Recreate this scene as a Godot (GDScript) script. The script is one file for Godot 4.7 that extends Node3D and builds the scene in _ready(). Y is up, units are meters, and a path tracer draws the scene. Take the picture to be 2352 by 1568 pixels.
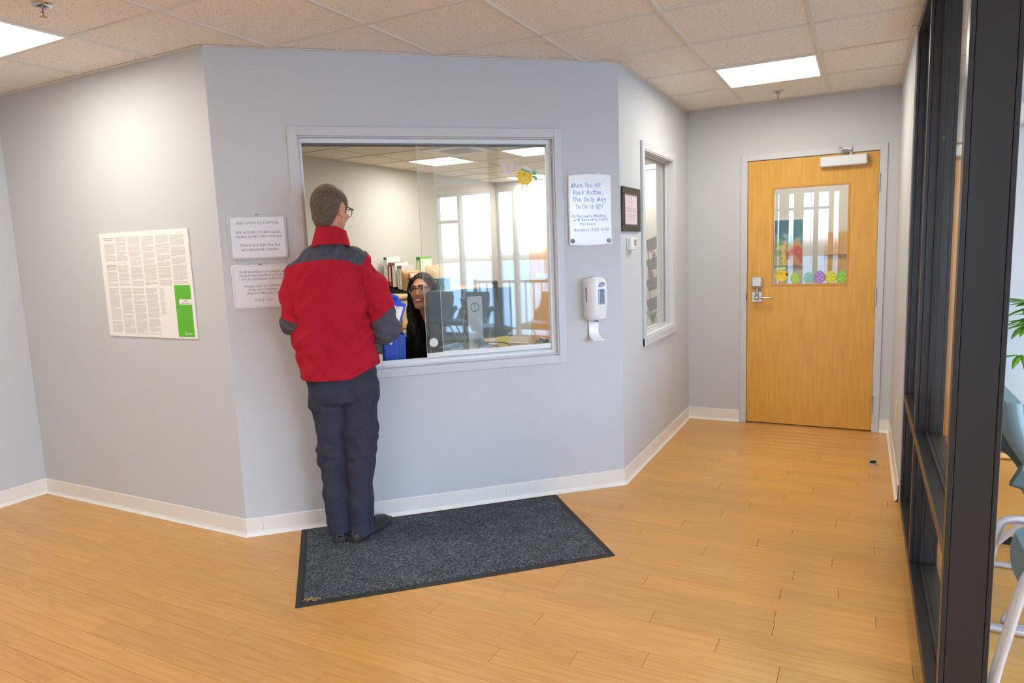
extends Node3D
# A clinic reception: angled pale wall with a sliding service window, a man at the window, a receptionist behind it.

const CEIL := 2.555
const GX := -1.475      # ceiling grid line 0 in x
const GZ := -5.10       # ceiling grid line 0 in z
const TILE := 0.6096
const PA := Vector2(-2.949, -2.474)   # plan corners of the reception walls (x, z)
const PB := Vector2(-1.305, -4.0)
const LEFT_X := -4.83
const PART_X := 0.22
const EAST_X := 4.0
const SOUTH_Z := 3.4

var used := {}
var W_AB: Transform3D
var W_BC: Transform3D
var W_D: Transform3D
var W_LA: Transform3D
var rng := RandomNumberGenerator.new()
var M := {}

class MB:
	var v := PackedVector3Array()
	var n := PackedVector3Array()
	var u := PackedVector2Array()
	var c := PackedColorArray()
	var col := Color.WHITE
	var tinted := false
	func tri(a: Vector3, b: Vector3, d: Vector3, na: Vector3, nb: Vector3, nd: Vector3, ua := Vector2.ZERO, ub := Vector2.ZERO, ud := Vector2.ZERO) -> void:
		if (b - a).cross(d - a).dot(na + nb + nd) > 0.0:
			v.append(a); v.append(d); v.append(b); n.append(na); n.append(nd); n.append(nb); u.append(ua); u.append(ud); u.append(ub)
		else:
			v.append(a); v.append(b); v.append(d); n.append(na); n.append(nb); n.append(nd); u.append(ua); u.append(ub); u.append(ud)
		for i in 3:
			c.append(col)
	func quad(a: Vector3, b: Vector3, d: Vector3, e: Vector3, nn: Vector3, uv := []) -> void:
		var q = uv
		if q.is_empty():
			var ax: Vector3 = nn.abs()
			for p in [a, b, d, e]:
				q.append(Vector2(p.z, p.y) if ax.x > ax.y and ax.x > ax.z else Vector2(p.x, p.z) if ax.y > ax.z else Vector2(p.x, p.y))
		tri(a, b, d, nn, nn, nn, q[0], q[1], q[2])
		tri(a, d, e, nn, nn, nn, q[0], q[2], q[3])
	# box with chamfered edges
	func box(at: Vector3, size: Vector3, bevel := 0.0, turn := Basis()) -> void:
		var h := size * 0.5
		var b := minf(bevel, minf(h.x, minf(h.y, h.z)) * 0.9)
		var xf := Transform3D(turn, at)
		var p := func(s: Vector3, full: int) -> Vector3:
			var q := Vector3(s.x * (h.x - b), s.y * (h.y - b), s.z * (h.z - b))
			q[full] = s[full] * h[full]
			return q
		for ax in 3:
			var a1 := (ax + 1) % 3
			var a2 := (ax + 2) % 3
			for s in [-1.0, 1.0]:
				var pts := []
				var uvs := []
				for k in [[-1.0, -1.0], [1.0, -1.0], [1.0, 1.0], [-1.0, 1.0]]:
					var sg := Vector3(); sg[ax] = s; sg[a1] = k[0]; sg[a2] = k[1]
					var q: Vector3 = p.call(sg, ax)
					pts.append(xf * q)
					uvs.append(Vector2(q.z, q.y) if ax == 0 else Vector2(q.x, q.z) if ax == 1 else Vector2(q.x, q.y))
				var nn := Vector3(); nn[ax] = s
				quad(pts[0], pts[1], pts[2], pts[3], turn * nn, uvs)
		if b <= 0.0:
			return
		for ax in 3:
			var a1 := (ax + 1) % 3
			var a2 := (ax + 2) % 3
			for s1 in [-1.0, 1.0]:
				for s2 in [-1.0, 1.0]:
					var lo := Vector3(); lo[ax] = -1.0; lo[a1] = s1; lo[a2] = s2
					var hi := lo; hi[ax] = 1.0
					var nn := Vector3(); nn[a1] = s1; nn[a2] = s2
					quad(xf * p.call(lo, a1), xf * p.call(hi, a1), xf * p.call(hi, a2), xf * p.call(lo, a2), (turn * nn).normalized())
		for sx in [-1.0, 1.0]:
			for sy in [-1.0, 1.0]:
				for sz in [-1.0, 1.0]:
					var sg := Vector3(sx, sy, sz)
					var nn := (turn * sg).normalized()
					tri(xf * p.call(sg, 0), xf * p.call(sg, 1), xf * p.call(sg, 2), nn, nn, nn)
	# flat outline in xy pushed out along z
	func prism(poly: PackedVector2Array, z0: float, z1: float, xf := Transform3D(), bevel := 0.0, uvs := 1.0) -> void:
		var k := poly.size()
		var area := 0.0
		for i in k:
			area += poly[i].cross(poly[(i + 1) % k])
		var pts := poly.duplicate()
		if area < 0.0:
			pts.reverse()
		var inn := pts
		if bevel > 0.0:
			inn = PackedVector2Array()
			for i in k:
				var e0 := (pts[i] - pts[(i + k - 1) % k]).normalized()
				var e1 := (pts[(i + 1) % k] - pts[i]).normalized()
				var n0 := Vector2(-e0.y, e0.x)
				var n1 := Vector2(-e1.y, e1.x)
				var m := (n0 + n1).normalized()
				inn.append(pts[i] + m * bevel / maxf(0.4, m.dot(n0)))
		var t := Geometry2D.triangulate_polygon(inn)
		var up := xf.basis.z.normalized()
		for i in range(0, t.size(), 3):
			var q := [inn[t[i]], inn[t[i + 1]], inn[t[i + 2]]]
			tri(xf * Vector3(q[0].x, q[0].y, z1), xf * Vector3(q[1].x, q[1].y, z1), xf * Vector3(q[2].x, q[2].y, z1), up, up, up, q[0] * uvs, q[1] * uvs, q[2] * uvs)
			tri(xf * Vector3(q[0].x, q[0].y, z0), xf * Vector3(q[1].x, q[1].y, z0), xf * Vector3(q[2].x, q[2].y, z0), -up, -up, -up, q[0] * uvs, q[1] * uvs, q[2] * uvs)
		var run := 0.0
		for i in k:
			var a := pts[i]
			var b := pts[(i + 1) % k]
			var e := (b - a).normalized()
			var nn := (xf.basis * Vector3(e.y, -e.x, 0)).normalized()
			var l := a.distance_to(b)
			var zz := z1 - bevel
			var w0 := z0 + bevel
			quad(xf * Vector3(a.x, a.y, w0), xf * Vector3(b.x, b.y, w0), xf * Vector3(b.x, b.y, zz), xf * Vector3(a.x, a.y, zz), nn, [Vector2(run, z0) * uvs, Vector2(run + l, z0) * uvs, Vector2(run + l, z1) * uvs, Vector2(run, z1) * uvs])
			if bevel > 0.0:
				var a2 := inn[i]
				var b2 := inn[(i + 1) % k]
				quad(xf * Vector3(a.x, a.y, zz), xf * Vector3(b.x, b.y, zz), xf * Vector3(b2.x, b2.y, z1), xf * Vector3(a2.x, a2.y, z1), (nn + up).normalized(), [a, b, b2, a2])
				quad(xf * Vector3(a.x, a.y, w0), xf * Vector3(b.x, b.y, w0), xf * Vector3(b2.x, b2.y, z0), xf * Vector3(a2.x, a2.y, z0), (nn - up).normalized(), [a, b, b2, a2])
			run += l
	# profile of (radius, y) turned round y
	func lathe(prof: PackedVector2Array, seg := 24, xf := Transform3D()) -> void:
		for i in prof.size() - 1:
			var a := prof[i]
			var b := prof[i + 1]
			var d := b - a
			if d.length() < 1e-7:
				continue
			var nr := Vector2(d.y, -d.x).normalized()
			for j in seg:
				var t0 := TAU * j / seg
				var t1 := TAU * (j + 1) / seg
				var c0 := Vector3(cos(t0), 0, sin(t0))
				var c1 := Vector3(cos(t1), 0, sin(t1))
				var n0 := (xf.basis * (c0 * nr.x + Vector3.UP * nr.y)).normalized()
				var n1 := (xf.basis * (c1 * nr.x + Vector3.UP * nr.y)).normalized()
				var p := [xf * (c0 * a.x + Vector3.UP * a.y), xf * (c1 * a.x + Vector3.UP * a.y), xf * (c1 * b.x + Vector3.UP * b.y), xf * (c0 * b.x + Vector3.UP * b.y)]
				var q := [Vector2(t0, a.y), Vector2(t1, a.y), Vector2(t1, b.y), Vector2(t0, b.y)]
				if a.x > 1e-6:
					tri(p[0], p[1], p[2], n0, n1, n1, q[0], q[1], q[2])
				if b.x > 1e-6:
					tri(p[0], p[2], p[3], n0, n1, n0, q[0], q[2], q[3])
	# rings of equal size joined with smooth normals
	func loft(rings: Array, closed := true, cap0 := true, cap1 := true) -> void:
		var R := rings.size()
		var K: int = rings[0].size()
		var nor := []
		var mid := Vector3()
		for i in R:
			var row := PackedVector3Array()
			var cen := Vector3()
			for p in rings[i]:
				cen += p
			cen /= K
			for j in K:
				var r: PackedVector3Array = rings[i]
				var ta: Vector3 = r[(j + 1) % K if closed else mini(j + 1, K - 1)] - r[(j + K - 1) % K if closed else maxi(j - 1, 0)]
				var tb: Vector3 = rings[mini(i + 1, R - 1)][j] - rings[maxi(i - 1, 0)][j]
				var m := ta.cross(tb).normalized()
				row.append(m)
			nor.append(row)
			mid += cen / R
		if closed:   # make normals point away from the ring centres
			var s := 0.0
			for i in R:
				var cen := Vector3()
				for p in rings[i]:
					cen += p
				cen /= K
				for j in K:
					s += nor[i][j].dot(rings[i][j] - cen)
			if s < 0.0:
				for i in R:
					var flipped := PackedVector3Array()
					for m in nor[i]:
						flipped.append(-m)
					nor[i] = flipped
		for i in R - 1:
			for j in (K if closed else K - 1):
				var k := (j + 1) % K
				var a: Vector3 = rings[i][j]
				var b: Vector3 = rings[i][k]
				var d: Vector3 = rings[i + 1][k]
				var e: Vector3 = rings[i + 1][j]
				var q := [Vector2(float(j) / K, float(i) / R), Vector2(float(j + 1) / K, float(i) / R), Vector2(float(j + 1) / K, float(i + 1) / R), Vector2(float(j) / K, float(i + 1) / R)]
				tri(a, b, d, nor[i][j], nor[i][k], nor[i + 1][k], q[0], q[1], q[2])
				tri(a, d, e, nor[i][j], nor[i + 1][k], nor[i + 1][j], q[0], q[2], q[3])
		if closed:
			for end in [[cap0, 0, 1], [cap1, R - 1, R - 2]]:
				if not end[0]:
					continue
				var ring: PackedVector3Array = rings[end[1]]
				var cen := Vector3()
				var cen2 := Vector3()
				for j in K:
					cen += ring[j] / K
					cen2 += rings[end[2]][j] / K
				var nn := (cen - cen2).normalized()
				for j in K:
					tri(cen, ring[j], ring[(j + 1) % K], nn, nn, nn)
	func tube(path: PackedVector3Array, r, seg := 10, cap := true, flat := 1.0) -> void:
		var rings := []
		var last := Vector3.ZERO
		for i in path.size():
			var t := (path[mini(i + 1, path.size() - 1)] - path[maxi(i - 1, 0)]).normalized()
			var side := last
			if i == 0:
				side = t.cross(Vector3.UP if absf(t.y) < 0.9 else Vector3.RIGHT).normalized()
			side = (side - t * side.dot(t)).normalized()
			last = side
			var up := t.cross(side)
			var rad: float = r[i] if r is Array or r is PackedFloat32Array else r
			var ring := PackedVector3Array()
			for j in seg:
				var a := TAU * j / seg
				ring.append(path[i] + side * cos(a) * rad + up * sin(a) * rad * flat)
			rings.append(ring)
		loft(rings, true, cap, cap)
	func ball(at: Vector3, r: Vector3, seg := 16, turn := Basis()) -> void:
		var rows := seg / 2
		var f := func(i: int, j: int) -> Vector3:
			var a := PI * i / rows
			var b := TAU * j / seg
			return Vector3(sin(a) * cos(b), cos(a), sin(a) * sin(b))
		for i in rows:
			for j in seg:
				var q := [f.call(i, j), f.call(i, j + 1), f.call(i + 1, j + 1), f.call(i + 1, j)]
				var p := []
				var m := []
				var w := []
				for k in 4:
					p.append(at + turn * (q[k] * r))
					m.append((turn * (q[k] / r)).normalized())
					w.append(Vector2(float(j + (1 if k == 1 or k == 2 else 0)) / seg, float(i + (1 if k > 1 else 0)) / rows))
				if i > 0:
					tri(p[0], p[1], p[2], m[0], m[1], m[2], w[0], w[1], w[2])
				if i < rows - 1:
					tri(p[0], p[2], p[3], m[0], m[2], m[3], w[0], w[2], w[3])
				elif i == rows - 1:
					tri(p[0], p[1], p[2], m[0], m[1], m[2], w[0], w[1], w[2])
	func add_mesh(mesh: Mesh, xf: Transform3D) -> void:
		for s in mesh.get_surface_count():
			var a := mesh.surface_get_arrays(s)
			var vv: PackedVector3Array = a[Mesh.ARRAY_VERTEX]
			var nn: PackedVector3Array = a[Mesh.ARRAY_NORMAL]
			var ix: PackedInt32Array = a[Mesh.ARRAY_INDEX] if a[Mesh.ARRAY_INDEX] != null else PackedInt32Array(range(vv.size()))
			for i in range(0, ix.size() / 3 * 3, 3):
				tri(xf * vv[ix[i]], xf * vv[ix[i + 1]], xf * vv[ix[i + 2]], (xf.basis * nn[ix[i]]).normalized(), (xf.basis * nn[ix[i + 1]]).normalized(), (xf.basis * nn[ix[i + 2]]).normalized())
	static func new_box(size: Vector3, bevel := 0.0) -> MB:
		var b := MB.new()
		b.box(Vector3.ZERO, size, bevel)
		return b
	func mesh() -> ArrayMesh:
		var arr := []
		arr.resize(Mesh.ARRAY_MAX)
		arr[Mesh.ARRAY_VERTEX] = v
		arr[Mesh.ARRAY_NORMAL] = n
		arr[Mesh.ARRAY_TEX_UV] = u
		if tinted:
			arr[Mesh.ARRAY_COLOR] = c
		var m := ArrayMesh.new()
		m.add_surface_from_arrays(Mesh.PRIMITIVE_TRIANGLES, arr)
		return m

# ---------- naming and tagging
func numbered(called: String) -> String:
	used[called] = used.get(called, -1) + 1
	return called if used[called] == 0 else "%s_%03d" % [called, used[called]]

func put(m: Mesh, called: String, material: Material, parent: Node = null) -> MeshInstance3D:
	var o := MeshInstance3D.new()
	o.mesh = m
	o.material_override = material
	o.name = called if parent else numbered(called)
	(parent if parent else self).add_child(o, true)
	return o

func obj(b: MB, called: String, material: Material, parent: Node = null) -> MeshInstance3D:
	return put(b.mesh(), called, material, parent)

func tag(o: Node, label := "", category := "", group := "", kind := "") -> Node:
	if label: o.set_meta("label", label)
	if category: o.set_meta("category", category)
	if group: o.set_meta("group", group)
	if kind: o.set_meta("kind", kind)
	return o

func thing(called: String, label: String, category: String, xf := Transform3D(), group := "") -> Node3D:
	var o := Node3D.new()
	o.name = numbered(called)
	add_child(o)
	o.transform = xf
	tag(o, label, category, group)
	return o

func struct_root(called: String, label := "", category := "") -> Node3D:
	var o := Node3D.new()
	o.name = numbered(called)
	add_child(o)
	tag(o, label, category, "", "structure")
	return o

func dup(o: Node3D, xf: Transform3D, label := "") -> Node3D:
	var base := String(o.name)
	var r: Node3D = o.duplicate()
	var cut := base.rfind("_0")
	r.name = numbered(base.substr(0, cut) if cut > 0 else base)
	add_child(r)
	r.transform = xf
	if label: r.set_meta("label", label)
	return r

# ---------- materials
func mat(col: Color, rough := 0.6, metal := 0.0, spec := 0.5) -> StandardMaterial3D:
	var m := StandardMaterial3D.new()
	m.albedo_color = col
	m.roughness = rough
	m.metallic = metal
	m.metallic_specular = spec
	return m

func c8(r: float, g: float, b: float) -> Color:
	return Color(r / 255.0, g / 255.0, b / 255.0)

func noise_tex(size_x: int, size_y: int, freq: float, lo: Color, hi: Color, oct := 4, seed_ := 1, kind := FastNoiseLite.TYPE_SIMPLEX_SMOOTH, contrast := 1.0) -> ImageTexture:
	var f := FastNoiseLite.new()
	f.seed = seed_
	f.noise_type = kind
	f.frequency = freq
	f.fractal_octaves = oct
	var im := f.get_seamless_image(size_x, size_y)
	im.convert(Image.FORMAT_RGB8)
	var d := im.get_data()
	var lut := []
	for i in 256:
		var t := clampf((i / 255.0 - 0.5) * contrast + 0.5, 0.0, 1.0)
		lut.append(lo.lerp(hi, t))
	var out := PackedByteArray()
	out.resize(size_x * size_y * 3)
	var L := PackedByteArray()
	for i in 256:
		L.append(lut[i].r8); L.append(lut[i].g8); L.append(lut[i].b8)
	for i in size_x * size_y:
		var k := d[i * 3] * 3
		out[i * 3] = L[k]; out[i * 3 + 1] = L[k + 1]; out[i * 3 + 2] = L[k + 2]
	return ImageTexture.create_from_image(Image.create_from_data(size_x, size_y, false, Image.FORMAT_RGB8, out))

func bumpy(m: StandardMaterial3D, tex: Texture2D, depth: float, scale: float, tri := true) -> StandardMaterial3D:
	m.heightmap_enabled = true
	m.heightmap_texture = tex
	m.heightmap_scale = depth
	if tri:
		m.uv1_triplanar = true
		m.uv1_world_triplanar = true
	m.uv1_scale = Vector3.ONE * scale
	return m

func glass_mat(tint := Color(0.9, 0.97, 0.95), a := 0.03) -> StandardMaterial3D:
	var m := StandardMaterial3D.new()
	m.albedo_color = Color(tint.r, tint.g, tint.b, a)
	m.transparency = BaseMaterial3D.TRANSPARENCY_ALPHA
	m.roughness = 0.0
	return m

func glow(col: Color, e: float) -> StandardMaterial3D:
	var m := mat(Color(0.9, 0.9, 0.9), 0.5)
	m.emission_enabled = true
	m.emission = col
	m.emission_energy_multiplier = e
	return m

# ---------- shapes
func rrect(x0: float, y0: float, x1: float, y1: float, r: float, seg := 5) -> PackedVector2Array:
	var p := PackedVector2Array()
	for k in [[x1 - r, y1 - r, 0.0], [x0 + r, y1 - r, PI / 2], [x0 + r, y0 + r, PI], [x1 - r, y0 + r, PI * 1.5]]:
		for i in seg + 1:
			var a: float = k[2] + PI / 2 * i / seg
			p.append(Vector2(k[0] + r * cos(a), k[1] + r * sin(a)))
	return p

func oval(cx: float, cy: float, rx: float, ry: float, seg := 28) -> PackedVector2Array:
	var p := PackedVector2Array()
	for i in seg:
		p.append(Vector2(cx + rx * cos(TAU * i / seg), cy + ry * sin(TAU * i / seg)))
	return p

func vec3s(a: Array) -> PackedVector3Array:
	var p := PackedVector3Array()
	for q in a:
		p.append(Vector3(q[0], q[1], q[2]))
	return p

# smooth curve through points
func curve(pts: PackedVector3Array, steps := 6) -> PackedVector3Array:
	var out := PackedVector3Array()
	var k := pts.size()
	for i in k - 1:
		for s in steps:
			out.append(pts[i].cubic_interpolate(pts[i + 1], pts[maxi(i - 1, 0)], pts[mini(i + 2, k - 1)], float(s) / steps))
	out.append(pts[k - 1])
	return out

var fonts := {}
func text_mesh(s: String, face := "Droid Sans", bold := false) -> TextMesh:
	var key := face + str(bold)
	if not fonts.has(key):
		var f := SystemFont.new()
		f.font_names = PackedStringArray([face])
		if bold:
			f.font_weight = 700
		fonts[key] = f
	var t := TextMesh.new()
	t.font = fonts[key]
	t.font_size = 48
	t.pixel_size = 1.0 / 48.0
	t.depth = 0.01
	t.curve_step = 2.0
	t.text = s
	t.horizontal_alignment = HORIZONTAL_ALIGNMENT_CENTER
	return t

# letters of font size `size` centred at (x, y) on the plane xf (z is out)
func write(b: MB, s: String, size: float, x: float, y: float, xf: Transform3D, face := "Droid Sans", bold := false, slant := 0.0, width := 0.0) -> void:
	var t := text_mesh(s, face, bold)
	var k := size
	var sx := size
	if width > 0.0:
		var w := t.get_aabb().size.x
		sx = width / maxf(w, 0.001)
		if size <= 0.0:
			k = sx
	b.add_mesh(t, xf * Transform3D(Basis(Vector3(sx, 0, 0), Vector3(slant * k, k, 0), Vector3(0, 0, 0.02)), Vector3(x, y, 0.0003)))

# wall frame: origin on the wall's face at the floor; x runs along the wall as seen from the room, z points into the room
func on(w: Transform3D, s: float, y: float, out := 0.0) -> Transform3D:
	return w * Transform3D(Basis(), Vector3(s, y, out))

# a straight wall with rectangular holes [s0, s1, y0, y1]; face at z = 0, body behind it
func wall(called: String, w: Transform3D, len: float, thick: float, holes: Array, m: Material, s_start := 0.0, height := CEIL + 0.15) -> Node3D:
	var b := MB.new()
	var xs := [s_start, s_start + len]
	var ys := [0.0, height]
	for h in holes:
		xs.append_array([h[0], h[1]])
		ys.append_array([h[2], h[3]])
	xs.sort(); ys.sort()
	var solid := func(i: int, j: int) -> bool:
		if i < 0 or j < 0 or i >= xs.size() - 1 or j >= ys.size() - 1:
			return false
		var cx: float = (xs[i] + xs[i + 1]) / 2
		var cy: float = (ys[j] + ys[j + 1]) / 2
		for h in holes:
			if cx > h[0] and cx < h[1] and cy > h[2] and cy < h[3]:
				return false
		return true
	for i in xs.size() - 1:
		for j in ys.size() - 1:
			if not solid.call(i, j) or xs[i + 1] - xs[i] < 1e-5 or ys[j + 1] - ys[j] < 1e-5:
				continue
			var x0: float = xs[i]; var x1: float = xs[i + 1]; var y0: float = ys[j]; var y1: float = ys[j + 1]
			for z in [0.0, -thick]:
				b.quad(Vector3(x0, y0, z), Vector3(x1, y0, z), Vector3(x1, y1, z), Vector3(x0, y1, z), Vector3(0, 0, 1 if z == 0.0 else -1))
			if not solid.call(i - 1, j): b.quad(Vector3(x0, y0, 0), Vector3(x0, y1, 0), Vector3(x0, y1, -thick), Vector3(x0, y0, -thick), Vector3.LEFT)
			if not solid.call(i + 1, j): b.quad(Vector3(x1, y0, 0), Vector3(x1, y1, 0), Vector3(x1, y1, -thick), Vector3(x1, y0, -thick), Vector3.RIGHT)
			if not solid.call(i, j - 1): b.quad(Vector3(x0, y0, 0), Vector3(x1, y0, 0), Vector3(x1, y0, -thick), Vector3(x0, y0, -thick), Vector3.DOWN)
			if not solid.call(i, j + 1): b.quad(Vector3(x0, y1, 0), Vector3(x1, y1, 0), Vector3(x1, y1, -thick), Vector3(x0, y1, -thick), Vector3.UP)
	var o := obj(b, called, m)
	o.transform = w
	tag(o, "", "", "", "structure")
	return o

# profile [(distance from wall, height)] swept along a plan line, mitred; `side` is the room side
func sweep_line(b: MB, path: PackedVector2Array, prof: PackedVector2Array, side := 1.0) -> void:
	var rings := []
	for i in path.size():
		var d0 := (path[i] - path[maxi(i - 1, 0)]).normalized() if i > 0 else (path[1] - path[0]).normalized()
		var d1 := (path[mini(i + 1, path.size() - 1)] - path[i]).normalized() if i < path.size() - 1 else d0
		var n0 := Vector2(-d0.y, d0.x) * side
		var n1 := Vector2(-d1.y, d1.x) * side
		var m := (n0 + n1).normalized()
		m /= m.dot(n0)
		var ring := PackedVector3Array()
		for p in prof:
			ring.append(Vector3(path[i].x + m.x * p.x, p.y, path[i].y + m.y * p.x))
		rings.append(ring)
	for i in rings.size() - 1:
		var d := (path[i + 1] - path[i]).normalized()
		var nn := Vector2(-d.y, d.x) * side
		var run := path[i].distance_to(path[i + 1])
		for j in prof.size() - 1:
			var e := prof[j + 1] - prof[j]
			var q := Vector2(e.y, -e.x).normalized()
			if j == 0 and q.x < 0: pass
			b.quad(rings[i][j], rings[i + 1][j], rings[i + 1][j + 1], rings[i][j + 1], Vector3(nn.x * q.x, q.y, nn.y * q.x), [Vector2(0, prof[j].y), Vector2(run, prof[j].y), Vector2(run, prof[j + 1].y), Vector2(0, prof[j + 1].y)])

func _ready() -> void:
	rng.seed = 7
	# ---------- camera
	var cam := Camera3D.new()
	cam.name = "camera"
	cam.fov = 53.25
	cam.position = Vector3(0, 1.4952, 0)
	cam.basis = Basis.from_euler(Vector3(-0.13329, 0.47733, -0.03805))
	cam.near = 0.05
	cam.far = 300.0
	add_child(cam)
	cam.current = true
	# ---------- sky and exposure
	var sky := ProceduralSkyMaterial.new()
	sky.sky_top_color = Color(0.55, 0.76, 0.98)
	sky.sky_horizon_color = Color(0.88, 0.93, 1.0)
	sky.sky_curve = 0.25
	sky.ground_bottom_color = Color(0.55, 0.55, 0.56)
	sky.ground_horizon_color = Color(0.75, 0.78, 0.82)
	sky.sky_energy_multiplier = SKY_E
	sky.ground_energy_multiplier = SKY_E * 0.5
	var env := Environment.new()
	env.background_mode = Environment.BG_SKY
	env.sky = Sky.new()
	env.sky.sky_material = sky
	env.tonemap_mode = Environment.TONE_MAPPER_LINEAR
	env.tonemap_exposure = EXPOSURE
	env.sdfgi_enabled = true
	env.ssao_enabled = true
	env.ssil_enabled = true
	var we := WorldEnvironment.new()
	we.name = "environment"
	we.environment = env
	add_child(we)
	# ---------- wall frames
	var d := (PB - PA).normalized()
	W_AB = Transform3D(Basis(Vector3(d.x, 0, d.y), Vector3.UP, Vector3(-d.y, 0, d.x)), Vector3(PA.x, 0, PA.y))
	W_BC = Transform3D(Basis(Vector3(0, 0, -1), Vector3.UP, Vector3(1, 0, 0)), Vector3(PB.x, 0, PB.y))
	W_D = Transform3D(Basis(), Vector3(0, 0, -5.8))
	W_LA = Transform3D(Basis(), Vector3(0, 0, PA.y))
	make_materials()
	build_floor()
	build_ceiling()
	build_walls()
	build_service_window()
	build_side_window()
	build_door()
	build_partition()
	build_outside()
	build_wall_things()
	build_mat()
	build_office()
	build_waiting_room()
	build_people()

const SKY_E := 2.8
const EXPOSURE := 1.85
const LAMP_E := 0.85

func make_materials() -> void:
	var wall_bump := noise_tex(256, 256, 0.05, Color(0.3, 0.3, 0.3), Color(0.7, 0.7, 0.7), 3, 3)
	M.wall = bumpy(mat(c8(204, 206, 209), 0.62, 0.0, 0.35), wall_bump, 0.035, 9.0)
	M.office_wall = mat(c8(205, 204, 201), 0.7, 0.0, 0.3)
	M.trim = mat(c8(206, 208, 212), 0.42)
	M.office_trim = mat(c8(214, 210, 202), 0.5)
	M.base = mat(c8(238, 234, 226), 0.38)
	M.alu = mat(c8(226, 231, 235), 0.35, 0.0)
	M.alu_dark = mat(c8(120, 126, 130), 0.4, 0.6)
	M.glass = glass_mat()
	M.pane_edge = mat(c8(196, 226, 214), 0.15)
	M.white = mat(c8(238, 238, 238), 0.4)
	M.chrome = mat(c8(205, 205, 208), 0.22, 1.0)
	M.satin = mat(c8(214, 211, 212), 0.42, 0.65)
	M.steel = mat(c8(190, 190, 192), 0.38, 0.9)
	M.black = mat(c8(22, 22, 24), 0.5)
	M.bronze = bumpy(mat(c8(42, 42, 45), 0.34, 0.2), wall_bump, 0.01, 14.0)
	M.bronze_dark = mat(c8(34, 33, 36), 0.5)
	M.gasket = mat(c8(14, 14, 15), 0.7)
	M.grid = mat(c8(222, 216, 208), 0.5)
	M.diffuser = glow(Color(1.0, 0.975, 0.94), 2.2)
	M.rubber = mat(c8(44, 45, 46), 0.75)
	M.paper = mat(c8(242, 241, 238), 0.75)
	# mineral fibre ceiling tile: pits and short fissures
	var im := Image.create(512, 512, false, Image.FORMAT_RGB8)
	im.fill(c8(241, 234, 226))
	var hm := Image.create(512, 512, false, Image.FORMAT_RGB8)
	hm.fill(Color(0.8, 0.8, 0.8))
	for i in 5200:
		var x := rng.randi_range(0, 508)
		var y := rng.randi_range(0, 508)
		var w := rng.randi_range(1, 2)
		var h := 1 if rng.randf() < 0.7 else 2
		var l := rng.randf_range(0.55, 0.9)
		im.fill_rect(Rect2i(x, y, w, h), Color(0.94 * l, 0.92 * l, 0.89 * l))
		hm.fill_rect(Rect2i(x, y, w, h), Color(0.2, 0.2, 0.2))
	for i in 420:
		var x := rng.randi_range(4, 500)
		var y := rng.randi_range(4, 500)
		var a := rng.randf() * TAU
		var l := rng.randf_range(0.5, 0.72)
		for s in rng.randi_range(3, 7):
			im.fill_rect(Rect2i(x + int(cos(a) * s), y + int(sin(a) * s), 2, 1), Color(0.92 * l, 0.88 * l, 0.84 * l))
			hm.fill_rect(Rect2i(x + int(cos(a) * s), y + int(sin(a) * s), 2, 1), Color(0, 0, 0))
	M.tile = mat(Color.WHITE, 0.9, 0.0, 0.2)
	M.tile.albedo_texture = ImageTexture.create_from_image(im)
	M.tile.uv1_scale = Vector3(1.64, 1.64, 1)
	M.tile.heightmap_enabled = true
	M.tile.heightmap_texture = ImageTexture.create_from_image(hm)
	M.tile.heightmap_scale = 0.12
	# maple planks: six tones of one long-grained texture
	var grain := noise_tex(1024, 1024, 0.011, c8(219, 160, 84), c8(233, 178, 102), 5, 11, FastNoiseLite.TYPE_SIMPLEX, 1.2)
	var tones := [c8(240, 240, 238), c8(243, 241, 237), c8(236, 235, 233), c8(240, 236, 232), c8(248, 246, 242), c8(238, 236, 234)]
	M.planks = []
	for i in 6:
		var m := mat(tones[i], 0.28, 0.0, 0.5)
		m.albedo_texture = grain
		m.uv1_scale = Vector3(0.24, 3.1, 1)
		m.uv1_offset = Vector3(0.17 * i, 0.31 * i, 0)
		M.planks.append(m)
	M.wood_base = mat(c8(120, 84, 48), 0.8)
	var veneer := noise_tex(512, 512, 0.012, c8(214, 156, 56), c8(226, 170, 70), 5, 21, FastNoiseLite.TYPE_SIMPLEX, 1.2)
	M.veneer = mat(Color.WHITE, 0.32)
	M.veneer.albedo_texture = veneer
	M.veneer.uv1_scale = Vector3(4.0, 0.42, 1)
	M.light_wood = mat(c8(236, 206, 160), 0.4)
	M.light_wood.albedo_texture = noise_tex(256, 256, 0.012, c8(228, 226, 222), c8(255, 255, 255), 4, 23)
	M.light_wood.uv1_scale = Vector3(0.6, 6.0, 1)
	M.carpet = bumpy(mat(c8(150, 128, 92), 0.95), noise_tex(128, 128, 0.2, Color.BLACK, Color.WHITE, 2, 5), 0.3, 12.0)

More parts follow.
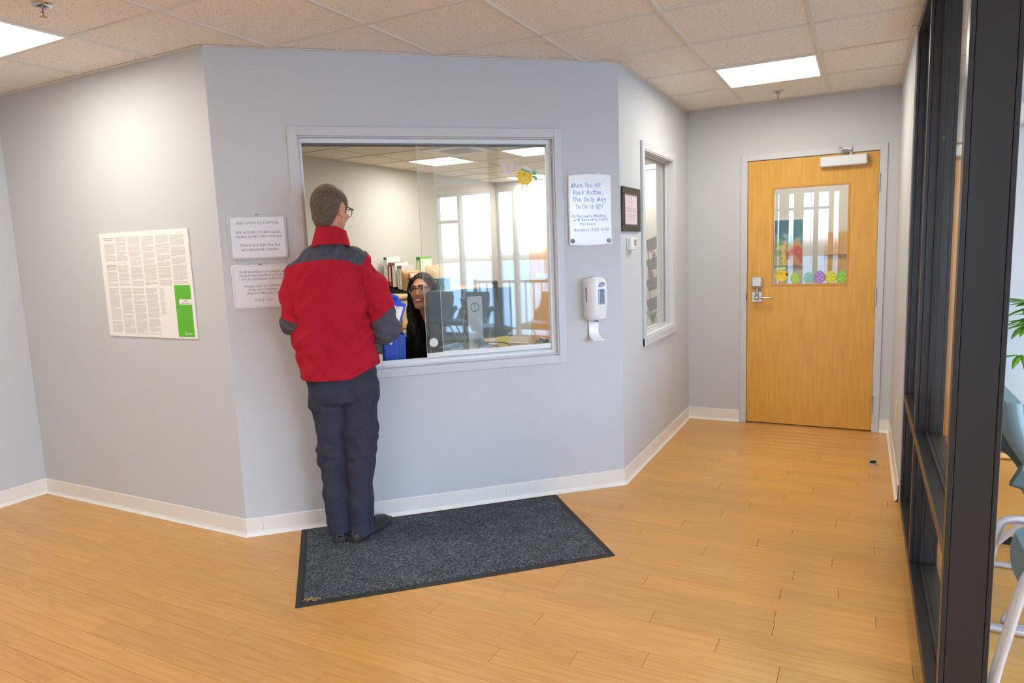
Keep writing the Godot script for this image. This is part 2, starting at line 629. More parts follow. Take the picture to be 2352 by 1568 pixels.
# ---------- floor
func build_floor() -> void:
	var f := struct_root("floor", "maple plank floor", "floor")
	var b := MB.new()
	b.box(Vector3(-0.4, -0.06, -1.2), Vector3(9.4, 0.1, 9.6))
	obj(b, "floor_base", M.wood_base, f)
	const PW := 0.0979
	const PL := 0.9144
	var variants := []
	var m0 := MB.new()
	m0.box(Vector3(0, -0.005, 0), Vector3(PL - 0.0012, 0.0101, PW - 0.0010), 0.0010)
	var full := m0.mesh()
	# joints read off the photograph: row -> x of one joint
	var known := {5: -0.722, 4: -0.271, 1: -0.275, 6: -0.447, 8: -1.58, 7: -1.137, 9: -0.910, 10: -1.186, 3: -1.19, 0: -0.054, 13: -2.23, 15: -2.80, 14: -2.61, 11: -2.555, 12: -1.88}
	var rest := MB.new()
	var count := 0
	var offs := 0.3
	for r in range(-29, 66):
		var z := -2.982 + (r - 0.5) * PW
		offs = fposmod(offs + 0.335 + 0.12 * rng.randf(), PL)
		var x0: float = known.get(r, offs)
		x0 -= ceilf((x0 + 5.0) / PL) * PL
		var x1 := EAST_X
		while x0 < x1:
			var cx := x0 + PL / 2
			x0 += PL
			if x0 < -4.84:
				continue
			var reach := PL / 2
			# which part of the building the plank lies in
			var left := -4.84
			if z < PA.y - 0.03:
				left = PA.x + (PA.y - z) * (PB.x - PA.x) / (PA.y - PB.y) if z > PB.y else PB.x
				left -= 0.06
			if cx + reach < left or z < -5.86 or (z < -4.3 and cx - reach > 0.3):
				continue
			var a := maxf(cx - reach, left)
			var e := minf(cx + reach, 4.05 if z > -4.3 else 0.3)
			if e - a < 0.02:
				continue
			var dist := Vector2(cx, z).distance_to(Vector2(-0.5, -0.9))
			var shown := z < -0.95 and cx < 0.9 and (z < -1.15 or cx < -1.0)
			if shown and count < 296:
				count += 1
				var o: MeshInstance3D
				if e - a > PL - 0.01:
					o = put(full, "plank", M.planks[rng.randi() % 6], f)
				else:
					var c := MB.new()
					c.box(Vector3(0, -0.005, 0), Vector3(e - a - 0.0012, 0.0101, PW - 0.0010), 0.0010)
					o = put(c.mesh(), "plank", M.planks[rng.randi() % 6], f)
				o.position = Vector3((a + e) / 2, 0, z)
			else:
				rest.box(Vector3((a + e) / 2, -0.005, z), Vector3(e - a - 0.0012, 0.0101, PW - 0.0010), 0.0010)
	tag(obj(rest, "plank", M.planks[1], f), "", "", "", "stuff")

# ---------- ceiling
func room_poly() -> PackedVector2Array:
	return PackedVector2Array([Vector2(LEFT_X, SOUTH_Z), Vector2(LEFT_X, PA.y), PA, PB, Vector2(PB.x, -5.8), Vector2(0.215, -5.8), Vector2(0.215, -4.23), Vector2(EAST_X, -4.23), Vector2(EAST_X, SOUTH_Z)])

func lamp_panel(parent_label: String, x: float, z: float, group: String, power := 1.0) -> void:
	var t := thing("ceiling_light", parent_label, "ceiling light", Transform3D(Basis(), Vector3(x, CEIL, z)), group)
	var b := MB.new()
	var h := TILE / 2 - 0.014
	for s in [-1.0, 1.0]:
		b.box(Vector3(s * (h - 0.006), 0.001, 0), Vector3(0.012, 0.016, h * 2), 0.002)
		b.box(Vector3(0, 0.001, s * (h - 0.006)), Vector3(h * 2 - 0.024, 0.016, 0.012), 0.002)
	obj(b, "frame", M.white, t)
	var g := MB.new()
	g.box(Vector3(0, 0.008, 0), Vector3(h * 2 - 0.024, 0.006, h * 2 - 0.024))
	obj(g, "diffuser", M.diffuser, t)
	var l := AreaLight3D.new()
	l.name = "panel_light"
	l.area_size = Vector2(h * 2 - 0.03, h * 2 - 0.03)
	l.light_energy = LAMP_E * power
	l.light_color = Color(1.0, 0.985, 0.925)
	l.area_range = 14.0
	l.area_attenuation = 2.0
	l.shadow_enabled = true
	l.rotation = Vector3(-PI / 2, 0, 0)
	l.position = Vector3(0, 0.003, 0)
	t.add_child(l)

func tile_cell(i: int, j: int) -> Rect2:
	return Rect2(GX + i * TILE, GZ + j * TILE, TILE, TILE)

func build_ceiling() -> void:
	var root := struct_root("ceiling", "suspended ceiling of square mineral tiles", "ceiling")
	var b := MB.new()
	b.box(Vector3(-0.6, CEIL + 0.2, -3.3), Vector3(10.2, 0.1, 14.4))
	obj(b, "ceiling_slab", M.white, root)
	var poly := room_poly()
	var lit := {Vector2i(1, 0): 1, Vector2i(-4, 5): 1, Vector2i(-1, 9): 1, Vector2i(-5, 11): 1, Vector2i(5, 4): 1, Vector2i(5, 9): 1, Vector2i(2, 12): 1}
	var rest := MB.new()
	var whole := MB.new()
	var g := 0.012
	var sq := PackedVector2Array([Vector2(g, g), Vector2(TILE - g, g), Vector2(TILE - g, TILE - g), Vector2(g, TILE - g)])
	whole.prism(sq, 0, 0.012, Transform3D(Basis(Vector3(1, 0, 0), Vector3(0, 0, 1), Vector3(0, 1, 0)), Vector3.ZERO))
	var wm := whole.mesh()
	for i in range(-6, 10):
		for j in range(-2, 15):
			if lit.has(Vector2i(i, j)):
				continue
			var rc := tile_cell(i, j)
			var p := PackedVector2Array()
			for q in sq:
				p.append(q + rc.position)
			for part in Geometry2D.intersect_polygons(p, poly):
				if part.size() < 3:
					continue
				var seen := j < 8 and i < 4
				var area := 0.0
				for k in part.size():
					area += part[k].cross(part[(k + 1) % part.size()])
				if absf(area) / 2 < 0.002:
					continue
				var xf := Transform3D(Basis(Vector3(1, 0, 0), Vector3(0, 0, 1), Vector3(0, 1, 0)), Vector3(rc.position.x, CEIL + 0.004, rc.position.y))
				if not seen:
					rest.prism(shifted(part, -rc.position), 0, 0.012, xf)
				elif absf(area) / 2 > 0.339:
					var o := put(wm, "tile", M.tile, root)
					o.transform = Transform3D(Basis(), xf.origin)
				else:
					var c := MB.new()
					c.prism(shifted(part, -rc.position), 0, 0.012, Transform3D(Basis(Vector3(1, 0, 0), Vector3(0, 0, 1), Vector3(0, 1, 0)), Vector3.ZERO))
					var o := put(c.mesh(), "tile", M.tile, root)
					o.position = xf.origin
	tag(obj(rest, "tile", M.tile, root), "", "", "", "stuff")
	# T-bar runners, clipped to the room
	for i in range(-6, 11):
		runner(root, PackedVector2Array([Vector2(GX + i * TILE, -6.0), Vector2(GX + i * TILE, 3.5)]), poly)
	for j in range(-1, 15):
		runner(root, PackedVector2Array([Vector2(-5.0, GZ + j * TILE), Vector2(4.1, GZ + j * TILE)]), poly)
	# wall angle all round
	var wa := MB.new()
	var loop := poly.duplicate()
	loop.append(poly[0])
	for k in poly.size():
		var a := poly[k]
		var c := poly[(k + 1) % poly.size()]
		var dd := (c - a).normalized()
		var nn := Vector2(-dd.y, dd.x)
		var mid := (a + c) / 2 + nn * 0.011
		wa.box(Vector3(mid.x, CEIL, mid.y), Vector3(a.distance_to(c), 0.004, 0.022), 0.0, Basis(Vector3.UP, -dd.angle()))
	obj(wa, "wall_angle", M.grid, root)
	lamp_panel("white square ceiling light panel at the left edge, over the poster wall", rect_mid(-4, 5).x, rect_mid(-4, 5).y, "square ceiling lights of the lobby")
	lamp_panel("white square ceiling light panel in front of the wooden door", rect_mid(1, 0).x, rect_mid(1, 0).y, "square ceiling lights of the lobby")
	for k in [[-1, 9], [-5, 11], [5, 4], [5, 9], [2, 12]]:
		var q := rect_mid(k[0], k[1])
		lamp_panel("white square ceiling light panel behind the viewpoint", q.x, q.y, "square ceiling lights behind the viewpoint")
	sprinkler(Vector3(-3.0, CEIL + 0.003, -1.755), "chrome ceiling sprinkler with red bulb beside the left light panel")
	sprinkler(Vector3(-0.579, CEIL + 0.003, -5.45), "chrome ceiling sprinkler between the light panel and the door")

func rect_mid(i: int, j: int) -> Vector2:
	return tile_cell(i, j).get_center()

func shifted(p: PackedVector2Array, by: Vector2) -> PackedVector2Array:
	var o := PackedVector2Array()
	for q in p:
		o.append(q + by)
	return o

func runner(root: Node3D, line: PackedVector2Array, poly: PackedVector2Array) -> void:
	for seg in Geometry2D.intersect_polyline_with_polygon(line, poly):
		var a: Vector2 = seg[0]
		var c: Vector2 = seg[seg.size() - 1]
		var l := a.distance_to(c)
		if l < 0.05:
			continue
		var b := MB.new()
		b.box(Vector3.ZERO, Vector3(l, 0.010, 0.024), 0.0015)
		var o := obj(b, "grid_runner", M.grid, root)
		o.transform = Transform3D(Basis(Vector3.UP, -(c - a).angle()), Vector3((a.x + c.x) / 2, CEIL + 0.002, (a.y + c.y) / 2))

func sprinkler(at: Vector3, label: String) -> void:
	var t := thing("fire_sprinkler", label, "sprinkler", Transform3D(Basis(), at))
	var b := MB.new()
	b.lathe(PackedVector2Array([Vector2(0.022, -0.004), Vector2(0.024, -0.010), Vector2(0.036, -0.008), Vector2(0.041, -0.003), Vector2(0.041, 0.004), Vector2(0.0, 0.004)]), 32)
	b.lathe(PackedVector2Array([Vector2(0.0, 0.002), Vector2(0.022, 0.002)]), 24)
	obj(b, "escutcheon", M.chrome, t)
	var f := MB.new()
	f.lathe(PackedVector2Array([Vector2(0.0, -0.016), Vector2(0.010, -0.016), Vector2(0.010, 0.0)]), 16)
	for s in [-1.0, 1.0]:
		f.tube(curve(vec3s([[s * 0.009, -0.012, 0], [s * 0.013, -0.024, 0], [s * 0.011, -0.034, 0], [0, -0.042, 0]])), 0.0026, 8)
	f.lathe(PackedVector2Array([Vector2(0.0, -0.048), Vector2(0.006, -0.046), Vector2(0.004, -0.04), Vector2(0, -0.04)]), 12)
	obj(f, "yoke", M.chrome, t)
	var d := MB.new()
	for k in 10:
		var a := TAU * k / 10
		d.box(Vector3(cos(a) * 0.009, -0.050, sin(a) * 0.009), Vector3(0.011, 0.0015, 0.004), 0.0, Basis(Vector3.UP, -a))
	d.lathe(PackedVector2Array([Vector2(0, -0.051), Vector2(0.009, -0.051), Vector2(0.009, -0.0495), Vector2(0, -0.0495)]), 12)
	obj(d, "deflector", mat(c8(180, 165, 110), 0.35, 0.9), t)
	var r := MB.new()
	r.tube(vec3s([[0, -0.015, 0], [0, -0.038, 0]]), 0.0022, 8)
	obj(r, "heat_bulb", mat(c8(190, 20, 24), 0.2), t)

# ---------- walls
func build_walls() -> void:
	var LA := PA.x - LEFT_X
	var AB := PA.distance_to(PB)
	wall("wall_poster", Transform3D(Basis(), Vector3(LEFT_X, 0, PA.y)), LA + 0.0, 0.12, [], M.wall)
	wall("wall_reception", W_AB, AB, 0.12, [[0.417, 1.829, 0.869, 2.125]], M.wall)
	wall("wall_side", W_BC, 1.8, 0.12, [[0.488, 1.268, 0.875, 2.118]], M.wall)
	wall("wall_door", W_D, 1.52 + 0.12, 0.12, [[-0.8363, 0.0957, -0.01, 2.1245]], M.wall, PB.x)
	wall("wall_stub", Transform3D(Basis(Vector3(0, 0, 1), Vector3.UP, Vector3(-1, 0, 0)), Vector3(0.215, 0, -5.8)), 1.57, 0.12, [], M.wall)
	wall("wall_left", Transform3D(Basis(Vector3(0, 0, -1), Vector3.UP, Vector3(1, 0, 0)), Vector3(LEFT_X, 0, SOUTH_Z)), SOUTH_Z - PA.y, 0.12, [], M.wall)
	wall("wall_north", Transform3D(Basis(), Vector3(0.335, 0, -4.23)), EAST_X - 0.335, 0.12, [], M.wall)
	wall("wall_east", Transform3D(Basis(Vector3(0, 0, 1), Vector3.UP, Vector3(-1, 0, 0)), Vector3(EAST_X, 0, -4.23)), SOUTH_Z + 4.23, 0.15, [[0.5, 5.69, 0.10, 2.46]], M.wall)
	wall("wall_south", Transform3D(Basis(Vector3(-1, 0, 0), Vector3.UP, Vector3(0, 0, -1)), Vector3(EAST_X, 0, SOUTH_Z)), EAST_X - LEFT_X, 0.15, [[3.6, 7.6, 0.10, 2.46]], M.wall)
	# cove baseboards
	var prof := PackedVector2Array([Vector2(0.019, 0.0005), Vector2(0.019, 0.004), Vector2(0.012, 0.008), Vector2(0.0075, 0.014), Vector2(0.005, 0.024), Vector2(0.0045, 0.098), Vector2(0.003, 0.101), Vector2(0.0, 0.101)])
	var runs := {"left": [Vector2(LEFT_X, SOUTH_Z), Vector2(LEFT_X, PA.y)], "poster": [Vector2(LEFT_X, PA.y), PA], "reception": [PA, PB], "side": [PB, Vector2(PB.x, -5.8)], "door": [Vector2(PB.x, -5.8), Vector2(-0.884, -5.8)], "hinge": [Vector2(0.143, -5.8), Vector2(0.215, -5.8)], "stub": [Vector2(0.215, -5.8), Vector2(0.215, -4.262)], "north": [Vector2(0.335, -4.23), Vector2(EAST_X, -4.23)]}
	var order := [Vector2(LEFT_X, SOUTH_Z), Vector2(LEFT_X, PA.y), PA, PB, Vector2(PB.x, -5.8), Vector2(0.215, -5.8)]
	for key in runs:
		var r: Array = runs[key]
		var b := MB.new()
		# walk with one neighbour on each side so the mitres meet
		var a: Vector2 = r[0]
		var c: Vector2 = r[1]
		var d := (c - a).normalized()
		var ends := [a, c]
		var ms := []
		for e in 2:
			var n0 := Vector2(-d.y, d.x)
			var m := n0
			var k := order.find(ends[e])
			if k >= 0:
				var other: Variant = null
				if e == 0 and k > 0: other = (a - order[k - 1]).normalized()
				if e == 1 and k < order.size() - 1: other = (order[k + 1] - c).normalized()
				if e == 0 and k == 5: other = null
				if key == "hinge" and e == 1: other = Vector2(0, 1)
				if key == "stub" and e == 0: other = Vector2(1, 0)
				if other != null:
					var n1 := Vector2(-other.y, other.x)
					m = (n0 + n1).normalized()
					m /= m.dot(n0)
			ms.append(m)
		for j in prof.size() - 1:
			var e := prof[j + 1] - prof[j]
			var q := Vector2(e.y, -e.x).normalized()
			var n0 := Vector2(-d.y, d.x)
			var pt := func(end: int, pp: Vector2) -> Vector3:
				return Vector3(ends[end].x + ms[end].x * pp.x, pp.y, ends[end].y + ms[end].y * pp.x)
			b.quad(pt.call(0, prof[j]), pt.call(1, prof[j]), pt.call(1, prof[j + 1]), pt.call(0, prof[j + 1]), Vector3(n0.x * q.x, q.y, n0.y * q.x))
		tag(obj(b, "baseboard_" + key, M.base), "", "", "", "structure")
	# seams where lengths of vinyl base meet
	var seam := mat(c8(176, 166, 150), 0.7)
	for s in [[W_AB, 0.085], [W_AB, 1.46], [Transform3D(Basis(), Vector3(LEFT_X, 0, PA.y)), 0.72]]:
		var b := MB.new()
		b.box(Vector3(0, 0.055, 0.0048), Vector3(0.0012, 0.088, 0.0012))
		var o := obj(b, "trim_1", seam)
		o.transform = on(s[0], s[1], 0)
		tag(o, "", "", "", "structure")

func box_part(called: String, size: Vector3, at: Vector3, m: Material, parent: Node, bevel := 0.002, turn := Basis()) -> MeshInstance3D:
	var b := MB.new()
	b.box(Vector3.ZERO, size, bevel)
	var o := obj(b, called, m, parent)
	o.transform = Transform3D(turn, at)
	return o

# flat frame of four boards round [x0, x1, y0, y1], mitred look, standing proud by d from z
func casing(parent: Node, called: String, x0: float, x1: float, y0: float, y1: float, w: float, z: float, d: float, m: Material, sides := "ltrb") -> void:
	if "l" in sides: box_part(called, Vector3(w, y1 - y0, d), Vector3(x0 + w / 2, (y0 + y1) / 2, z + d / 2), m, parent)
	if "r" in sides: box_part(called, Vector3(w, y1 - y0, d), Vector3(x1 - w / 2, (y0 + y1) / 2, z + d / 2), m, parent)
	if "t" in sides: box_part(called, Vector3(x1 - x0 - 2 * w, w, d), Vector3((x0 + x1) / 2, y1 - w / 2, z + d / 2), m, parent)
	if "b" in sides: box_part(called, Vector3(x1 - x0 - 2 * w, w, d), Vector3((x0 + x1) / 2, y0 + w / 2, z + d / 2), m, parent)

func build_service_window() -> void:
	var w := struct_root("window_1", "service window with sliding glass", "window")
	w.transform = W_AB
	casing(w, "casing", 0.369, 1.879, 0.815, 2.175, 0.049, 0, 0.014, M.trim)
	# liner of the opening
	box_part("jamb", Vector3(0.006, 1.256, 0.13), Vector3(0.420, 1.497, -0.055), M.trim, w, 0.001)
	box_part("jamb", Vector3(0.006, 1.256, 0.13), Vector3(1.826, 1.497, -0.055), M.trim, w, 0.001)
	box_part("head_liner", Vector3(1.40, 0.006, 0.13), Vector3(1.123, 2.122, -0.055), M.trim, w, 0.001)
	box_part("sill", Vector3(1.40, 0.006, 0.13), Vector3(1.123, 0.872, -0.055), M.trim, w, 0.001)
	# aluminium track and stiles
	box_part("head_track", Vector3(1.398, 0.024, 0.075), Vector3(1.123, 2.107, -0.058), M.alu, w, 0.002)
	for z in [-0.026, -0.058, -0.090]:
		box_part("head_fin", Vector3(1.396, 0.010, 0.004), Vector3(1.123, 2.092, z), M.alu_dark, w, 0.001)
	box_part("bottom_track", Vector3(1.398, 0.008, 0.078), Vector3(1.123, 0.879, -0.058), M.alu, w, 0.001)
	for z in [-0.024, -0.058, -0.092]:
		box_part("track_fin", Vector3(1.396, 0.012, 0.004), Vector3(1.123, 0.888, z), M.alu, w, 0.001)
	box_part("stile", Vector3(0.013, 1.22, 0.075), Vector3(0.4295, 1.485, -0.058), M.alu, w)
	box_part("stile", Vector3(0.016, 1.22, 0.075), Vector3(1.815, 1.485, -0.058), M.alu, w)
	box_part("stop_strip", Vector3(0.012, 1.21, 0.012), Vector3(1.800, 1.49, -0.026), M.alu, w)
	# front sliding pane
	var p := obj(MB.new_box(Vector3(0.757, 1.19, 0.006), 0.0), "sliding_pane", M.glass, w)
	p.position = Vector3(1.4215, 1.497, -0.041)
	box_part("edge_strip", Vector3(0.0022, 1.19, 0.006), Vector3(1.0425, 1.497, -0.041), M.pane_edge, p, 0.0)
	p.get_child(0).position -= p.position
	var rail := box_part("bottom_rail", Vector3(0.757, 0.024, 0.013), Vector3(0, -0.583, 0), M.alu, p)
	# round pull knob on the pane
	var k := MB.new()
	k.lathe(PackedVector2Array([Vector2(0.0, 0.0), Vector2(0.018, 0.0), Vector2(0.018, 0.005), Vector2(0.009, 0.008), Vector2(0.008, 0.024), Vector2(0.024, 0.027), Vector2(0.0255, 0.030), Vector2(0.0245, 0.034), Vector2(0.0, 0.034)]), 32, Transform3D(Basis(Vector3.RIGHT, PI / 2), Vector3(0, 0, 0.003)))
	var kn := obj(k, "pull_knob", mat(c8(222, 226, 224), 0.35), p)
	kn.position = Vector3(1.078 - 1.4215, 0.990 - 1.497, 0)
	# rear sliding pane
	var p2 := obj(MB.new_box(Vector3(0.664, 1.19, 0.006), 0.0), "sliding_pane", M.glass, w)
	p2.position = Vector3(1.475, 1.497, -0.074)
	box_part("edge_strip", Vector3(0.0022, 1.19, 0.006), Vector3(-0.3325, 0, 0), M.pane_edge, p2, 0.0)
	box_part("bottom_rail", Vector3(0.664, 0.024, 0.013), Vector3(0, -0.583, 0), M.alu, p2)

	# spring stickers on the glass
	chick_sticker(on(W_AB, 1.664, 1.912, -0.0375), 0.150, "yellow chick in a sun hat, sticker high on the sliding glass", false)
	var bt := thing("butterfly_sticker", "small lilac butterfly sticker left of the chick on the sliding glass", "sticker", on(W_AB, 1.562, 1.958, -0.0375))
	var wg := MB.new()
	for q in [[-0.020, 0.012, 0.022, 0.013, 2.4], [0.020, 0.012, 0.022, 0.013, 0.7], [-0.012, -0.016, 0.014, 0.010, 0.9], [0.012, -0.016, 0.014, 0.010, 2.2]]:
		var o := PackedVector2Array()
		for z in oval(0, 0, q[2], q[3], 18):
			o.append(z.rotated(q[4]) + Vector2(q[0], q[1]))
		wg.prism(o, 0, 0.0004)
	obj(wg, "wings", mat(c8(222, 210, 236), 0.5), bt)
	var bd := MB.new()
	bd.prism(oval(0, 0, 0.005, 0.016, 16), 0.0004, 0.0008, Transform3D(Basis(Vector3.BACK, -0.3), Vector3.ZERO))
	obj(bd, "body", mat(c8(246, 186, 60), 0.5), bt)

func build_side_window() -> void:
	var w := struct_root("window_2", "fixed side window into the office", "window")
	w.transform = W_BC
	casing(w, "casing", 0.436, 1.325, 0.815, 2.170, 0.052, 0, 0.016, M.trim, "ltr")
	box_part("sill_board", Vector3(0.889, 0.058, 0.022), Vector3(0.8805, 0.845, 0.011), M.trim, w, 0.004)
	box_part("jamb", Vector3(0.008, 1.243, 0.134), Vector3(0.492, 1.4965, -0.055), M.trim, w, 0.001)
	box_part("jamb", Vector3(0.008, 1.243, 0.134), Vector3(1.264, 1.4965, -0.055), M.trim, w, 0.001)
	box_part("head_liner", Vector3(0.764, 0.008, 0.134), Vector3(0.878, 2.114, -0.055), M.trim, w, 0.001)
	box_part("sill", Vector3(0.764, 0.008, 0.134), Vector3(0.878, 0.879, -0.055), M.trim, w, 0.001)
	for z in [-0.052, -0.083]:
		casing(w, "glazing_stop", 0.496, 1.260, 0.883, 2.110, 0.014, z, 0.012, M.trim)
	var g := obj(MB.new_box(Vector3(0.756, 1.22, 0.006), 0.0), "pane", M.glass, w)
	g.position = Vector3(0.878, 1.4965, -0.062)
	# screws of the far stop
	for k in 7:
		var b := MB.new()
		b.ball(Vector3(1.2595, 1.02 + k * 0.165, -0.046), Vector3(0.002, 0.002, 0.0015), 8)
		obj(b, "screw", M.steel, w)

func build_door() -> void:
	var d := struct_root("door_1", "wooden door with a vision panel in a grey metal frame", "door")
	d.transform = W_D
	# hollow metal frame
	casing(d, "frame", -0.882, 0.1415, 0.0, 2.168, 0.046, 0, 0.012, M.trim, "lr")
	box_part("frame", Vector3(0.9315, 0.046, 0.012), Vector3(-0.37, 2.145, 0.006), M.trim, d)
	for s in [[-0.8345, 0.004], [0.094, 0.004]]:
		box_part("frame", Vector3(s[1], 2.122, 0.13), Vector3(s[0], 1.061, -0.055), M.trim, d, 0.0)
	box_part("frame", Vector3(0.93, 0.004, 0.13), Vector3(-0.37, 2.1225, -0.055), M.trim, d, 0.0)
	for s in [-0.826, 0.0855]:
		box_part("door_stop", Vector3(0.014, 2.12, 0.03), Vector3(s, 1.06, -0.075), M.trim, d)
	# leaf with an opening
	var leaf := Node3D.new()
	leaf.name = "leaf"
	d.add_child(leaf)
	leaf.position = Vector3(-0.3705, 0.0, -0.022)
	var b := MB.new()
	var X0 := -0.4585; var X1 := 0.4605; var Y0 := 0.012; var Y1 := 2.114
	var wx0 := -0.271; var wx1 := 0.268; var wy0 := 1.140; var wy1 := 1.898
	for r in [[X0, wx0, Y0, Y1], [wx1, X1, Y0, Y1], [wx0, wx1, Y0, wy0], [wx0, wx1, wy1, Y1]]:
		b.box(Vector3((r[0] + r[1]) / 2, (r[2] + r[3]) / 2, 0), Vector3(r[1] - r[0], r[3] - r[2], 0.044))
	obj(b, "panel", M.veneer, leaf)
	var g := obj(MB.new_box(Vector3(0.545, 0.764, 0.006), 0.0), "pane", M.glass, leaf)
	g.position = Vector3(-0.0015, 1.519, 0.0)
	var bead := mat(c8(206, 150, 70), 0.4)
	casing(leaf, "glazing_bead", wx0 - 0.006, wx1 + 0.006, wy0 - 0.006, wy1 + 0.006, 0.014, 0.006, 0.020, bead)
	# lever lock with keypad
	var lk := Node3D.new()
	lk.name = "keypad_lock"
	d.add_child(lk)
	lk.position = Vector3(-0.7535, 0, 0.0)
	var kb := MB.new()
	kb.prism(PackedVector2Array([Vector2(1.205, 0.0), Vector2(1.205, 0.022), Vector2(1.135, 0.034), Vector2(1.118, 0.026), Vector2(1.114, 0.0)]), -0.038, 0.038, Transform3D(Basis(Vector3(0, 1, 0), Vector3(0, 0, 1), Vector3(1, 0, 0)), Vector3.ZERO), 0.002)
	obj(kb, "housing", M.steel, lk)
	for r in 4:
		for c in 3:
			var t := float(r) / 3.0
			var o := box_part("key", Vector3(0.0135, 0.0115, 0.006), Vector3(-0.019 + c * 0.019, 1.192 - r * 0.0165, 0.0265 + t * 0.008), M.white, lk, 0.001, Basis(Vector3.RIGHT, -0.17))
	box_part("key_recess", Vector3(0.062, 0.070, 0.003), Vector3(0, 1.168, 0.0262), mat(c8(60, 60, 62), 0.5), lk, 0.0, Basis(Vector3.RIGHT, -0.17))
	var nk := MB.new()
	nk.lathe(PackedVector2Array([Vector2(0.018, -0.05), Vector2(0.015, 0.0), Vector2(0.018, 0.05)]), 20, Transform3D(Basis(), Vector3(0, 1.098, 0.004)))
	obj(nk, "neck", M.steel, lk)
	var pl := MB.new()
	pl.prism(rrect(-0.039, 1.004, 0.039, 1.088, 0.003), 0.0, 0.012, Transform3D(), 0.002)
	obj(pl, "rose_plate", M.steel, lk)
	var lv := MB.new()
	lv.lathe(PackedVector2Array([Vector2(0.0, 0.05), Vector2(0.012, 0.048), Vector2(0.014, 0.03), Vector2(0.020, 0.022), Vector2(0.022, 0.0)]), 24, Transform3D(Basis(Vector3.RIGHT, PI / 2), Vector3(0, 1.041, 0.012)))
	lv.tube(curve(vec3s([[0, 1.041, 0.052], [0.03, 1.042, 0.056], [0.075, 1.041, 0.056], [0.115, 1.038, 0.05], [0.122, 1.037, 0.046]])), 0.0085, 12)
	obj(lv, "lever", M.chrome, lk)
	var st := MB.new()
	st.prism(rrect(-0.098, 0.99, -0.0805, 1.10, 0.003), 0.0, 0.0135, Transform3D(), 0.001)
	obj(st, "strike_plate", M.steel, lk)
	box_part("latch", Vector3(0.006, 0.045, 0.004), Vector3(-0.0815, 1.045, 0.0135), M.black, lk, 0.0)
	# hinges
	for y in [1.885, 1.05, 0.217]:
		var hb := MB.new()
		for k in 3:
			hb.lathe(PackedVector2Array([Vector2(0.0, -0.021), Vector2(0.008, -0.021), Vector2(0.008, 0.021), Vector2(0.0, 0.021)]), 16, Transform3D(Basis(), Vector3(0, (k - 1) * 0.0435, 0)))
		hb.lathe(PackedVector2Array([Vector2(0.0, 0.071), Vector2(0.006, 0.069), Vector2(0.006, 0.064), Vector2(0.0, 0.064)]), 12)
		hb.box(Vector3(0.007, 0, -0.006), Vector3(0.012, 0.128, 0.002))
		var o := obj(hb, "hinge", M.steel, d)
		o.position = Vector3(0.0925, y, 0.014)
	# closer
	var cl := Node3D.new()
	cl.name = "door_closer"
	d.add_child(cl)
	box_part("cover", Vector3(0.315, 0.074, 0.055), Vector3(-0.148, 2.062, 0.028), M.alu, cl, 0.007)
	box_part("end_cap", Vector3(0.010, 0.072, 0.053), Vector3(0.0115, 2.062, 0.028), mat(c8(150, 138, 120), 0.4, 0.5), cl, 0.003)
	var am := MB.new()
	am.lathe(PackedVector2Array([Vector2(0.0, 0.02), Vector2(0.014, 0.02), Vector2(0.014, -0.004), Vector2(0.0, -0.004)]), 16, Transform3D(Basis(), Vector3(-0.10, 2.102, 0.03)))
	am.box(Vector3(-0.132, 2.128, 0.05), Vector3(0.085, 0.008, 0.022), 0.002, Basis(Vector3.UP, 0.55) * Basis(Vector3.BACK, -0.25))
	am.box(Vector3(-0.148, 2.142, 0.035), Vector3(0.075, 0.008, 0.02), 0.002, Basis(Vector3.UP, -0.7) * Basis(Vector3.BACK, -0.2))
	am.lathe(PackedVector2Array([Vector2(0.0, 0.012), Vector2(0.010, 0.012), Vector2(0.010, -0.012), Vector2(0.0, -0.012)]), 14, Transform3D(Basis(), Vector3(-0.172, 2.150, 0.062)))
	obj(am, "arm", M.chrome, cl)
	box_part("shoe", Vector3(0.075, 0.03, 0.02), Vector3(-0.13, 2.148, 0.02), M.steel, cl)
	# spring stickers on the vision panel
	var gx := Transform3D(Basis(), Vector3(0, 0, -5.8 - 0.0185))
	chick_sticker(gx * Transform3D(Basis(), Vector3(-0.575, 1.212, 0)), 0.155, "pale yellow chick sticker in the lower left corner of the door glass", true)
	var eggs := [[-0.472, 1.192, 0.036, c8(178, 218, 90), "lime green"], [-0.376, 1.194, 0.036, c8(140, 206, 200), "turquoise"], [-0.295, 1.197, 0.041, c8(176, 140, 216), "violet"], [-0.218, 1.197, 0.041, c8(222, 222, 70), "yellow"], [-0.136, 1.197, 0.042, c8(148, 210, 80), "grass green"]]
	for e in eggs:
		var xf: Transform3D = gx * Transform3D(Basis(), Vector3(e[0], e[1], 0))
		var t := thing("egg_sticker", e[4] + " egg sticker at the bottom of the door glass", "sticker", xf, "")
		var sb := MB.new()
		var op := PackedVector2Array()
		for i in 26:
			var a := TAU * i / 26
			op.append(Vector2(cos(a) * e[2] * (1.0 - 0.12 * sin(a)), sin(a) * e[2] * 1.18))
		sb.prism(op, 0.0, 0.0004)
		var mm: StandardMaterial3D = mat(e[3], 0.5)
		mm.backlight_enabled = true
		mm.backlight = e[3] * 0.7
		obj(sb, "egg", mm, t)
		var db := MB.new()
		var r := e[2] as float
		for s in [[-0.4, 0.5], [0.35, 0.35], [-0.1, -0.1], [0.45, -0.35], [-0.45, -0.45], [0.05, 0.8], [0.0, -0.75]]:
			db.prism(oval(s[0] * r, s[1] * r, r * 0.14, r * 0.14, 10), 0.0004, 0.0006)
		obj(db, "dots", mat((e[3] as Color).lerp(Color.WHITE, 0.45), 0.5), t)

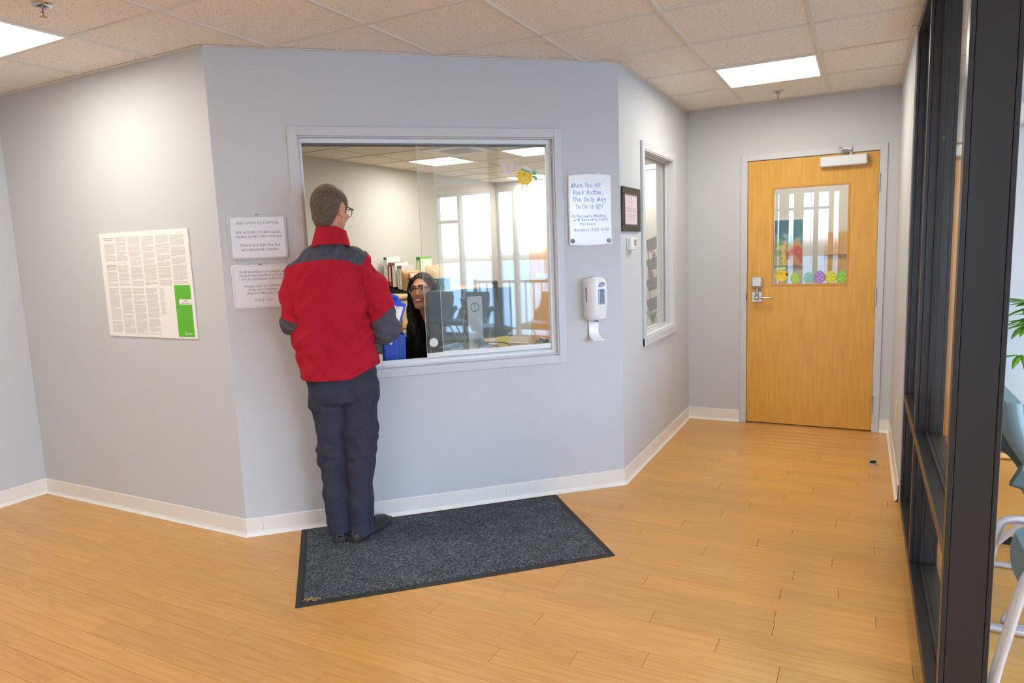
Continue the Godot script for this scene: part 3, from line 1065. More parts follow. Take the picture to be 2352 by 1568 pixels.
func chick_sticker(xf: Transform3D, s: float, label: String, plain: bool) -> void:
	var t := thing("chick_sticker", label, "sticker", xf)
	var b := MB.new()
	b.prism(oval(0, 0, 0.31 * s, 0.30 * s), 0, 0.0004)
	if plain:
		b.prism(PackedVector2Array([Vector2(0.2, 0.1) * s, Vector2(0.42, 0.22) * s, Vector2(0.3, -0.05) * s]), 0, 0.0004)
	var yel := mat(c8(250, 220, 60), 0.5)
	yel.backlight_enabled = true
	yel.backlight = c8(200, 170, 40)
	obj(b, "body", yel, t)
	var f := MB.new()
	for k in 9:
		var a := TAU * k / 9.0
		f.prism(oval(cos(a) * 0.11 * s + 0.02 * s, sin(a) * 0.09 * s - 0.12 * s, 0.035 * s, 0.025 * s, 8), 0.0004, 0.0006)
	obj(f, "down_spots", mat(c8(252, 238, 160), 0.5), t)
	var h := MB.new()
	if plain:
		h.prism(PackedVector2Array([Vector2(-0.30, 0.27) * s, Vector2(0.22, 0.33) * s, Vector2(0.16, 0.46) * s, Vector2(-0.26, 0.40) * s]), 0.0004, 0.0007)
		obj(h, "hat", mat(c8(186, 226, 170), 0.5), t)
	else:
		h.prism(PackedVector2Array([Vector2(-0.36, 0.30) * s, Vector2(-0.14, 0.26) * s, Vector2(0.2, 0.13) * s, Vector2(0.36, 0.06) * s, Vector2(0.30, 0.15) * s, Vector2(0.24, 0.30) * s, Vector2(0.10, 0.42) * s, Vector2(-0.06, 0.40) * s, Vector2(-0.13, 0.32) * s]), 0.0004, 0.0007)
		obj(h, "hat", mat(c8(242, 226, 206), 0.5), t)
		var rb := MB.new()
		rb.prism(PackedVector2Array([Vector2(-0.15, 0.27) * s, Vector2(0.22, 0.12) * s, Vector2(0.25, 0.19) * s, Vector2(-0.13, 0.34) * s]), 0.0007, 0.0009)
		rb.prism(PackedVector2Array([Vector2(0.27, 0.1) * s, Vector2(0.40, 0.06) * s, Vector2(0.52, 0.2) * s, Vector2(0.42, 0.2) * s, Vector2(0.44, 0.28) * s, Vector2(0.32, 0.2) * s]), 0.0004, 0.0008)
		rb.prism(PackedVector2Array([Vector2(0.28, 0.02) * s, Vector2(0.40, -0.12) * s, Vector2(0.5, -0.1) * s, Vector2(0.48, 0.0) * s, Vector2(0.36, 0.06) * s]), 0.0004, 0.0008)
		obj(rb, "ribbon", mat(c8(110, 190, 150), 0.5), t)
		var w := MB.new()
		w.prism(PackedVector2Array([Vector2(-0.31, 0.06) * s, Vector2(-0.40, 0.0) * s, Vector2(-0.29, -0.02) * s]), 0.0003, 0.0006)
		obj(w, "beak", mat(c8(240, 150, 50), 0.5), t)
	var e := MB.new()
	for q in [[-0.22, 0.12], [-0.02, 0.08]]:
		for i in 6:
			var a := PI * (0.1 + 0.8 * i / 5.0)
			e.prism(oval(q[0] * s + cos(a) * 0.05 * s, q[1] * s + sin(a) * 0.035 * s, 0.013 * s, 0.013 * s, 6), 0.0004, 0.0007)
	obj(e, "eyes", mat(c8(110, 70, 40), 0.5), t)
	var l := MB.new()
	for q in [-0.12, 0.10]:
		l.prism(PackedVector2Array([Vector2(q - 0.015, -0.28) * s, Vector2(q + 0.015, -0.28) * s, Vector2(q + 0.012, -0.42) * s, Vector2(q - 0.018, -0.42) * s]), 0, 0.0004)
		for a in [-0.7, 0.0, 0.7]:
			l.prism(PackedVector2Array([Vector2(q, -0.40) * s, Vector2(q + sin(a) * 0.1 - 0.01, -0.40 - cos(a) * 0.1) * s, Vector2(q + sin(a) * 0.1 + 0.02, -0.40 - cos(a) * 0.09) * s]), 0, 0.0004)
	obj(l, "legs", mat(c8(232, 150, 60), 0.5), t)

# ---------- dark aluminium glazed partition
func mullion(root: Node3D, z0: float, z1: float) -> void:
	var m := Node3D.new()
	m.name = "mullion"
	root.add_child(m, true)
	var zc := (z0 + z1) / 2
	var h := 2.552
	box_part("face_cap", Vector3(0.0120, h, z1 - z0), Vector3(PART_X + 0.006, h / 2, zc), M.bronze, m, 0.0012)
	box_part("web", Vector3(0.0870, h, z1 - z0 - 0.001), Vector3(PART_X + 0.0565, h / 2, zc), M.bronze, m, 0.0012)
	box_part("face_cap", Vector3(0.0120, h, z1 - z0), Vector3(PART_X + 0.107, h / 2, zc), M.bronze, m, 0.0012)

func build_partition() -> void:
	var w := struct_root("window_3", "dark aluminium framed glass partition", "window")
	mullion(w, -4.228, -4.178)
	mullion(w, -3.412, -3.362)
	mullion(w, -2.150, -2.100)
	# a last chamfer fillet on the post's near edge is part of the cap; rails run between mullions
	for bay in [[-4.178, -3.412], [-3.362, -2.150]]:
		var l: float = bay[1] - bay[0]
		var zc: float = (bay[0] + bay[1]) / 2
		box_part("sill_rail", Vector3(0.112, 0.05, l), Vector3(PART_X + 0.056, 0.025, zc), M.bronze, w, 0.0015)
		box_part("transom", Vector3(0.112, 0.044, l), Vector3(PART_X + 0.056, 0.624, zc), M.bronze, w, 0.0015)
		box_part("head_rail", Vector3(0.112, 0.044, l), Vector3(PART_X + 0.056, 2.529, zc), M.bronze, w, 0.0015)
		for y in [[0.05, 0.602], [0.646, 2.507]]:
			var hy: float = y[1] - y[0]
			var yc: float = (y[0] + y[1]) / 2
			for x in [0.0465, 0.0655]:
				for s in [-1.0, 1.0]:
					box_part("glazing_stop", Vector3(0.012, hy, 0.011), Vector3(PART_X + x, yc, zc + s * (l / 2 - 0.0055)), M.bronze_dark, w, 0.002)
					box_part("glazing_stop", Vector3(0.012, 0.011, l - 0.022), Vector3(PART_X + x, yc + s * (hy / 2 - 0.0055), zc), M.bronze_dark, w, 0.002)
			var g := obj(MB.new_box(Vector3(0.006, hy, l), 0.0), "pane", M.glass, w)
			g.position = Vector3(PART_X + 0.056, yc, zc)

# ---------- street side: storefront frames, pavement, railing, trees
func storefront(called: String, xf: Transform3D, s0: float, s1: float, y0: float, y1: float, posts: Array, bars: Array) -> void:
	var w := struct_root(called, "", "")
	w.transform = xf
	var fr: Material = M.alu_dark
	casing(w, "frame", s0, s1, y0, y1, 0.05, -0.11, 0.11, fr)
	for p in posts:
		box_part("mullion", Vector3(0.05, y1 - y0 - 0.1, 0.11), Vector3(p, (y0 + y1) / 2, -0.055), fr, w)
	for k in bars:
		box_part("transom", Vector3(k[1] - k[0], 0.05, 0.10), Vector3((k[0] + k[1]) / 2, k[2], -0.055), fr, w)
	var xs := [s0 + 0.05]
	xs.append_array(posts)
	xs.append(s1 - 0.05)
	for i in xs.size() - 1:
		var g := obj(MB.new_box(Vector3(xs[i + 1] - xs[i], y1 - y0 - 0.1, 0.006), 0.0), "pane", M.glass, w)
		g.position = Vector3((xs[i] + xs[i + 1]) / 2, (y0 + y1) / 2, -0.055)

func build_outside() -> void:
	storefront("window_4", Transform3D(Basis(Vector3(0, 0, 1), Vector3.UP, Vector3(-1, 0, 0)), Vector3(EAST_X, 0, -4.23)), 0.5, 5.69, 0.10, 2.46, [1.55, 2.85, 4.15, 5.20], [[5.2, 5.65, 2.0]])
	storefront("window_5", Transform3D(Basis(Vector3(-1, 0, 0), Vector3.UP, Vector3(0, 0, -1)), Vector3(EAST_X, 0, SOUTH_Z)), 3.6, 7.6, 0.10, 2.46, [4.6, 5.6, 6.6], [[4.625, 5.575, 2.1], [5.625, 6.575, 2.1]])
	var p := MB.new()
	p.box(Vector3(30, -0.35, 0), Vector3(120, 0.4, 120))
	tag(obj(p, "pavement", mat(c8(176, 174, 168), 0.9)), "", "", "", "structure")
	# stair railing outside the east windows
	var r := thing("stair_railing", "dark steel railing with upright bars outside the window wall, seen mirrored in the glass", "railing", Transform3D(Basis(), Vector3(5.9, -0.15, 0)))
	var b := MB.new()
	b.box(Vector3(0, 1.05, -0.2), Vector3(0.05, 0.05, 4.4), 0.004)
	b.box(Vector3(0, 0.15, -0.2), Vector3(0.04, 0.04, 4.4), 0.004)
	obj(b, "rail", M.bronze, r)
	for k in 25:
		box_part("baluster", Vector3(0.02, 0.9, 0.02), Vector3(0, 0.6, -2.3 + k * 0.175), M.bronze, r, 0.0)
	for z in [-2.4, 0.0, 2.0]:
		box_part("post", Vector3(0.06, 1.1, 0.06), Vector3(0, 0.55, z), M.bronze, r, 0.003)
	for o in [0.0, -0.35]:
		var d := MB.new()
		d.box(Vector3(0, 0.75 + o, -3.25), Vector3(0.05, 0.05, 2.0), 0.004, Basis(Vector3.RIGHT, -0.5))
		obj(d, "sloping_rail", M.bronze, r)
	# bare street trees
	var bark := mat(c8(112, 92, 80), 0.9)
	for k in [[19.0, 3.0, 6.5, "reddish bare tree beyond the pavement, nearest the left window post"], [24.0, -3.5, 8.0, "tall bare tree beyond the pavement, right of the reddish one"], [17.0, -9.0, 6.0, "small bare tree beyond the pavement, at the far right"]]:
		var t := thing("street_tree", k[3], "tree", Transform3D(Basis(), Vector3(k[0], -0.15, k[1])))
		var g := MB.new()
		g.tube(vec3s([[0, 0, 0], [0.05, k[2] * 0.25, 0.03], [0, k[2] * 0.5, 0]]), [0.16, 0.13, 0.09], 8)
		obj(g, "trunk", bark, t)
		var c := MB.new()
		for i in 46:
			var a := rng.randf() * TAU
			var y0: float = k[2] * rng.randf_range(0.25, 0.5)
			var l: float = k[2] * rng.randf_range(0.25, 0.5)
			var mid := Vector3(cos(a) * l * 0.35, y0 + l * 0.45, sin(a) * l * 0.35)
			var tip := Vector3(cos(a + 0.3) * l * 0.7, y0 + l, sin(a + 0.3) * l * 0.7)
			c.tube(PackedVector3Array([Vector3(0, y0, 0), mid, tip]), [0.05, 0.025, 0.01], 5, false)
		tag(obj(c, "branches", mat(c8(150, 112, 96), 0.9), t), "", "", "", "stuff")
	var h := thing("far_building", "long low pale building across the street", "building", Transform3D(Basis(), Vector3(44, -0.15, -6)))
	box_part("wall", Vector3(6, 5.5, 40), Vector3(0, 2.75, 0), mat(c8(206, 200, 192), 0.9), h)
	box_part("roof", Vector3(6.8, 0.5, 40.8), Vector3(0, 5.75, 0), mat(c8(130, 122, 118), 0.9), h)
	for k in 8:
		box_part("window", Vector3(0.1, 1.6, 2.4), Vector3(-3.02, 2.4, -17 + k * 4.8), mat(c8(90, 104, 120), 0.2), h)

# ---------- handwriting: strokes on a 5 x 9 grid, pen lifts at spaces; y 2 is the baseline
const PEN := {"W": "0812263248", "h": "0802 0516263532", "e": "04343526160503122233", "n": "0602 0516263532", "Y": "082548 2522", "o": "162635332212030516", "u": "060312223336 3632", "H": "0802 0545 4842", "i": "1612 1718", "t": "18132232 0636", "R": "02082837362505 2542", "c": "35261605031222 33", "k": "0802 3604 1432", "B": "02082837362505 2534332202", "m": "0602 05162522 25364542", ",": "2210", "T": "0848 2822", "O": "182837332212030718", "l": "1812", "y": "0623 361000", "a": "35261605031222333632", "G": "37281807031222333525", "s": "35261605142433221203", "U": "0803122233 38 3833", "P": "02082837362505", "!": "1814 1312", "A": "022842 1535", "r": "0602 04162635", "v": "062246", "M": "0208254842", "g": "35260503122233 3631201001", "w": "0612253246", "d": "35260503122233 3832", "2": "07182837350242", "3": "0718283736251534 3433221203", "0": "18283733221203 0307 0718", ":": "1516 1312", "-": "0434", ".": "1213"}

func scrawl(b: MB, s: String, x0: float, y: float, x1: float, cap: float, xf: Transform3D, pen: float, r: RandomNumberGenerator) -> void:
	var adv := 0.0
	var at := []
	for ch in s:
		at.append(adv)
		adv += 3.0 if ch == " " else 2.6 if ch in "il!:.,t" else 5.4 if ch in "WMmw" else 4.6
	var k := (x1 - x0) / adv
	var ky := cap / 6.0
	for i in s.length():
		var ch := s[i]
		if not PEN.has(ch):
			continue
		var jx := r.randf_range(-0.2, 0.2)
		var jy := r.randf_range(-0.35, 0.35)
		for stroke in (PEN[ch] as String).split(" ", false):
			var path := PackedVector3Array()
			for q in range(0, stroke.length() - 1, 2):
				var px := float(stroke[q]) * 0.86 + jx
				var py := float(stroke[q + 1]) - 2.0 + jy
				path.append(xf * Vector3(x0 + (at[i] + px + py * 0.06) * k, y + py * ky, 0.0006))
			for q in path.size() - 1:
				var d := path[q + 1] - path[q]
				if d.length() < 1e-5:
					continue
				var e := d.normalized()
				var out := xf.basis.z.normalized()
				b.box((path[q] + path[q + 1]) / 2, Vector3(d.length() + pen * 0.8, pen, 0.0008), 0.0, Basis(e, out.cross(e), out))

# light grey printed notice in a clear rounded wall frame
func notice_frame(label: String, w: float, h: float, xf: Transform3D, lines: Array, edge: Color) -> void:
	var t := thing("framed_notice", label, "sign", xf, "notices left of the service window")
	var b := MB.new()
	b.prism(rrect(0, 0, w, h, 0.022, 7), 0.0, 0.010, Transform3D(), 0.004)
	obj(b, "frame", mat(edge, 0.3), t)
	var p := MB.new()
	p.prism(rrect(0.013, 0.013, w - 0.013, h - 0.013, 0.006, 4), 0.010, 0.0108, Transform3D(), 0.0004)
	obj(p, "sheet", mat(c8(232, 235, 241), 0.45), t)
	var k := MB.new()
	for l in lines:
		write(k, l[0], l[1], l[2], l[3], Transform3D(Basis(), Vector3(0, 0, 0.0107)), l[5] if l.size() > 5 else "Droid Sans", l.size() <= 5, 0.25 if l.size() > 5 else 0.0, l[4])
	obj(k, "lettering", mat(c8(158, 164, 178), 0.6), t)
	var c := MB.new()
	c.prism(rrect(w / 2 - 0.009, h - 0.004, w / 2 + 0.009, h + 0.003, 0.002, 3), 0.0, 0.008)
	obj(c, "hanging_tab", mat(c8(120, 122, 124), 0.4), t)

func build_wall_things() -> void:
	# --- poster of privacy text
	var pw := 0.762
	var ph := 0.592
	var t := thing("privacy_poster", "large white text poster with a green block, on the left wall", "poster", Transform3D(Basis(Vector3.BACK, -0.003), Vector3(-3.946, 1.085, PA.y + 0.001)))
	var im := Image.create(1200, 940, false, Image.FORMAT_RGB8)
	im.fill(c8(246, 243, 240))
	var r := RandomNumberGenerator.new()
	r.seed = 5
	var ink := [c8(190, 184, 182), c8(178, 172, 170), c8(202, 196, 194)]
	var cols_top := [[0.052, 0.172], [0.190, 0.312], [0.338, 0.472], [0.492, 0.628], [0.648, 0.788], [0.808, 0.955]]
	var cols_bot := [[0.050, 0.168], [0.192, 0.318], [0.338, 0.466], [0.488, 0.612], [0.640, 0.762]]
	for blk in 2:
		var cols: Array = cols_top if blk == 0 else cols_bot
		for ci in cols.size():
			var x0 := int(cols[ci][0] * 1200)
			var x1 := int(cols[ci][1] * 1200)
			var y := 36 + ci * 2 if blk == 0 else 500
			if blk == 0 and ci == 0:
				y = 96
			var y1 := 478 if blk == 0 else 912
			if blk == 1 and ci == 4:
				y1 = 730
			var para := r.randi_range(6, 20)
			while y < y1:
				if blk == 0 and ci < 2 and absi(y - 272) < 16:
					y += 34
					continue
				para -= 1
				var end := x1 if para > 0 else x0 + int((x1 - x0) * r.randf_range(0.3, 0.9))
				if blk == 1 and ci == 4: end = x0 + int((x1 - x0) * r.randf_range(0.25, 0.55))
				var x := x0
				var shade: Color = ink[r.randi() % 3]
				if para <= 0 and r.randf() < 0.4: shade = c8(120, 112, 110)
				while x < end:
					var l := mini(r.randi_range(6, 24), end - x)
					im.fill_rect(Rect2i(x, y, l, 3), shade)
					x += l + 3
				y += 6
				if para <= 0:
					para = r.randi_range(5, 24)
					y += 7
	im.fill_rect(Rect2i(60, 276, 310, 2), c8(190, 186, 182))
	var b := MB.new()
	b.prism(PackedVector2Array([Vector2(0, 0), Vector2(pw, 0), Vector2(pw, ph), Vector2(0, ph)]), 0, 0.0045)
	obj(b, "board", mat(c8(240, 238, 234), 0.6), t)
	var s := MB.new()
	s.quad(Vector3(0, 0, 0.0049), Vector3(pw, 0, 0.0049), Vector3(pw, ph, 0.0049), Vector3(0, ph, 0.0049), Vector3.BACK, [Vector2(0, 1), Vector2(1, 1), Vector2(1, 0), Vector2(0, 0)])
	var pm := mat(Color.WHITE, 0.35)
	pm.albedo_texture = ImageTexture.create_from_image(im)
	obj(s, "printed_sheet", pm, t)
	var px := Transform3D(Basis(), Vector3(0, 0, 0.0049))
	var gb := MB.new()
	gb.prism(PackedVector2Array([Vector2(0.802 * pw, 0.015 * ph), Vector2(0.972 * pw, 0.015 * ph), Vector2(0.972 * pw, 0.494 * ph), Vector2(0.802 * pw, 0.494 * ph)]), 0.0049, 0.0053)
	obj(gb, "green_block", mat(c8(98, 190, 44), 0.45), t)
	var wl := MB.new()
	wl.prism(rrect(0.842 * pw, 0.316 * ph, 0.985 * pw, 0.364 * ph, 0.006, 4), 0.0051, 0.0056)
	obj(wl, "white_tab", M.paper, t)
	var tx := MB.new()
	write(tx, "Lifespan's Summary Notice", 0.0, 0.113 * pw, 0.950 * ph, px, "Droid Sans", true, 0.0, 0.122 * pw)
	write(tx, "Of Privacy Practices", 0.0, 0.113 * pw, 0.934 * ph, px, "Droid Sans", true, 0.0, 0.092 * pw)
	write(tx, "Lifespan Joint Privacy Notice", 0.0, 0.113 * pw, 0.688 * ph, px, "Droid Sans", true, 0.0, 0.118 * pw)
	var p6 := Transform3D(Basis(), Vector3(0, 0, 0.0056))
	write(tx, "Lifespan", 0.0, 0.913 * pw, 0.351 * ph, p6, "Droid Sans", true, 0.0, 0.038 * pw)
	write(tx, "Joint Privacy Notice", 0.0, 0.913 * pw, 0.330 * ph, p6, "Droid Sans", true, 0.0, 0.094 * pw)
	obj(tx, "heading", mat(c8(110, 98, 92), 0.6), t)
	var lg := MB.new()
	for i in 14:
		var a := TAU * i / 14.0
		if i != 3 and i != 10:
			lg.prism(oval(0.884 * pw + cos(a) * 0.0062, 0.047 * ph + sin(a) * 0.0085, 0.0017, 0.0017, 8), 0.0052, 0.0057)
	write(lg, "Lifespan", 0.0, 0.928 * pw, 0.047 * ph, p6, "Droid Sans", true, 0.0, 0.052 * pw)
	obj(lg, "white_logo", M.paper, t)
	# --- two framed notices
	notice_frame("grey framed notice headed NO CASH ACCEPTED, upper one left of the service window", 0.290, 0.232, on(W_AB, 0.043, 1.495, 0.0005), [["NO CASH ACCEPTED", 0.0185, 0.147, 0.190, 0.205], ["We accept credit cards,", 0.0185, 0.150, 0.143, 0.226], ["debit cards and checks.", 0.0185, 0.150, 0.121, 0.226], ["There is a $30 fee for", 0.0185, 0.151, 0.076, 0.199], ["all returned checks.", 0.0185, 0.150, 0.053, 0.186]], c8(196, 200, 202))
	notice_frame("white framed notice ending in Thank you, lower one, partly behind the man's shoulder", 0.290, 0.230, on(W_AB, 0.040, 1.241, 0.0005), [["Staff members are required", 0.0165, 0.152, 0.192, 0.222], ["to give each patient a receipt", 0.0165, 0.154, 0.174, 0.226], ["for all payments collected.", 0.0165, 0.153, 0.155, 0.205], ["Please ask for a receipt", 0.0165, 0.152, 0.118, 0.186], ["if the staff member", 0.0165, 0.152, 0.099, 0.147], ["doesn't offer you one.", 0.0165, 0.154, 0.081, 0.171], ["Thank you!", 0.019, 0.148, 0.045, 0.094, "Droid Serif"]], c8(222, 224, 228))
	# --- whiteboard with blue handwriting
	var wb := thing("whiteboard", "small white dry-erase board with blue handwriting, right of the service window", "whiteboard", on(W_AB, 1.904, 1.505, 0.0005))
	var W := 0.282
	var H := 0.415
	var op := PackedVector2Array()
	for i in 13:
		var u := i / 12.0
		op.append(Vector2(0.006 + u * (W - 0.012), H - 0.006 + 0.008 * sin(PI * u)))
	for i in 13:
		var u := 1.0 - i / 12.0
		op.append(Vector2(0.006 + u * (W - 0.012), 0.006 - 0.008 * sin(PI * u)))
	var fb := MB.new()
	fb.prism(op, 0, 0.014, Transform3D(), 0.004)
	obj(fb, "frame", mat(c8(240, 242, 244), 0.3), wb)
	var sb := MB.new()
	sb.prism(rrect(0.013, 0.013, W - 0.013, H - 0.016, 0.004, 3), 0.0135, 0.0146)
	obj(sb, "writing_surface", mat(c8(236, 240, 245), 0.15), wb)
	var hk := MB.new()
	hk.box(Vector3(0.195, H + 0.004, 0.005), Vector3(0.03, 0.008, 0.006), 0.001)
	obj(hk, "hook", M.white, wb)
	var ln := MB.new()
	var wx := Transform3D(Basis(), Vector3(0, 0, 0.0147))
	var hr := RandomNumberGenerator.new()
	hr.seed = 3
	for l in [["When You Hit", 0.024, 0.338, 0.210, 0.026], ["Rock Bottom,", 0.038, 0.298, 0.226, 0.024], ["The Only Way", 0.031, 0.257, 0.248, 0.025], ["To Go is UP!", 0.048, 0.217, 0.222, 0.022], ["All Recovery Meeting", 0.022, 0.165, 0.240, 0.015], ["with Recovery coach", 0.037, 0.145, 0.256, 0.014], ["Melissa", 0.075, 0.120, 0.174, 0.014], ["Mondays 2:00-3:00", 0.036, 0.085, 0.258, 0.016]]:
		scrawl(ln, l[0], l[1], l[2], l[3], l[4], wx, 0.0019 if l[4] > 0.02 else 0.0014, hr)
	ln.box(Vector3(0.192, 0.212, 0.0150), Vector3(0.026, 0.0022, 0.0006), 0.0)
	obj(ln, "handwriting", mat(c8(52, 112, 200), 0.5), wb)
	for q in [[0.026, 0.028], [0.256, 0.026]]:
		var m := thing("magnet", "round black and white magnet in the lower %s corner of the whiteboard" % ("left" if q[0] < 0.1 else "right"), "magnet", on(W_AB, 1.904 + q[0], 1.505 + q[1], 0.0005) * wx)
		var db := MB.new()
		db.prism(oval(0, 0, 0.0125, 0.0125, 24), 0, 0.004, Transform3D(), 0.001)
		obj(db, "disc", mat(c8(34, 38, 46), 0.4), m)
		var fl := MB.new()
		for i in 6:
			var a := TAU * i / 6 + 0.3
			fl.prism(oval(cos(a) * 0.0065, sin(a) * 0.0065, 0.0022, 0.0022, 10), 0.004, 0.0045)
		obj(fl, "white_marks", M.white, m)
	# --- hand sanitiser dispenser
	var ds := thing("sanitizer_dispenser", "white wall-mounted hand sanitizer dispenser below the whiteboard", "dispenser", on(W_AB, 2.0515, 1.062, 0.0))
	var db2 := MB.new()
	# shell lofted upwards: depth and width change with height
	var rings := []
	for k in [[0.0, 0.042, 0.060, 0.030], [0.004, 0.052, 0.082, 0.034], [0.016, 0.058, 0.094, 0.036], [0.05, 0.0615, 0.101, 0.038], [0.11, 0.0635, 0.105, 0.040], [0.18, 0.0635, 0.105, 0.040], [0.222, 0.062, 0.102, 0.040], [0.240, 0.058, 0.094, 0.036], [0.248, 0.050, 0.080, 0.030], [0.251, 0.036, 0.052, 0.022]]:
		var ring := PackedVector3Array()
		for q in rrect(-k[1], 0.0, k[1], k[2], k[3], 8):
			var bow: float = 0.012 * (1.0 - pow(q.x / k[1], 2.0)) * (q.y / k[2])
			ring.append(Vector3(q.x, k[0] + (0.010 * (1.0 - pow(q.x / k[1], 2.0)) * (1.0 if k[0] > 0.23 else 0.0)), q.y + bow))
		rings.append(ring)
	db2.loft(rings)
	var gloss := mat(c8(240, 241, 244), 0.22)
	obj(db2, "shell", gloss, ds)
	var bk := MB.new()
	bk.prism(rrect(-0.060, 0.012, 0.060, 0.246, 0.012), 0.0, 0.05, Transform3D(), 0.003)
	obj(bk, "back_housing", gloss, ds)
	# refill window, dark grey smoky bottle behind a proud clear cover
	var vw := MB.new()
	vw.prism(rrect(-0.010, 0.098, 0.034, 0.188, 0.006), 0.112, 0.1185, Transform3D(), 0.002)
	obj(vw, "refill_window", mat(c8(150, 162, 174), 0.08), ds)
	var bt := MB.new()
	bt.prism(rrect(-0.002, 0.104, 0.026, 0.150, 0.005), 0.1180, 0.1195, Transform3D(), 0.0006)
	bt.prism(rrect(0.002, 0.150, 0.022, 0.170, 0.004), 0.1180, 0.1195, Transform3D(), 0.0006)
	bt.prism(rrect(-0.004, 0.172, 0.028, 0.184, 0.003), 0.1180, 0.1193, Transform3D(), 0.0006)
	obj(bt, "refill_bottle", mat(c8(108, 122, 136), 0.12), ds)
	var gl := MB.new()
	gl.prism(rrect(-0.008, 0.100, -0.003, 0.186, 0.002), 0.1183, 0.1192)
	gl.prism(rrect(0.028, 0.100, 0.031, 0.186, 0.001), 0.1183, 0.1192)
	obj(gl, "window_rib", mat(c8(206, 214, 222), 0.1), ds)
	var blue := mat(c8(60, 66, 160), 0.4)
	var lb := MB.new()
	lb.prism(PackedVector2Array([Vector2(-0.006, 0.201), Vector2(0.028, 0.204), Vector2(0.033, 0.224), Vector2(0.0, 0.221)]), 0.1125, 0.1195)
	var sx := Transform3D(Basis(Vector3(0, 0, 1), Vector3(0, 1, 0), Vector3(-1, 0, 0)), Vector3(-0.062, 0, 0))
	obj(lb, "logo_patch", blue, ds)
	lb = MB.new()
	lb.prism(PackedVector2Array([Vector2(0.052, 0.118), Vector2(0.070, 0.112), Vector2(0.070, 0.192), Vector2(0.052, 0.198)]), 0.0, 0.0028, sx)
	obj(lb, "logo_patch", blue, ds)
	var red := MB.new()
	red.prism(PackedVector2Array([Vector2(0.006, 0.2235), Vector2(0.016, 0.2285), Vector2(0.026, 0.2255), Vector2(0.02, 0.2238)]), 0.1125, 0.1194)
	obj(red, "logo_arc", mat(c8(206, 90, 130), 0.4), ds)
	red = MB.new()
	red.prism(PackedVector2Array([Vector2(0.0705, 0.14), Vector2(0.0735, 0.155), Vector2(0.0705, 0.17)]), 0.0, 0.0026, sx)
	obj(red, "logo_arc", mat(c8(206, 90, 130), 0.4), ds)
	var lt := MB.new()
	write(lt, "Purell", 0.0165, 0.0135, 0.2125, Transform3D(Basis(Vector3.BACK, 0.1), Vector3(0.02, 0, 0.1196)), "Droid Sans", true, 0.25, 0.029)
	write(lt, "PURELL", 0.0, 0.155, -0.061, sx * Transform3D(Basis(Vector3.BACK, PI / 2), Vector3(0, 0, 0.0029)), "Droid Sans", true, 0.0, 0.07)
	obj(lt, "logo_lettering", M.white, ds)
	var dr := MB.new()
	var drip := []
	for k in [[0.012, 0.034, 0.012], [-0.03, 0.033, 0.010], [-0.07, 0.031, 0.010], [-0.095, 0.033, 0.018], [-0.112, 0.036, 0.045], [-0.119, 0.037, 0.075], [-0.119, 0.036, 0.088]]:
		drip.append(k)
	var path := []
	for k in drip:
		var ring := PackedVector3Array()
		for q in rrect(-k[1], -0.0035, k[1], 0.0035, 0.0033, 3):
			var flat: float = clampf((k[2] - 0.012) / 0.05, 0.0, 1.0)
			var lip: float = 0.006 * pow(absf(q.x) / k[1], 4.0) * flat
			ring.append(Vector3(q.x, k[0] + q.y * flat + lip, k[2] + q.y * (1.0 - flat)))
		path.append(ring)
	dr.loft(path)
	obj(dr, "drip_tray", gloss, ds)
	var nz := MB.new()
	nz.box(Vector3(0.002, -0.006, 0.05), Vector3(0.022, 0.014, 0.024), 0.003)
	obj(nz, "nozzle", mat(c8(120, 124, 130), 0.4), ds)
	nz = MB.new()
	nz.ball(Vector3(-0.02, 0.018, 0.107), Vector3(0.002, 0.002, 0.001), 8)
	obj(nz, "sensor", mat(c8(90, 94, 100), 0.4), ds)
	# --- certificate frame and thermostat on the side wall
	var fr := thing("picture_frame", "black framed certificate on the side wall, above the thermostat", "picture frame", on(W_BC, 0.014, 1.582, 0.0))
	var fw := 0.368
	var fh := 0.270
	for k in [[fw / 2, 0.021, fw, 0.042], [fw / 2, fh - 0.021, fw, 0.042], [0.021, fh / 2, 0.042, fh - 0.084], [fw - 0.021, fh / 2, 0.042, fh - 0.084]]:
		box_part("moulding", Vector3(k[2], k[3], 0.014), Vector3(k[0], k[1], 0.007), mat(c8(46, 44, 42), 0.35), fr, 0.004)
	for k in [[fw / 2, 0.038, fw - 0.066, 0.012], [fw / 2, fh - 0.038, fw - 0.066, 0.012], [0.038, fh / 2, 0.012, fh - 0.066], [fw - 0.038, fh / 2, 0.012, fh - 0.066]]:
		box_part("inner_lip", Vector3(k[2], k[3], 0.013), Vector3(k[0], k[1], 0.0085), mat(c8(74, 70, 66), 0.3), fr, 0.003)
	var pp := MB.new()
	pp.prism(rrect(0.04, 0.04, fw - 0.04, fh - 0.04, 0.001, 1), 0.002, 0.005)
	obj(pp, "certificate", mat(c8(228, 216, 222), 0.25), fr)
	var pt := MB.new()
	for i in 15:
		var l := r.randf_range(0.05, 0.1) if i < 6 or i > 11 else 0.19
		if i % 5 != 4:
			pt.box(Vector3(fw / 2, fh - 0.062 - i * 0.0105, 0.0052), Vector3(l, 0.0022, 0.0004), 0.0)
	obj(pt, "print", mat(c8(168, 142, 146), 0.5), fr)
	var th := thing("thermostat", "white wall thermostat with a grey display, under the black picture frame", "thermostat", on(W_BC, 0.118, 1.466, 0.0))
	box_part("back_plate", Vector3(0.118, 0.080, 0.008), Vector3(0.059, 0.040, 0.004), M.white, th, 0.003)
	box_part("body", Vector3(0.112, 0.076, 0.022), Vector3(0.062, 0.040, 0.019), M.white, th, 0.005)
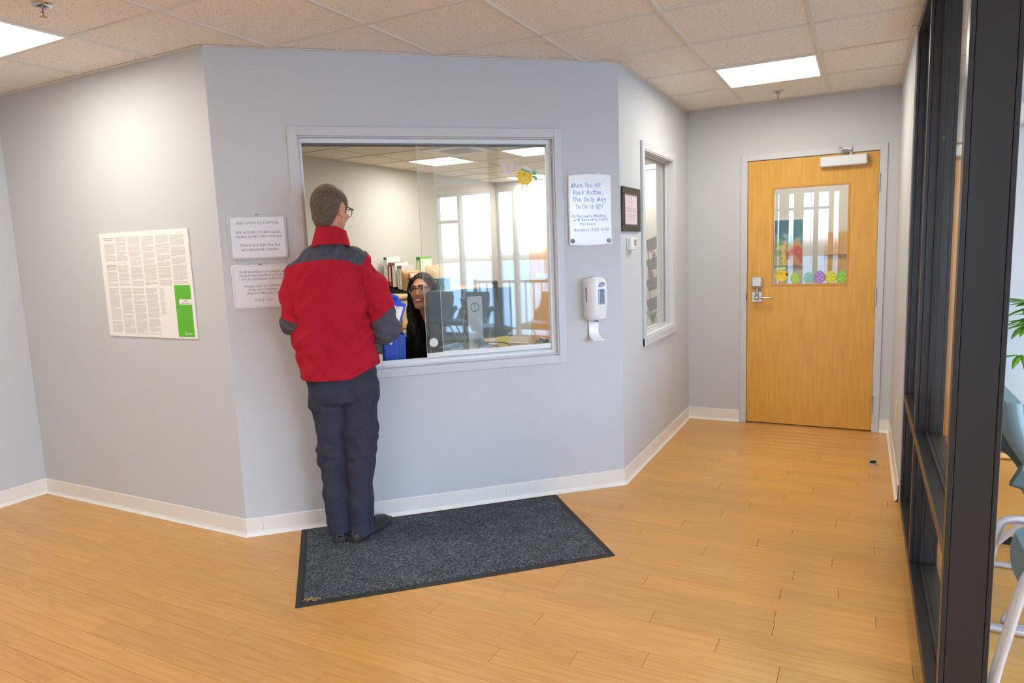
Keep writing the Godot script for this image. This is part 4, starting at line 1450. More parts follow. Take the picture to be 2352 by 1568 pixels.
	box_part("display", Vector3(0.040, 0.040, 0.002), Vector3(0.082, 0.046, 0.0302), mat(c8(140, 148, 142), 0.15), th, 0.0005)
	for i in 3:
		box_part("button", Vector3(0.008, 0.006, 0.002), Vector3(0.070 + i * 0.013, 0.014, 0.0305), mat(c8(190, 190, 188), 0.4), th, 0.0008)
	for i in 2:
		box_part("button", Vector3(0.006, 0.010, 0.002), Vector3(0.111, 0.052 - i * 0.018, 0.0305), mat(c8(190, 190, 188), 0.4), th, 0.0008)
	# --- outlet low on the stub wall, door stop on the floor
	var ou := thing("wall_outlet", "cream wall outlet plate low on the narrow wall beside the door", "outlet", Transform3D(Basis(Vector3(0, 0, 1), Vector3.UP, Vector3(-1, 0, 0)), Vector3(0.215, 0.418, -4.765)))
	box_part("plate", Vector3(0.074, 0.116, 0.006), Vector3(0, 0, 0.003), mat(c8(226, 206, 150), 0.35), ou, 0.002)
	for y in [-0.02, 0.02]:
		box_part("socket", Vector3(0.034, 0.030, 0.003), Vector3(0, y, 0.0065), mat(c8(236, 222, 182), 0.35), ou, 0.001)
	var dst := thing("door_stop", "small steel dome door stop on the floor before the door", "door stop", Transform3D(Basis(Vector3.UP, 0.6), Vector3(0.096, 0.0, -4.945)))
	var hb := MB.new()
	hb.lathe(PackedVector2Array([Vector2(0.0, 0.012), Vector2(0.025, 0.012), Vector2(0.027, 0.010), Vector2(0.027, 0.0)]), 28)
	obj(hb, "base", M.steel, dst)
	var hd := MB.new()
	var arc := []
	for i in 9:
		var a := PI / 2 * i / 8.0
		var ring := PackedVector3Array()
		for j in 15:
			var c := PI * j / 14.0
			ring.append(Vector3(cos(c) * 0.0235 * cos(a), 0.012 + 0.022 * sin(a), -sin(c) * 0.0235 * cos(a)))
		arc.append(ring)
	hd.loft(arc, true, false, false)
	obj(hd, "dome", M.chrome, dst)
	box_part("bumper", Vector3(0.040, 0.014, 0.006), Vector3(0, 0.020, 0.002), M.rubber, dst, 0.002)

# ---------- entrance mat
func build_mat() -> void:
	var dirx := Vector2(0.7388, -0.6739)
	var xf := Transform3D(Basis(Vector3(dirx.x, 0, dirx.y), Vector3.UP, Vector3(-dirx.y, 0, dirx.x)), Vector3(-1.8862, 0, -2.8372))
	var t := thing("floor_mat", "dark grey carpet mat with a black rubber border, under the man's feet", "mat", xf)
	var w := 1.495
	var h := 0.895
	var b := MB.new()
	b.prism(rrect(-w / 2, -h / 2, w / 2, h / 2, 0.006, 3), 0.0, 0.0035, Transform3D(Basis(Vector3(1, 0, 0), Vector3(0, 0, -1), Vector3(0, 1, 0)), Vector3.ZERO), 0.0015)
	obj(b, "rubber_border", M.rubber, t)
	var r := RandomNumberGenerator.new()
	r.seed = 9
	var nx := 330
	var nz := 196
	var pw := w - 0.066
	var ph := h - 0.066
	var vs := PackedVector3Array()
	var cs := PackedColorArray()
	var ns := PackedVector3Array()
	var wear := FastNoiseLite.new()
	wear.seed = 4
	wear.frequency = 0.035
	for j in nz + 1:
		for i in nx + 1:
			var edge := mini(mini(i, nx - i), mini(j, nz - j))
			var y := 0.0005 if edge == 0 else 0.0065 + r.randf() * 0.0035
			var x := -pw / 2 + pw * i / nx + (r.randf() - 0.5) * 0.0035
			var z := -ph / 2 + ph * j / nz + (r.randf() - 0.5) * 0.0035
			vs.append(Vector3(x, y, z))
			var k := r.randf()
			var v := 0.046 + 0.20 * k * k * (1.0 + 0.35 * wear.get_noise_2d(i, j)) 
			cs.append(Color(v * 0.82, v * 0.96, v * 1.14))
			ns.append(Vector3(r.randf() - 0.5, 1.0, r.randf() - 0.5).normalized())
	var ix := PackedInt32Array()
	for j in nz:
		for i in nx:
			var a := j * (nx + 1) + i
			ix.append_array([a, a + 1, a + nx + 2, a, a + nx + 2, a + nx + 1])
	var arr := []
	arr.resize(Mesh.ARRAY_MAX)
	arr[Mesh.ARRAY_VERTEX] = vs
	arr[Mesh.ARRAY_NORMAL] = ns
	arr[Mesh.ARRAY_COLOR] = cs
	arr[Mesh.ARRAY_INDEX] = ix
	var m := ArrayMesh.new()
	m.add_surface_from_arrays(Mesh.PRIMITIVE_TRIANGLES, arr)
	var pm := mat(Color.WHITE, 0.95, 0.0, 0.2)
	pm.vertex_color_use_as_albedo = true
	tag(put(m, "pile", pm, t), "", "", "", "stuff")
	# gold maker's scribble in the near left corner
	var g := MB.new()
	var y := 0.0112
	g.tube(curve(vec3s([[-0.715, y, 0.412], [-0.700, y, 0.398], [-0.690, y, 0.412], [-0.680, y, 0.396], [-0.668, y, 0.414], [-0.655, y, 0.405], [-0.640, y, 0.417]])), 0.0016, 6, true)
	g.tube(curve(vec3s([[-0.700, y, 0.423], [-0.682, y, 0.408], [-0.672, y, 0.424], [-0.655, y, 0.422]])), 0.0012, 6, true)
	g.tube(curve(vec3s([[-0.712, y, 0.400], [-0.69, y, 0.392], [-0.668, y, 0.398], [-0.650, y, 0.412]])), 0.001, 6, true)
	obj(g, "gold_emblem", mat(c8(196, 148, 84), 0.5), t)

const OFF_X := -5.22
const OFF_Z := -9.70

func build_office() -> void:
	# shell
	var sets := [["wall_office_left", Transform3D(Basis(Vector3(0, 0, -1), Vector3.UP, Vector3(1, 0, 0)), Vector3(OFF_X, 0, -2.35)), -2.35 - OFF_Z, [], 0.0], ["wall_office_back", Transform3D(Basis(), Vector3(0, 0, OFF_Z)), 4.0, [[-4.655, -3.735, -0.01, 2.125]], OFF_X - 0.12], ["wall_office_right", Transform3D(Basis(Vector3(0, 0, 1), Vector3.UP, Vector3(-1, 0, 0)), Vector3(-1.425, 0, OFF_Z - 0.1)), 4.02, [], 0.0], ["wall_office_front", Transform3D(Basis(Vector3(-1, 0, 0), Vector3.UP, Vector3(0, 0, -1)), Vector3(-4.835, 0, -2.594)), 0.52, [], 0.0]]
	for s in sets:
		wall(s[0], s[1], s[2], 0.12, s[3], M.office_wall, s[4])
	var b := MB.new()
	var poly := PackedVector2Array([Vector2(OFF_X, OFF_Z), Vector2(-1.425, OFF_Z), Vector2(-1.425, -4.06), Vector2(-2.99, -2.60), Vector2(OFF_X, -2.60)])
	b.prism(poly, 0.0, 0.012, Transform3D(Basis(Vector3(1, 0, 0), Vector3(0, 0, 1), Vector3(0, 1, 0)), Vector3.ZERO))
	b.box(Vector3(-3.3, -0.05, -7.9), Vector3(4.2, 0.1, 4.0))
	tag(obj(b, "floor_office", M.carpet), "", "", "", "structure")
	# baseboards
	for k in [["baseboard_office_left", [Vector2(OFF_X, -2.6), Vector2(OFF_X, OFF_Z)]], ["baseboard_office_back", [Vector2(OFF_X, OFF_Z), Vector2(-4.71, OFF_Z)]]]:
		var bb := MB.new()
		sweep_line(bb, PackedVector2Array(k[1]), PackedVector2Array([Vector2(0.014, 0.012), Vector2(0.006, 0.03), Vector2(0.005, 0.11), Vector2(0, 0.112)]), 1.0)
		tag(obj(bb, k[0], M.base), "", "", "", "structure")
	# ceiling on a lattice of its own
	var root := struct_root("ceiling_office", "", "")
	var lit := {Vector2i(0, -2): 1, Vector2i(2, -2): 1, Vector2i(0, -6): 1, Vector2i(3, -6): 1, Vector2i(3, 3): 1}
	var ox := -4.72
	var oz := -6.01
	var g := 0.012
	var cpoly := PackedVector2Array([Vector2(OFF_X, OFF_Z), Vector2(-1.425, OFF_Z), Vector2(-1.425, -4.06), Vector2(-2.99, -2.60), Vector2(OFF_X, -2.60)])
	for i in range(-1, 6):
		for j in range(-7, 6):
			if lit.has(Vector2i(i, j)) or (i == 1 and j == -1):
				continue
			var p := PackedVector2Array([Vector2(ox + i * TILE + g, oz + j * TILE + g), Vector2(ox + (i + 1) * TILE - g, oz + j * TILE + g), Vector2(ox + (i + 1) * TILE - g, oz + (j + 1) * TILE - g), Vector2(ox + i * TILE + g, oz + (j + 1) * TILE - g)])
			for part in Geometry2D.intersect_polygons(p, cpoly):
				var c := MB.new()
				c.prism(part, 0, 0.012, Transform3D(Basis(Vector3(1, 0, 0), Vector3(0, 0, 1), Vector3(0, 1, 0)), Vector3(0, CEIL + 0.004, 0)))
				obj(c, "tile", M.tile, root)
	for i in range(0, 6):
		runner(root, PackedVector2Array([Vector2(ox + i * TILE, -10.5), Vector2(ox + i * TILE, -2)]), cpoly)
	for j in range(-6, 6):
		runner(root, PackedVector2Array([Vector2(-6, oz + j * TILE), Vector2(-1, oz + j * TILE)]), cpoly)
	var names := ["white square office light panel seen through the service window, nearest the left wall", "white square office light panel at the upper right of the service window", "white square office light panel over the far office door", "white square office light panel seen at the top of the narrow side window", "white square office light panel over the receptionist's desk"]
	var n := 0
	for k in lit:
		lamp_panel(names[n], ox + (k.x + 0.5) * TILE, oz + (k.y + 0.5) * TILE, "square ceiling lights of the office", 1.3)
		n += 1
	# ceiling air vent
	var v := thing("ceiling_vent", "white slatted air vent in the office ceiling, seen through the sliding glass", "vent", Transform3D(Basis(), Vector3(ox + 1.5 * TILE, CEIL, oz - 0.5 * TILE)))
	var hh := TILE / 2 - 0.014
	casing(v, "frame", -hh, hh, -hh, hh, 0.10, 0.0, 0.012, M.white)
	for c in v.get_children():
		c.transform = Transform3D(Basis(Vector3.RIGHT, PI / 2), Vector3.ZERO) * c.transform
	for k in 7:
		box_part("slat", Vector3(0.38, 0.004, 0.04), Vector3(0, 0.008, -0.16 + k * 0.053), M.white, v, 0.0, Basis(Vector3.RIGHT, 0.7))
	box_part("duct", Vector3(0.40, 0.01, 0.40), Vector3(0, 0.05, 0), M.black, v, 0.0)
	# far wooden door
	var d := struct_root("door_2", "", "")
	d.transform = Transform3D(Basis(), Vector3(0, 0, OFF_Z))
	casing(d, "frame", -4.705, -3.685, 0.0, 2.175, 0.05, 0, 0.012, M.office_trim, "ltr")
	var lf := MB.new()
	lf.box(Vector3(-4.195, 1.067, -0.022), Vector3(0.914, 2.11, 0.044), 0.001)
	obj(lf, "leaf", M.veneer, d)
	box_part("closer", Vector3(0.30, 0.075, 0.055), Vector3(-4.42, 2.06, 0.028), M.alu, d, 0.006)
	box_part("closer_arm", Vector3(0.18, 0.012, 0.03), Vector3(-4.46, 2.15, 0.06), M.steel, d, 0.002)
	for y in [1.86, 1.07, 0.22]:
		var hb := MB.new()
		hb.lathe(PackedVector2Array([Vector2(0.0, -0.06), Vector2(0.010, -0.06), Vector2(0.010, 0.06), Vector2(0.0, 0.06)]), 12)
		obj(hb, "hinge", M.steel, d).position = Vector3(-4.655, y, 0.012)
	box_part("sign_holder", Vector3(0.30, 0.065, 0.01), Vector3(-4.40, 1.075, 0.005), M.alu, d, 0.001)
	box_part("sign_slider", Vector3(0.09, 0.060, 0.004), Vector3(-4.30, 1.075, 0.011), mat(c8(110, 72, 84), 0.5), d, 0.0)
	box_part("lever", Vector3(0.11, 0.02, 0.02), Vector3(-3.86, 1.0, 0.05), M.steel, d, 0.006)
	# --- file counter on the left wall
	var fc := thing("file_counter", "long wooden file counter against the far left office wall", "cabinet", Transform3D(Basis(), Vector3(-4.90, 0.012, -7.2)))
	box_part("top", Vector3(0.58, 0.03, 2.0), Vector3(0, 1.003, 0), M.light_wood, fc, 0.004)
	box_part("carcass", Vector3(0.56, 0.985, 1.96), Vector3(-0.01, 0.4955, 0), mat(c8(150, 116, 80), 0.5), fc)
	for k in 3:
		for yy in [0.16, 0.48, 0.80]:
			box_part("drawer_front", Vector3(0.018, 0.30, 0.62), Vector3(0.279, yy, -0.64 + k * 0.64), M.light_wood, fc)
	var so := thing("file_sorter", "black stepped desktop file sorter holding the binders", "file sorter", Transform3D(Basis(), Vector3(-4.92, 1.030, -6.86)))
	var sm := MB.new()
	sm.prism(PackedVector2Array([Vector2(-0.245, 0), Vector2(0.16, 0), Vector2(0.16, 0.014), Vector2(0.045, 0.026), Vector2(-0.05, 0.040), Vector2(-0.11, 0.068), Vector2(-0.172, 0.080), Vector2(-0.175, 0.138), Vector2(-0.245, 0.142)]), -0.19, 0.21, Transform3D())
	obj(sm, "base", M.black, so)
	for k in [[-0.2465, 0.16], [-0.1705, 0.13], [-0.1185, 0.12], [0.158, 0.08]]:
		box_part("divider", Vector3(0.003, k[1], 0.40), Vector3(k[0], k[1] / 2, 0.01), M.black, so, 0.0)
	# ring binders; spine to +z, cover to +x
	var bs := [[-5.125, 0.052, 1.468, 0.292, c8(236, 236, 234), "white ring binder with a clear spine, tallest and leftmost in the black sorter"], [-5.064, 0.036, 1.402, 0.285, c8(192, 34, 34), "red ring binder next to the tallest white binder"], [-5.006, 0.050, 1.398, 0.290, c8(238, 238, 238), "white ring binder just right of the red binder"], [-4.945, 0.020, 1.362, 0.275, c8(222, 224, 226), "thin white ring binder between two thicker white binders"], [-4.910, 0.040, 1.362, 0.285, c8(214, 214, 216), "pale grey ring binder left of the manila folders"]]
	for k in bs:
		binder(Transform3D(Basis(), Vector3(k[0], k[2] - k[3], -6.79)), k[1], k[3], k[4], k[5], "ring binders in the file sorter")
	binder(Transform3D(Basis(), Vector3(-5.0, 1.166, -7.30)), 0.06, 0.290, c8(120, 206, 60), "bright green topped ring binder standing behind the others", "", true)
	box_part_thing_stack()
	# manila folders
	var fcol := [c8(226, 192, 140), c8(236, 206, 160), c8(240, 214, 174), c8(232, 200, 150), c8(236, 120, 80), c8(240, 226, 216)]
	var fl := ["tan manila folder right of the grey binder", "tan manila folder, second beside the grey binder", "cream manila folder, third beside the grey binder", "tan manila folder left of the orange folder", "orange file folder among the manila folders", "white file folder just right of the orange folder"]
	for i in 6:
		var t := thing("file_folder", fl[i], "folder", Transform3D(Basis(Vector3.BACK, 0.03 - i * 0.008), Vector3(-4.872 + i * 0.021, 1.063 - i * 0.002, -6.80)), "upright folders in the file sorter")
		var fb := MB.new()
		var h := 0.242 - i * 0.005
		fb.box(Vector3(-0.003, h / 2, 0), Vector3(0.0015, h, 0.29), 0.0)
		fb.box(Vector3(0.003, h / 2 - 0.004, 0), Vector3(0.0015, h - 0.008, 0.29), 0.0)
		obj(fb, "cover", mat(fcol[i], 0.8), t)
		var pb := MB.new()
		pb.box(Vector3(0, h / 2 - 0.008, 0), Vector3(0.0035, h - 0.02, 0.27), 0.0)
		obj(pb, "papers", M.paper, t)
	for i in 5:
		var t := thing("file_folder", "cream tabbed folder %s of the fanned group behind the receptionist" % ["at the back", "second from the back", "in the middle", "second from the front", "at the front"][i], "folder", Transform3D(Basis(Vector3.UP, -0.15), Vector3(-4.93 + i * 0.045, 1.030, -7.42 + i * 0.02)), "fanned cream folders")
		var fb := MB.new()
		var h := 0.31 - i * 0.022
		fb.box(Vector3(0, h / 2, 0), Vector3(0.012, h, 0.30), 0.001)
		obj(fb, "cover", mat(c8(238, 216, 176), 0.8), t)
		box_part("tab", Vector3(0.003, 0.014, 0.08), Vector3(0, h + 0.006, -0.08 + i * 0.04), mat(c8(240, 222, 188), 0.8), t, 0.0)
	# --- desk shelf behind the service window
	var dk := thing("reception_desk", "grey reception desk top just behind the service window", "desk", W_AB)
	box_part("top", Vector3(1.46, 0.03, 0.40), Vector3(1.12, 0.815, -0.33), mat(c8(92, 92, 94), 0.45), dk, 0.004)
	for s in [0.43, 1.80]:
		box_part("side_panel", Vector3(0.03, 0.788, 0.38), Vector3(s, 0.406, -0.33), mat(c8(120, 120, 122), 0.5), dk)
	# monitor from behind
	var mo := thing("monitor", "black desktop monitor seen from behind through the sliding glass", "monitor", on(W_AB, 1.385, 0.83, -0.40))
	var mb := MB.new()
	mb.prism(rrect(-0.272, 0.113, 0.272, 0.432, 0.008), -0.018, 0.012, Transform3D(), 0.004)
	obj(mb, "back_shell", mat(c8(24, 25, 28), 0.32), mo)
	box_part("screen", Vector3(0.53, 0.30, 0.002), Vector3(0, 0.273, -0.0185), mat(c8(30, 34, 40), 0.1), mo, 0.0)
	var nk := MB.new()
	nk.prism(rrect(-0.028, 0.01, 0.070, 0.385, 0.012), 0.014, 0.034, Transform3D(), 0.003)
	obj(nk, "stand_column", mat(c8(158, 164, 164), 0.4, 0.3), mo)
	var ft := MB.new()
	ft.prism(rrect(-0.13, -0.10, 0.15, 0.10, 0.03), 0.001, 0.012, Transform3D(Basis(Vector3(1, 0, 0), Vector3(0, 0, -1), Vector3(0, 1, 0)), Vector3.ZERO), 0.003)
	obj(ft, "foot", mat(c8(150, 156, 156), 0.4, 0.3), mo)
	var rg := MB.new()
	var rp := PackedVector3Array()
	for i in 25:
		rp.append(Vector3(0.021 + cos(TAU * i / 24) * 0.026, 0.318 + sin(TAU * i / 24) * 0.027, 0.036))
	rg.tube(rp, 0.0022, 6, false)
	rg.tube(vec3s([[0.021, 0.35, 0.037], [0.021, 0.29, 0.037]]), 0.0012, 6)
	obj(rg, "cable_ring", M.black, mo)
	var wc := thing("webcam", "round black webcam clipped on top of the monitor", "webcam", on(W_AB, 1.553, 1.263, -0.40))
	var wb := MB.new()
	wb.ball(Vector3(0, 0.028, 0.0), Vector3(0.021, 0.019, 0.021), 20)
	obj(wb, "ball", mat(c8(18, 18, 20), 0.15), wc)
	var ws := MB.new()
	ws.tube(curve(vec3s([[0.006, 0.012, 0.012], [0.010, 0.0, 0.02], [0.004, -0.03, 0.022], [0.012, -0.075, 0.02]])), 0.005, 8)
	ws.box(Vector3(0, 0.004, 0.0), Vector3(0.03, 0.008, 0.036), 0.002)
	obj(ws, "clip", M.black, wc)
	var wl := MB.new()
	wl.lathe(PackedVector2Array([Vector2(0, 0.002), Vector2(0.010, 0.002), Vector2(0.012, 0.0)]), 16, Transform3D(Basis(Vector3.RIGHT, -PI / 2), Vector3(0, 0.028, -0.019)))
	obj(wl, "lens", mat(c8(60, 60, 70), 0.05), wc)
	var sn := thing("sticky_note", "yellow sticky note hanging under the monitor's lower right edge", "note", on(W_AB, 1.588, 0.948, -0.383))
	var sb := MB.new()
	sb.loft([vec3s([[-0.038, 0, 0], [0.038, 0.003, 0]]), vec3s([[-0.042, -0.03, 0.004], [0.036, -0.028, 0.004]]), vec3s([[-0.046, -0.058, 0.012], [0.032, -0.055, 0.012]])], false)
	obj(sb, "paper", mat(c8(246, 228, 100), 0.8), sn)
	# cables
	var ca := thing("cable_bundle", "tangle of black cables looping under the monitor", "cable", on(W_AB, 1.44, 0.83, -0.30))
	for k in [[[0.0, 0.09, -0.02], [0.07, 0.075, 0.02], [0.13, 0.04, 0.03], [0.17, 0.004, 0.02]], [[0.0, 0.085, -0.02], [0.06, 0.06, 0.03], [0.10, 0.03, 0.03], [0.14, 0.004, 0.03]], [[-0.02, 0.09, -0.02], [-0.06, 0.05, 0.02], [-0.05, 0.01, 0.05], [0.0, 0.004, 0.05], [0.08, 0.004, 0.06]], [[0.0, 0.08, 0.0], [-0.05, 0.04, 0.02], [-0.04, 0.006, 0.04], [0.05, 0.004, 0.02]], [[0.01, 0.1, 0.0], [0.12, 0.09, 0.0], [0.18, 0.06, 0.01], [0.2, 0.004, 0.02]], [[-0.04, 0.07, 0.0], [0.02, 0.02, 0.05], [0.06, 0.004, 0.06]]]:
		var cb := MB.new()
		cb.tube(curve(vec3s(k), 8), 0.0035, 7)
		obj(cb, "cable", M.black, ca)
	var cp := MB.new()
	cp.tube(curve(vec3s([[-0.03, 0.12, -0.03], [0.0, 0.09, -0.02], [0.03, 0.07, 0.0]])), 0.018, 10)
	obj(cp, "cable_wrap", mat(c8(70, 96, 130), 0.5), ca)
	var yc := thing("thin_cable", "thin beige cable drooping down the back of the monitor", "cable", on(W_AB, 1.385, 0.83, -0.37))
	var yb := MB.new()
	yb.tube(curve(vec3s([[-0.035, 0.30, 0.0], [-0.055, 0.26, 0.01], [-0.06, 0.18, 0.01], [-0.05, 0.13, 0.01], [-0.055, 0.10, 0.0]])), 0.0016, 6)
	yb.tube(curve(vec3s([[0.085, 0.25, 0.0], [0.115, 0.20, 0.01], [0.115, 0.15, 0.01], [0.09, 0.09, 0.01]])), 0.0016, 6)
	obj(yb, "wire", mat(c8(196, 176, 130), 0.5), yc)
	var pn := thing("highlighter", "yellow-green highlighter pen lying by the monitor foot", "pen", on(W_AB, 1.27, 0.878, -0.20) * Transform3D(Basis(Vector3.UP, 0.1), Vector3.ZERO))
	var pb2 := MB.new()
	pb2.tube(vec3s([[-0.065, 0, 0], [0.03, 0, 0]]), 0.0085, 12)
	obj(pb2, "barrel", mat(c8(240, 240, 190), 0.4), pn)
	var pc := MB.new()
	pc.tube(vec3s([[0.03, 0, 0], [0.066, 0, 0]]), 0.0095, 12)
	obj(pc, "cap", mat(c8(140, 214, 60), 0.35), pn)
	var np := thing("notepad", "stack of white note paper under the highlighter", "notepad", on(W_AB, 1.26, 0.83, -0.20))
	box_part("sheets", Vector3(0.16, 0.036, 0.11), Vector3(0, 0.018, 0), mat(c8(236, 232, 206), 0.8), np, 0.001)
	box_part("cover", Vector3(0.16, 0.003, 0.11), Vector3(0, 0.0375, 0), mat(c8(226, 224, 214), 0.7), np, 0.0005)
	var ph := thing("desk_phone", "dark grey desk phone at the right end of the service window", "phone", on(W_AB, 1.775, 0.83, -0.24))
	var pq := MB.new()
	pq.prism(PackedVector2Array([Vector2(-0.05, 0), Vector2(0.05, 0), Vector2(0.05, 0.085), Vector2(0.015, 0.092)]), -0.07, 0.07, Transform3D(), 0.004)
	obj(pq, "body", mat(c8(62, 66, 70), 0.4), ph)
	var ps := MB.new()
	ps.tube(vec3s([[0.04, 0.095, -0.06], [0.04, 0.095, 0.06]]), 0.014, 10)
	obj(ps, "handset", mat(c8(50, 52, 56), 0.35), ph)
	# blue crate with boxes left of the receptionist
	var cr := thing("storage_bin", "blue plastic bin on the desk, between the man and the receptionist", "bin", on(W_AB, 0.875, 0.83, -0.30))
	var c0 := []
	for k in [[0.0, 0.062, 0.10], [0.03, 0.064, 0.103], [0.19, 0.070, 0.112]]:
		var ring := PackedVector3Array()
		for q in rrect(-k[1], -k[2], k[1], k[2], 0.015, 4):
			ring.append(Vector3(q.x, k[0], q.y))
		c0.append(ring)
	for k in [[0.19, 0.066, 0.108], [0.008, 0.059, 0.097]]:
		var ring := PackedVector3Array()
		for q in rrect(-k[1], -k[2], k[1], k[2], 0.015, 4):
			ring.append(Vector3(q.x, k[0], q.y))
		c0.append(ring)
	var cm := MB.new()
	cm.loft(c0, true, true, true)
	var bluep := mat(c8(42, 84, 190), 0.4)
	obj(cm, "tub", bluep, cr)
	var rim := MB.new()
	for s in [-1.0, 1.0]:
		rim.box(Vector3(s * 0.070, 0.188, 0), Vector3(0.008, 0.014, 0.225), 0.002)
		rim.box(Vector3(0, 0.188, s * 0.112), Vector3(0.148, 0.014, 0.008), 0.002)
		for q in 3:
			rim.box(Vector3(-0.03 + q * 0.03, 0.09, s * 0.107), Vector3(0.006, 0.15, 0.005), 0.001)
	obj(rim, "rim", bluep, cr)
	var pr := thing("card_terminal", "beige and dark grey desktop device at the man's right hip, left of the blue bin", "printer", on(W_AB, 0.735, 0.83, -0.24))
	box_part("lower_case", Vector3(0.13, 0.095, 0.16), Vector3(0, 0.0475, 0), mat(c8(222, 210, 188), 0.5), pr, 0.008)
	box_part("upper_case", Vector3(0.12, 0.062, 0.15), Vector3(0, 0.127, 0), mat(c8(62, 66, 82), 0.5), pr, 0.010)
	box_part("slot", Vector3(0.09, 0.004, 0.02), Vector3(0, 0.159, 0.03), M.black, pr, 0.0)
	# --- orchid on a cabinet seen through the side window
	var cab := thing("low_cabinet", "white low cabinet inside the side window", "cabinet", Transform3D(Basis(), Vector3(-1.78, 0.012, -6.30)))
	box_part("top", Vector3(0.62, 0.025, 2.3), Vector3(0, 0.72, 0), mat(c8(232, 232, 230), 0.4), cab, 0.003)
	box_part("body", Vector3(0.60, 0.705, 2.28), Vector3(0, 0.3535, 0), mat(c8(226, 226, 224), 0.5), cab)
	orchid(Vector3(-1.60, 0.7445, -5.69))
	var rk := thing("literature_rack", "dark grey stepped literature rack behind the orchid", "rack", Transform3D(Basis(Vector3.UP, 0.0), Vector3(-1.98, 0.752, -7.22)))
	for i in 4:
		box_part("tray", Vector3(0.20, 0.13, 0.008), Vector3(0, 0.12 + i * 0.215, -0.02 - i * 0.01), mat(c8(84, 86, 92), 0.4), rk, 0.002, Basis(Vector3.BACK, 0.35) * Basis(Vector3.RIGHT, -0.25))
	for s in [-1.0, 1.0]:
		box_part("upright", Vector3(0.012, 0.86, 0.02), Vector3(s * 0.12, 0.43, -0.06), mat(c8(200, 200, 200), 0.4), rk, 0.002)
	box_part("foot", Vector3(0.26, 0.012, 0.16), Vector3(0, 0.006, -0.02), mat(c8(200, 200, 200), 0.4), rk, 0.002)
	# --- corridor behind the wooden door
	wall("wall_corridor_back", Transform3D(Basis(), Vector3(0, 0, -7.42)), 1.75, 0.12, [], M.office_wall, -1.36)
	wall("wall_corridor_right", Transform3D(Basis(Vector3(0, 0, 1), Vector3.UP, Vector3(-1, 0, 0)), Vector3(0.335, 0, -7.5)), 1.72, 0.12, [], M.office_wall)
	wall("wall_corridor_left", Transform3D(Basis(Vector3(0, 0, -1), Vector3.UP, Vector3(1, 0, 0)), Vector3(-1.305, 0, -5.9)), 1.6, 0.06, [], M.office_wall)
	var fl2 := MB.new()
	fl2.box(Vector3(-0.48, -0.006, -6.68), Vector3(1.7, 0.012, 1.6))
	tag(obj(fl2, "floor_corridor", M.carpet), "", "", "", "structure")
	var cl2 := MB.new()
	cl2.box(Vector3(-0.48, CEIL + 0.02, -6.66), Vector3(1.7, 0.03, 1.52))
	tag(obj(cl2, "ceiling_corridor", M.white), "", "", "", "structure")
	lamp_panel("white square light panel in the corridor behind the wooden door", -0.48, -6.6, "")
	var pa := thing("abstract_painting", "small abstract painting in blue, yellow and red behind the door glass", "painting", Transform3D(Basis(), Vector3(-0.80, 1.235, -7.42)))
	var pm := MB.new()
	pm.box(Vector3(0.13, 0.228, 0.012), Vector3(0.262, 0.456, 0.024), 0.001)
	obj(pm, "canvas", M.paper, pa)
	var pim := Image.create(64, 112, false, Image.FORMAT_RGB8)
	var f1 := FastNoiseLite.new()
	f1.seed = 12
	f1.frequency = 0.035
	for y in 112:
		for x in 64:
			var u := x / 64.0 + f1.get_noise_2d(x, y) * 0.35
			var vv := y / 112.0 + f1.get_noise_2d(x + 90, y) * 0.22
			var c := c8(20, 92, 130).lerp(c8(30, 130, 150), clampf(u, 0, 1))
			if vv > 0.30: c = c.lerp(c8(150, 190, 210), clampf((vv - 0.22) * 5.0, 0, 1) * (0.4 + 0.6 * float(u < 0.5)))
			if vv > 0.42: c = c.lerp(c8(226, 206, 120), clampf((vv - 0.42) * 6.0, 0, 1))
			if vv > 0.52 and u > 0.45: c = c.lerp(c8(206, 78, 40), clampf((vv - 0.5) * 5.0, 0, 1))
			if u < 0.16 and vv > 0.3: c = c.lerp(c8(90, 150, 90), 0.7)
			if vv > 0.86: c = c.lerp(c8(224, 200, 150), 0.6)
			pim.set_pixel(x, y, c)
	var pqd := MB.new()
	pqd.quad(Vector3(0, 0, 0.0245), Vector3(0.26, 0, 0.0245), Vector3(0.26, 0.455, 0.0245), Vector3(0, 0.455, 0.0245), Vector3.BACK, [Vector2(0, 1), Vector2(1, 1), Vector2(1, 0), Vector2(0, 0)])
	var pmt := mat(Color.WHITE, 0.5)
	pmt.albedo_texture = ImageTexture.create_from_image(pim)
	obj(pqd, "painted_face", pmt, pa)
	var cu := thing("wooden_cupboard", "tall wooden cupboard behind the right part of the door glass", "cupboard", Transform3D(Basis(), Vector3(-0.10, 0.0, -7.20)))
	box_part("carcass", Vector3(0.44, 1.55, 0.40), Vector3(0, 0.775, 0), M.veneer, cu, 0.002)
	box_part("shelf_edge", Vector3(0.45, 0.03, 0.01), Vector3(0, 1.33, 0.204), mat(c8(150, 100, 46), 0.5), cu, 0.001)
	for s in [-1.0, 1.0]:
		box_part("door", Vector3(0.215, 1.26, 0.012), Vector3(s * 0.1095, 0.66, 0.206), M.veneer, cu, 0.001)

func box_part_thing_stack() -> void:
	var t := thing("box_file", "teal box file beside the cream folders, right of the receptionist's head", "box file", Transform3D(Basis(Vector3.UP, -0.1), Vector3(-4.68, 1.030, -7.2)))
	box_part("case", Vector3(0.06, 0.15, 0.26), Vector3(0, 0.075, 0), mat(c8(16, 78, 86), 0.5), t, 0.003)
	box_part("label_strip", Vector3(0.05, 0.02, 0.002), Vector3(0, 0.12, 0.131), mat(c8(226, 190, 70), 0.6), t, 0.0)

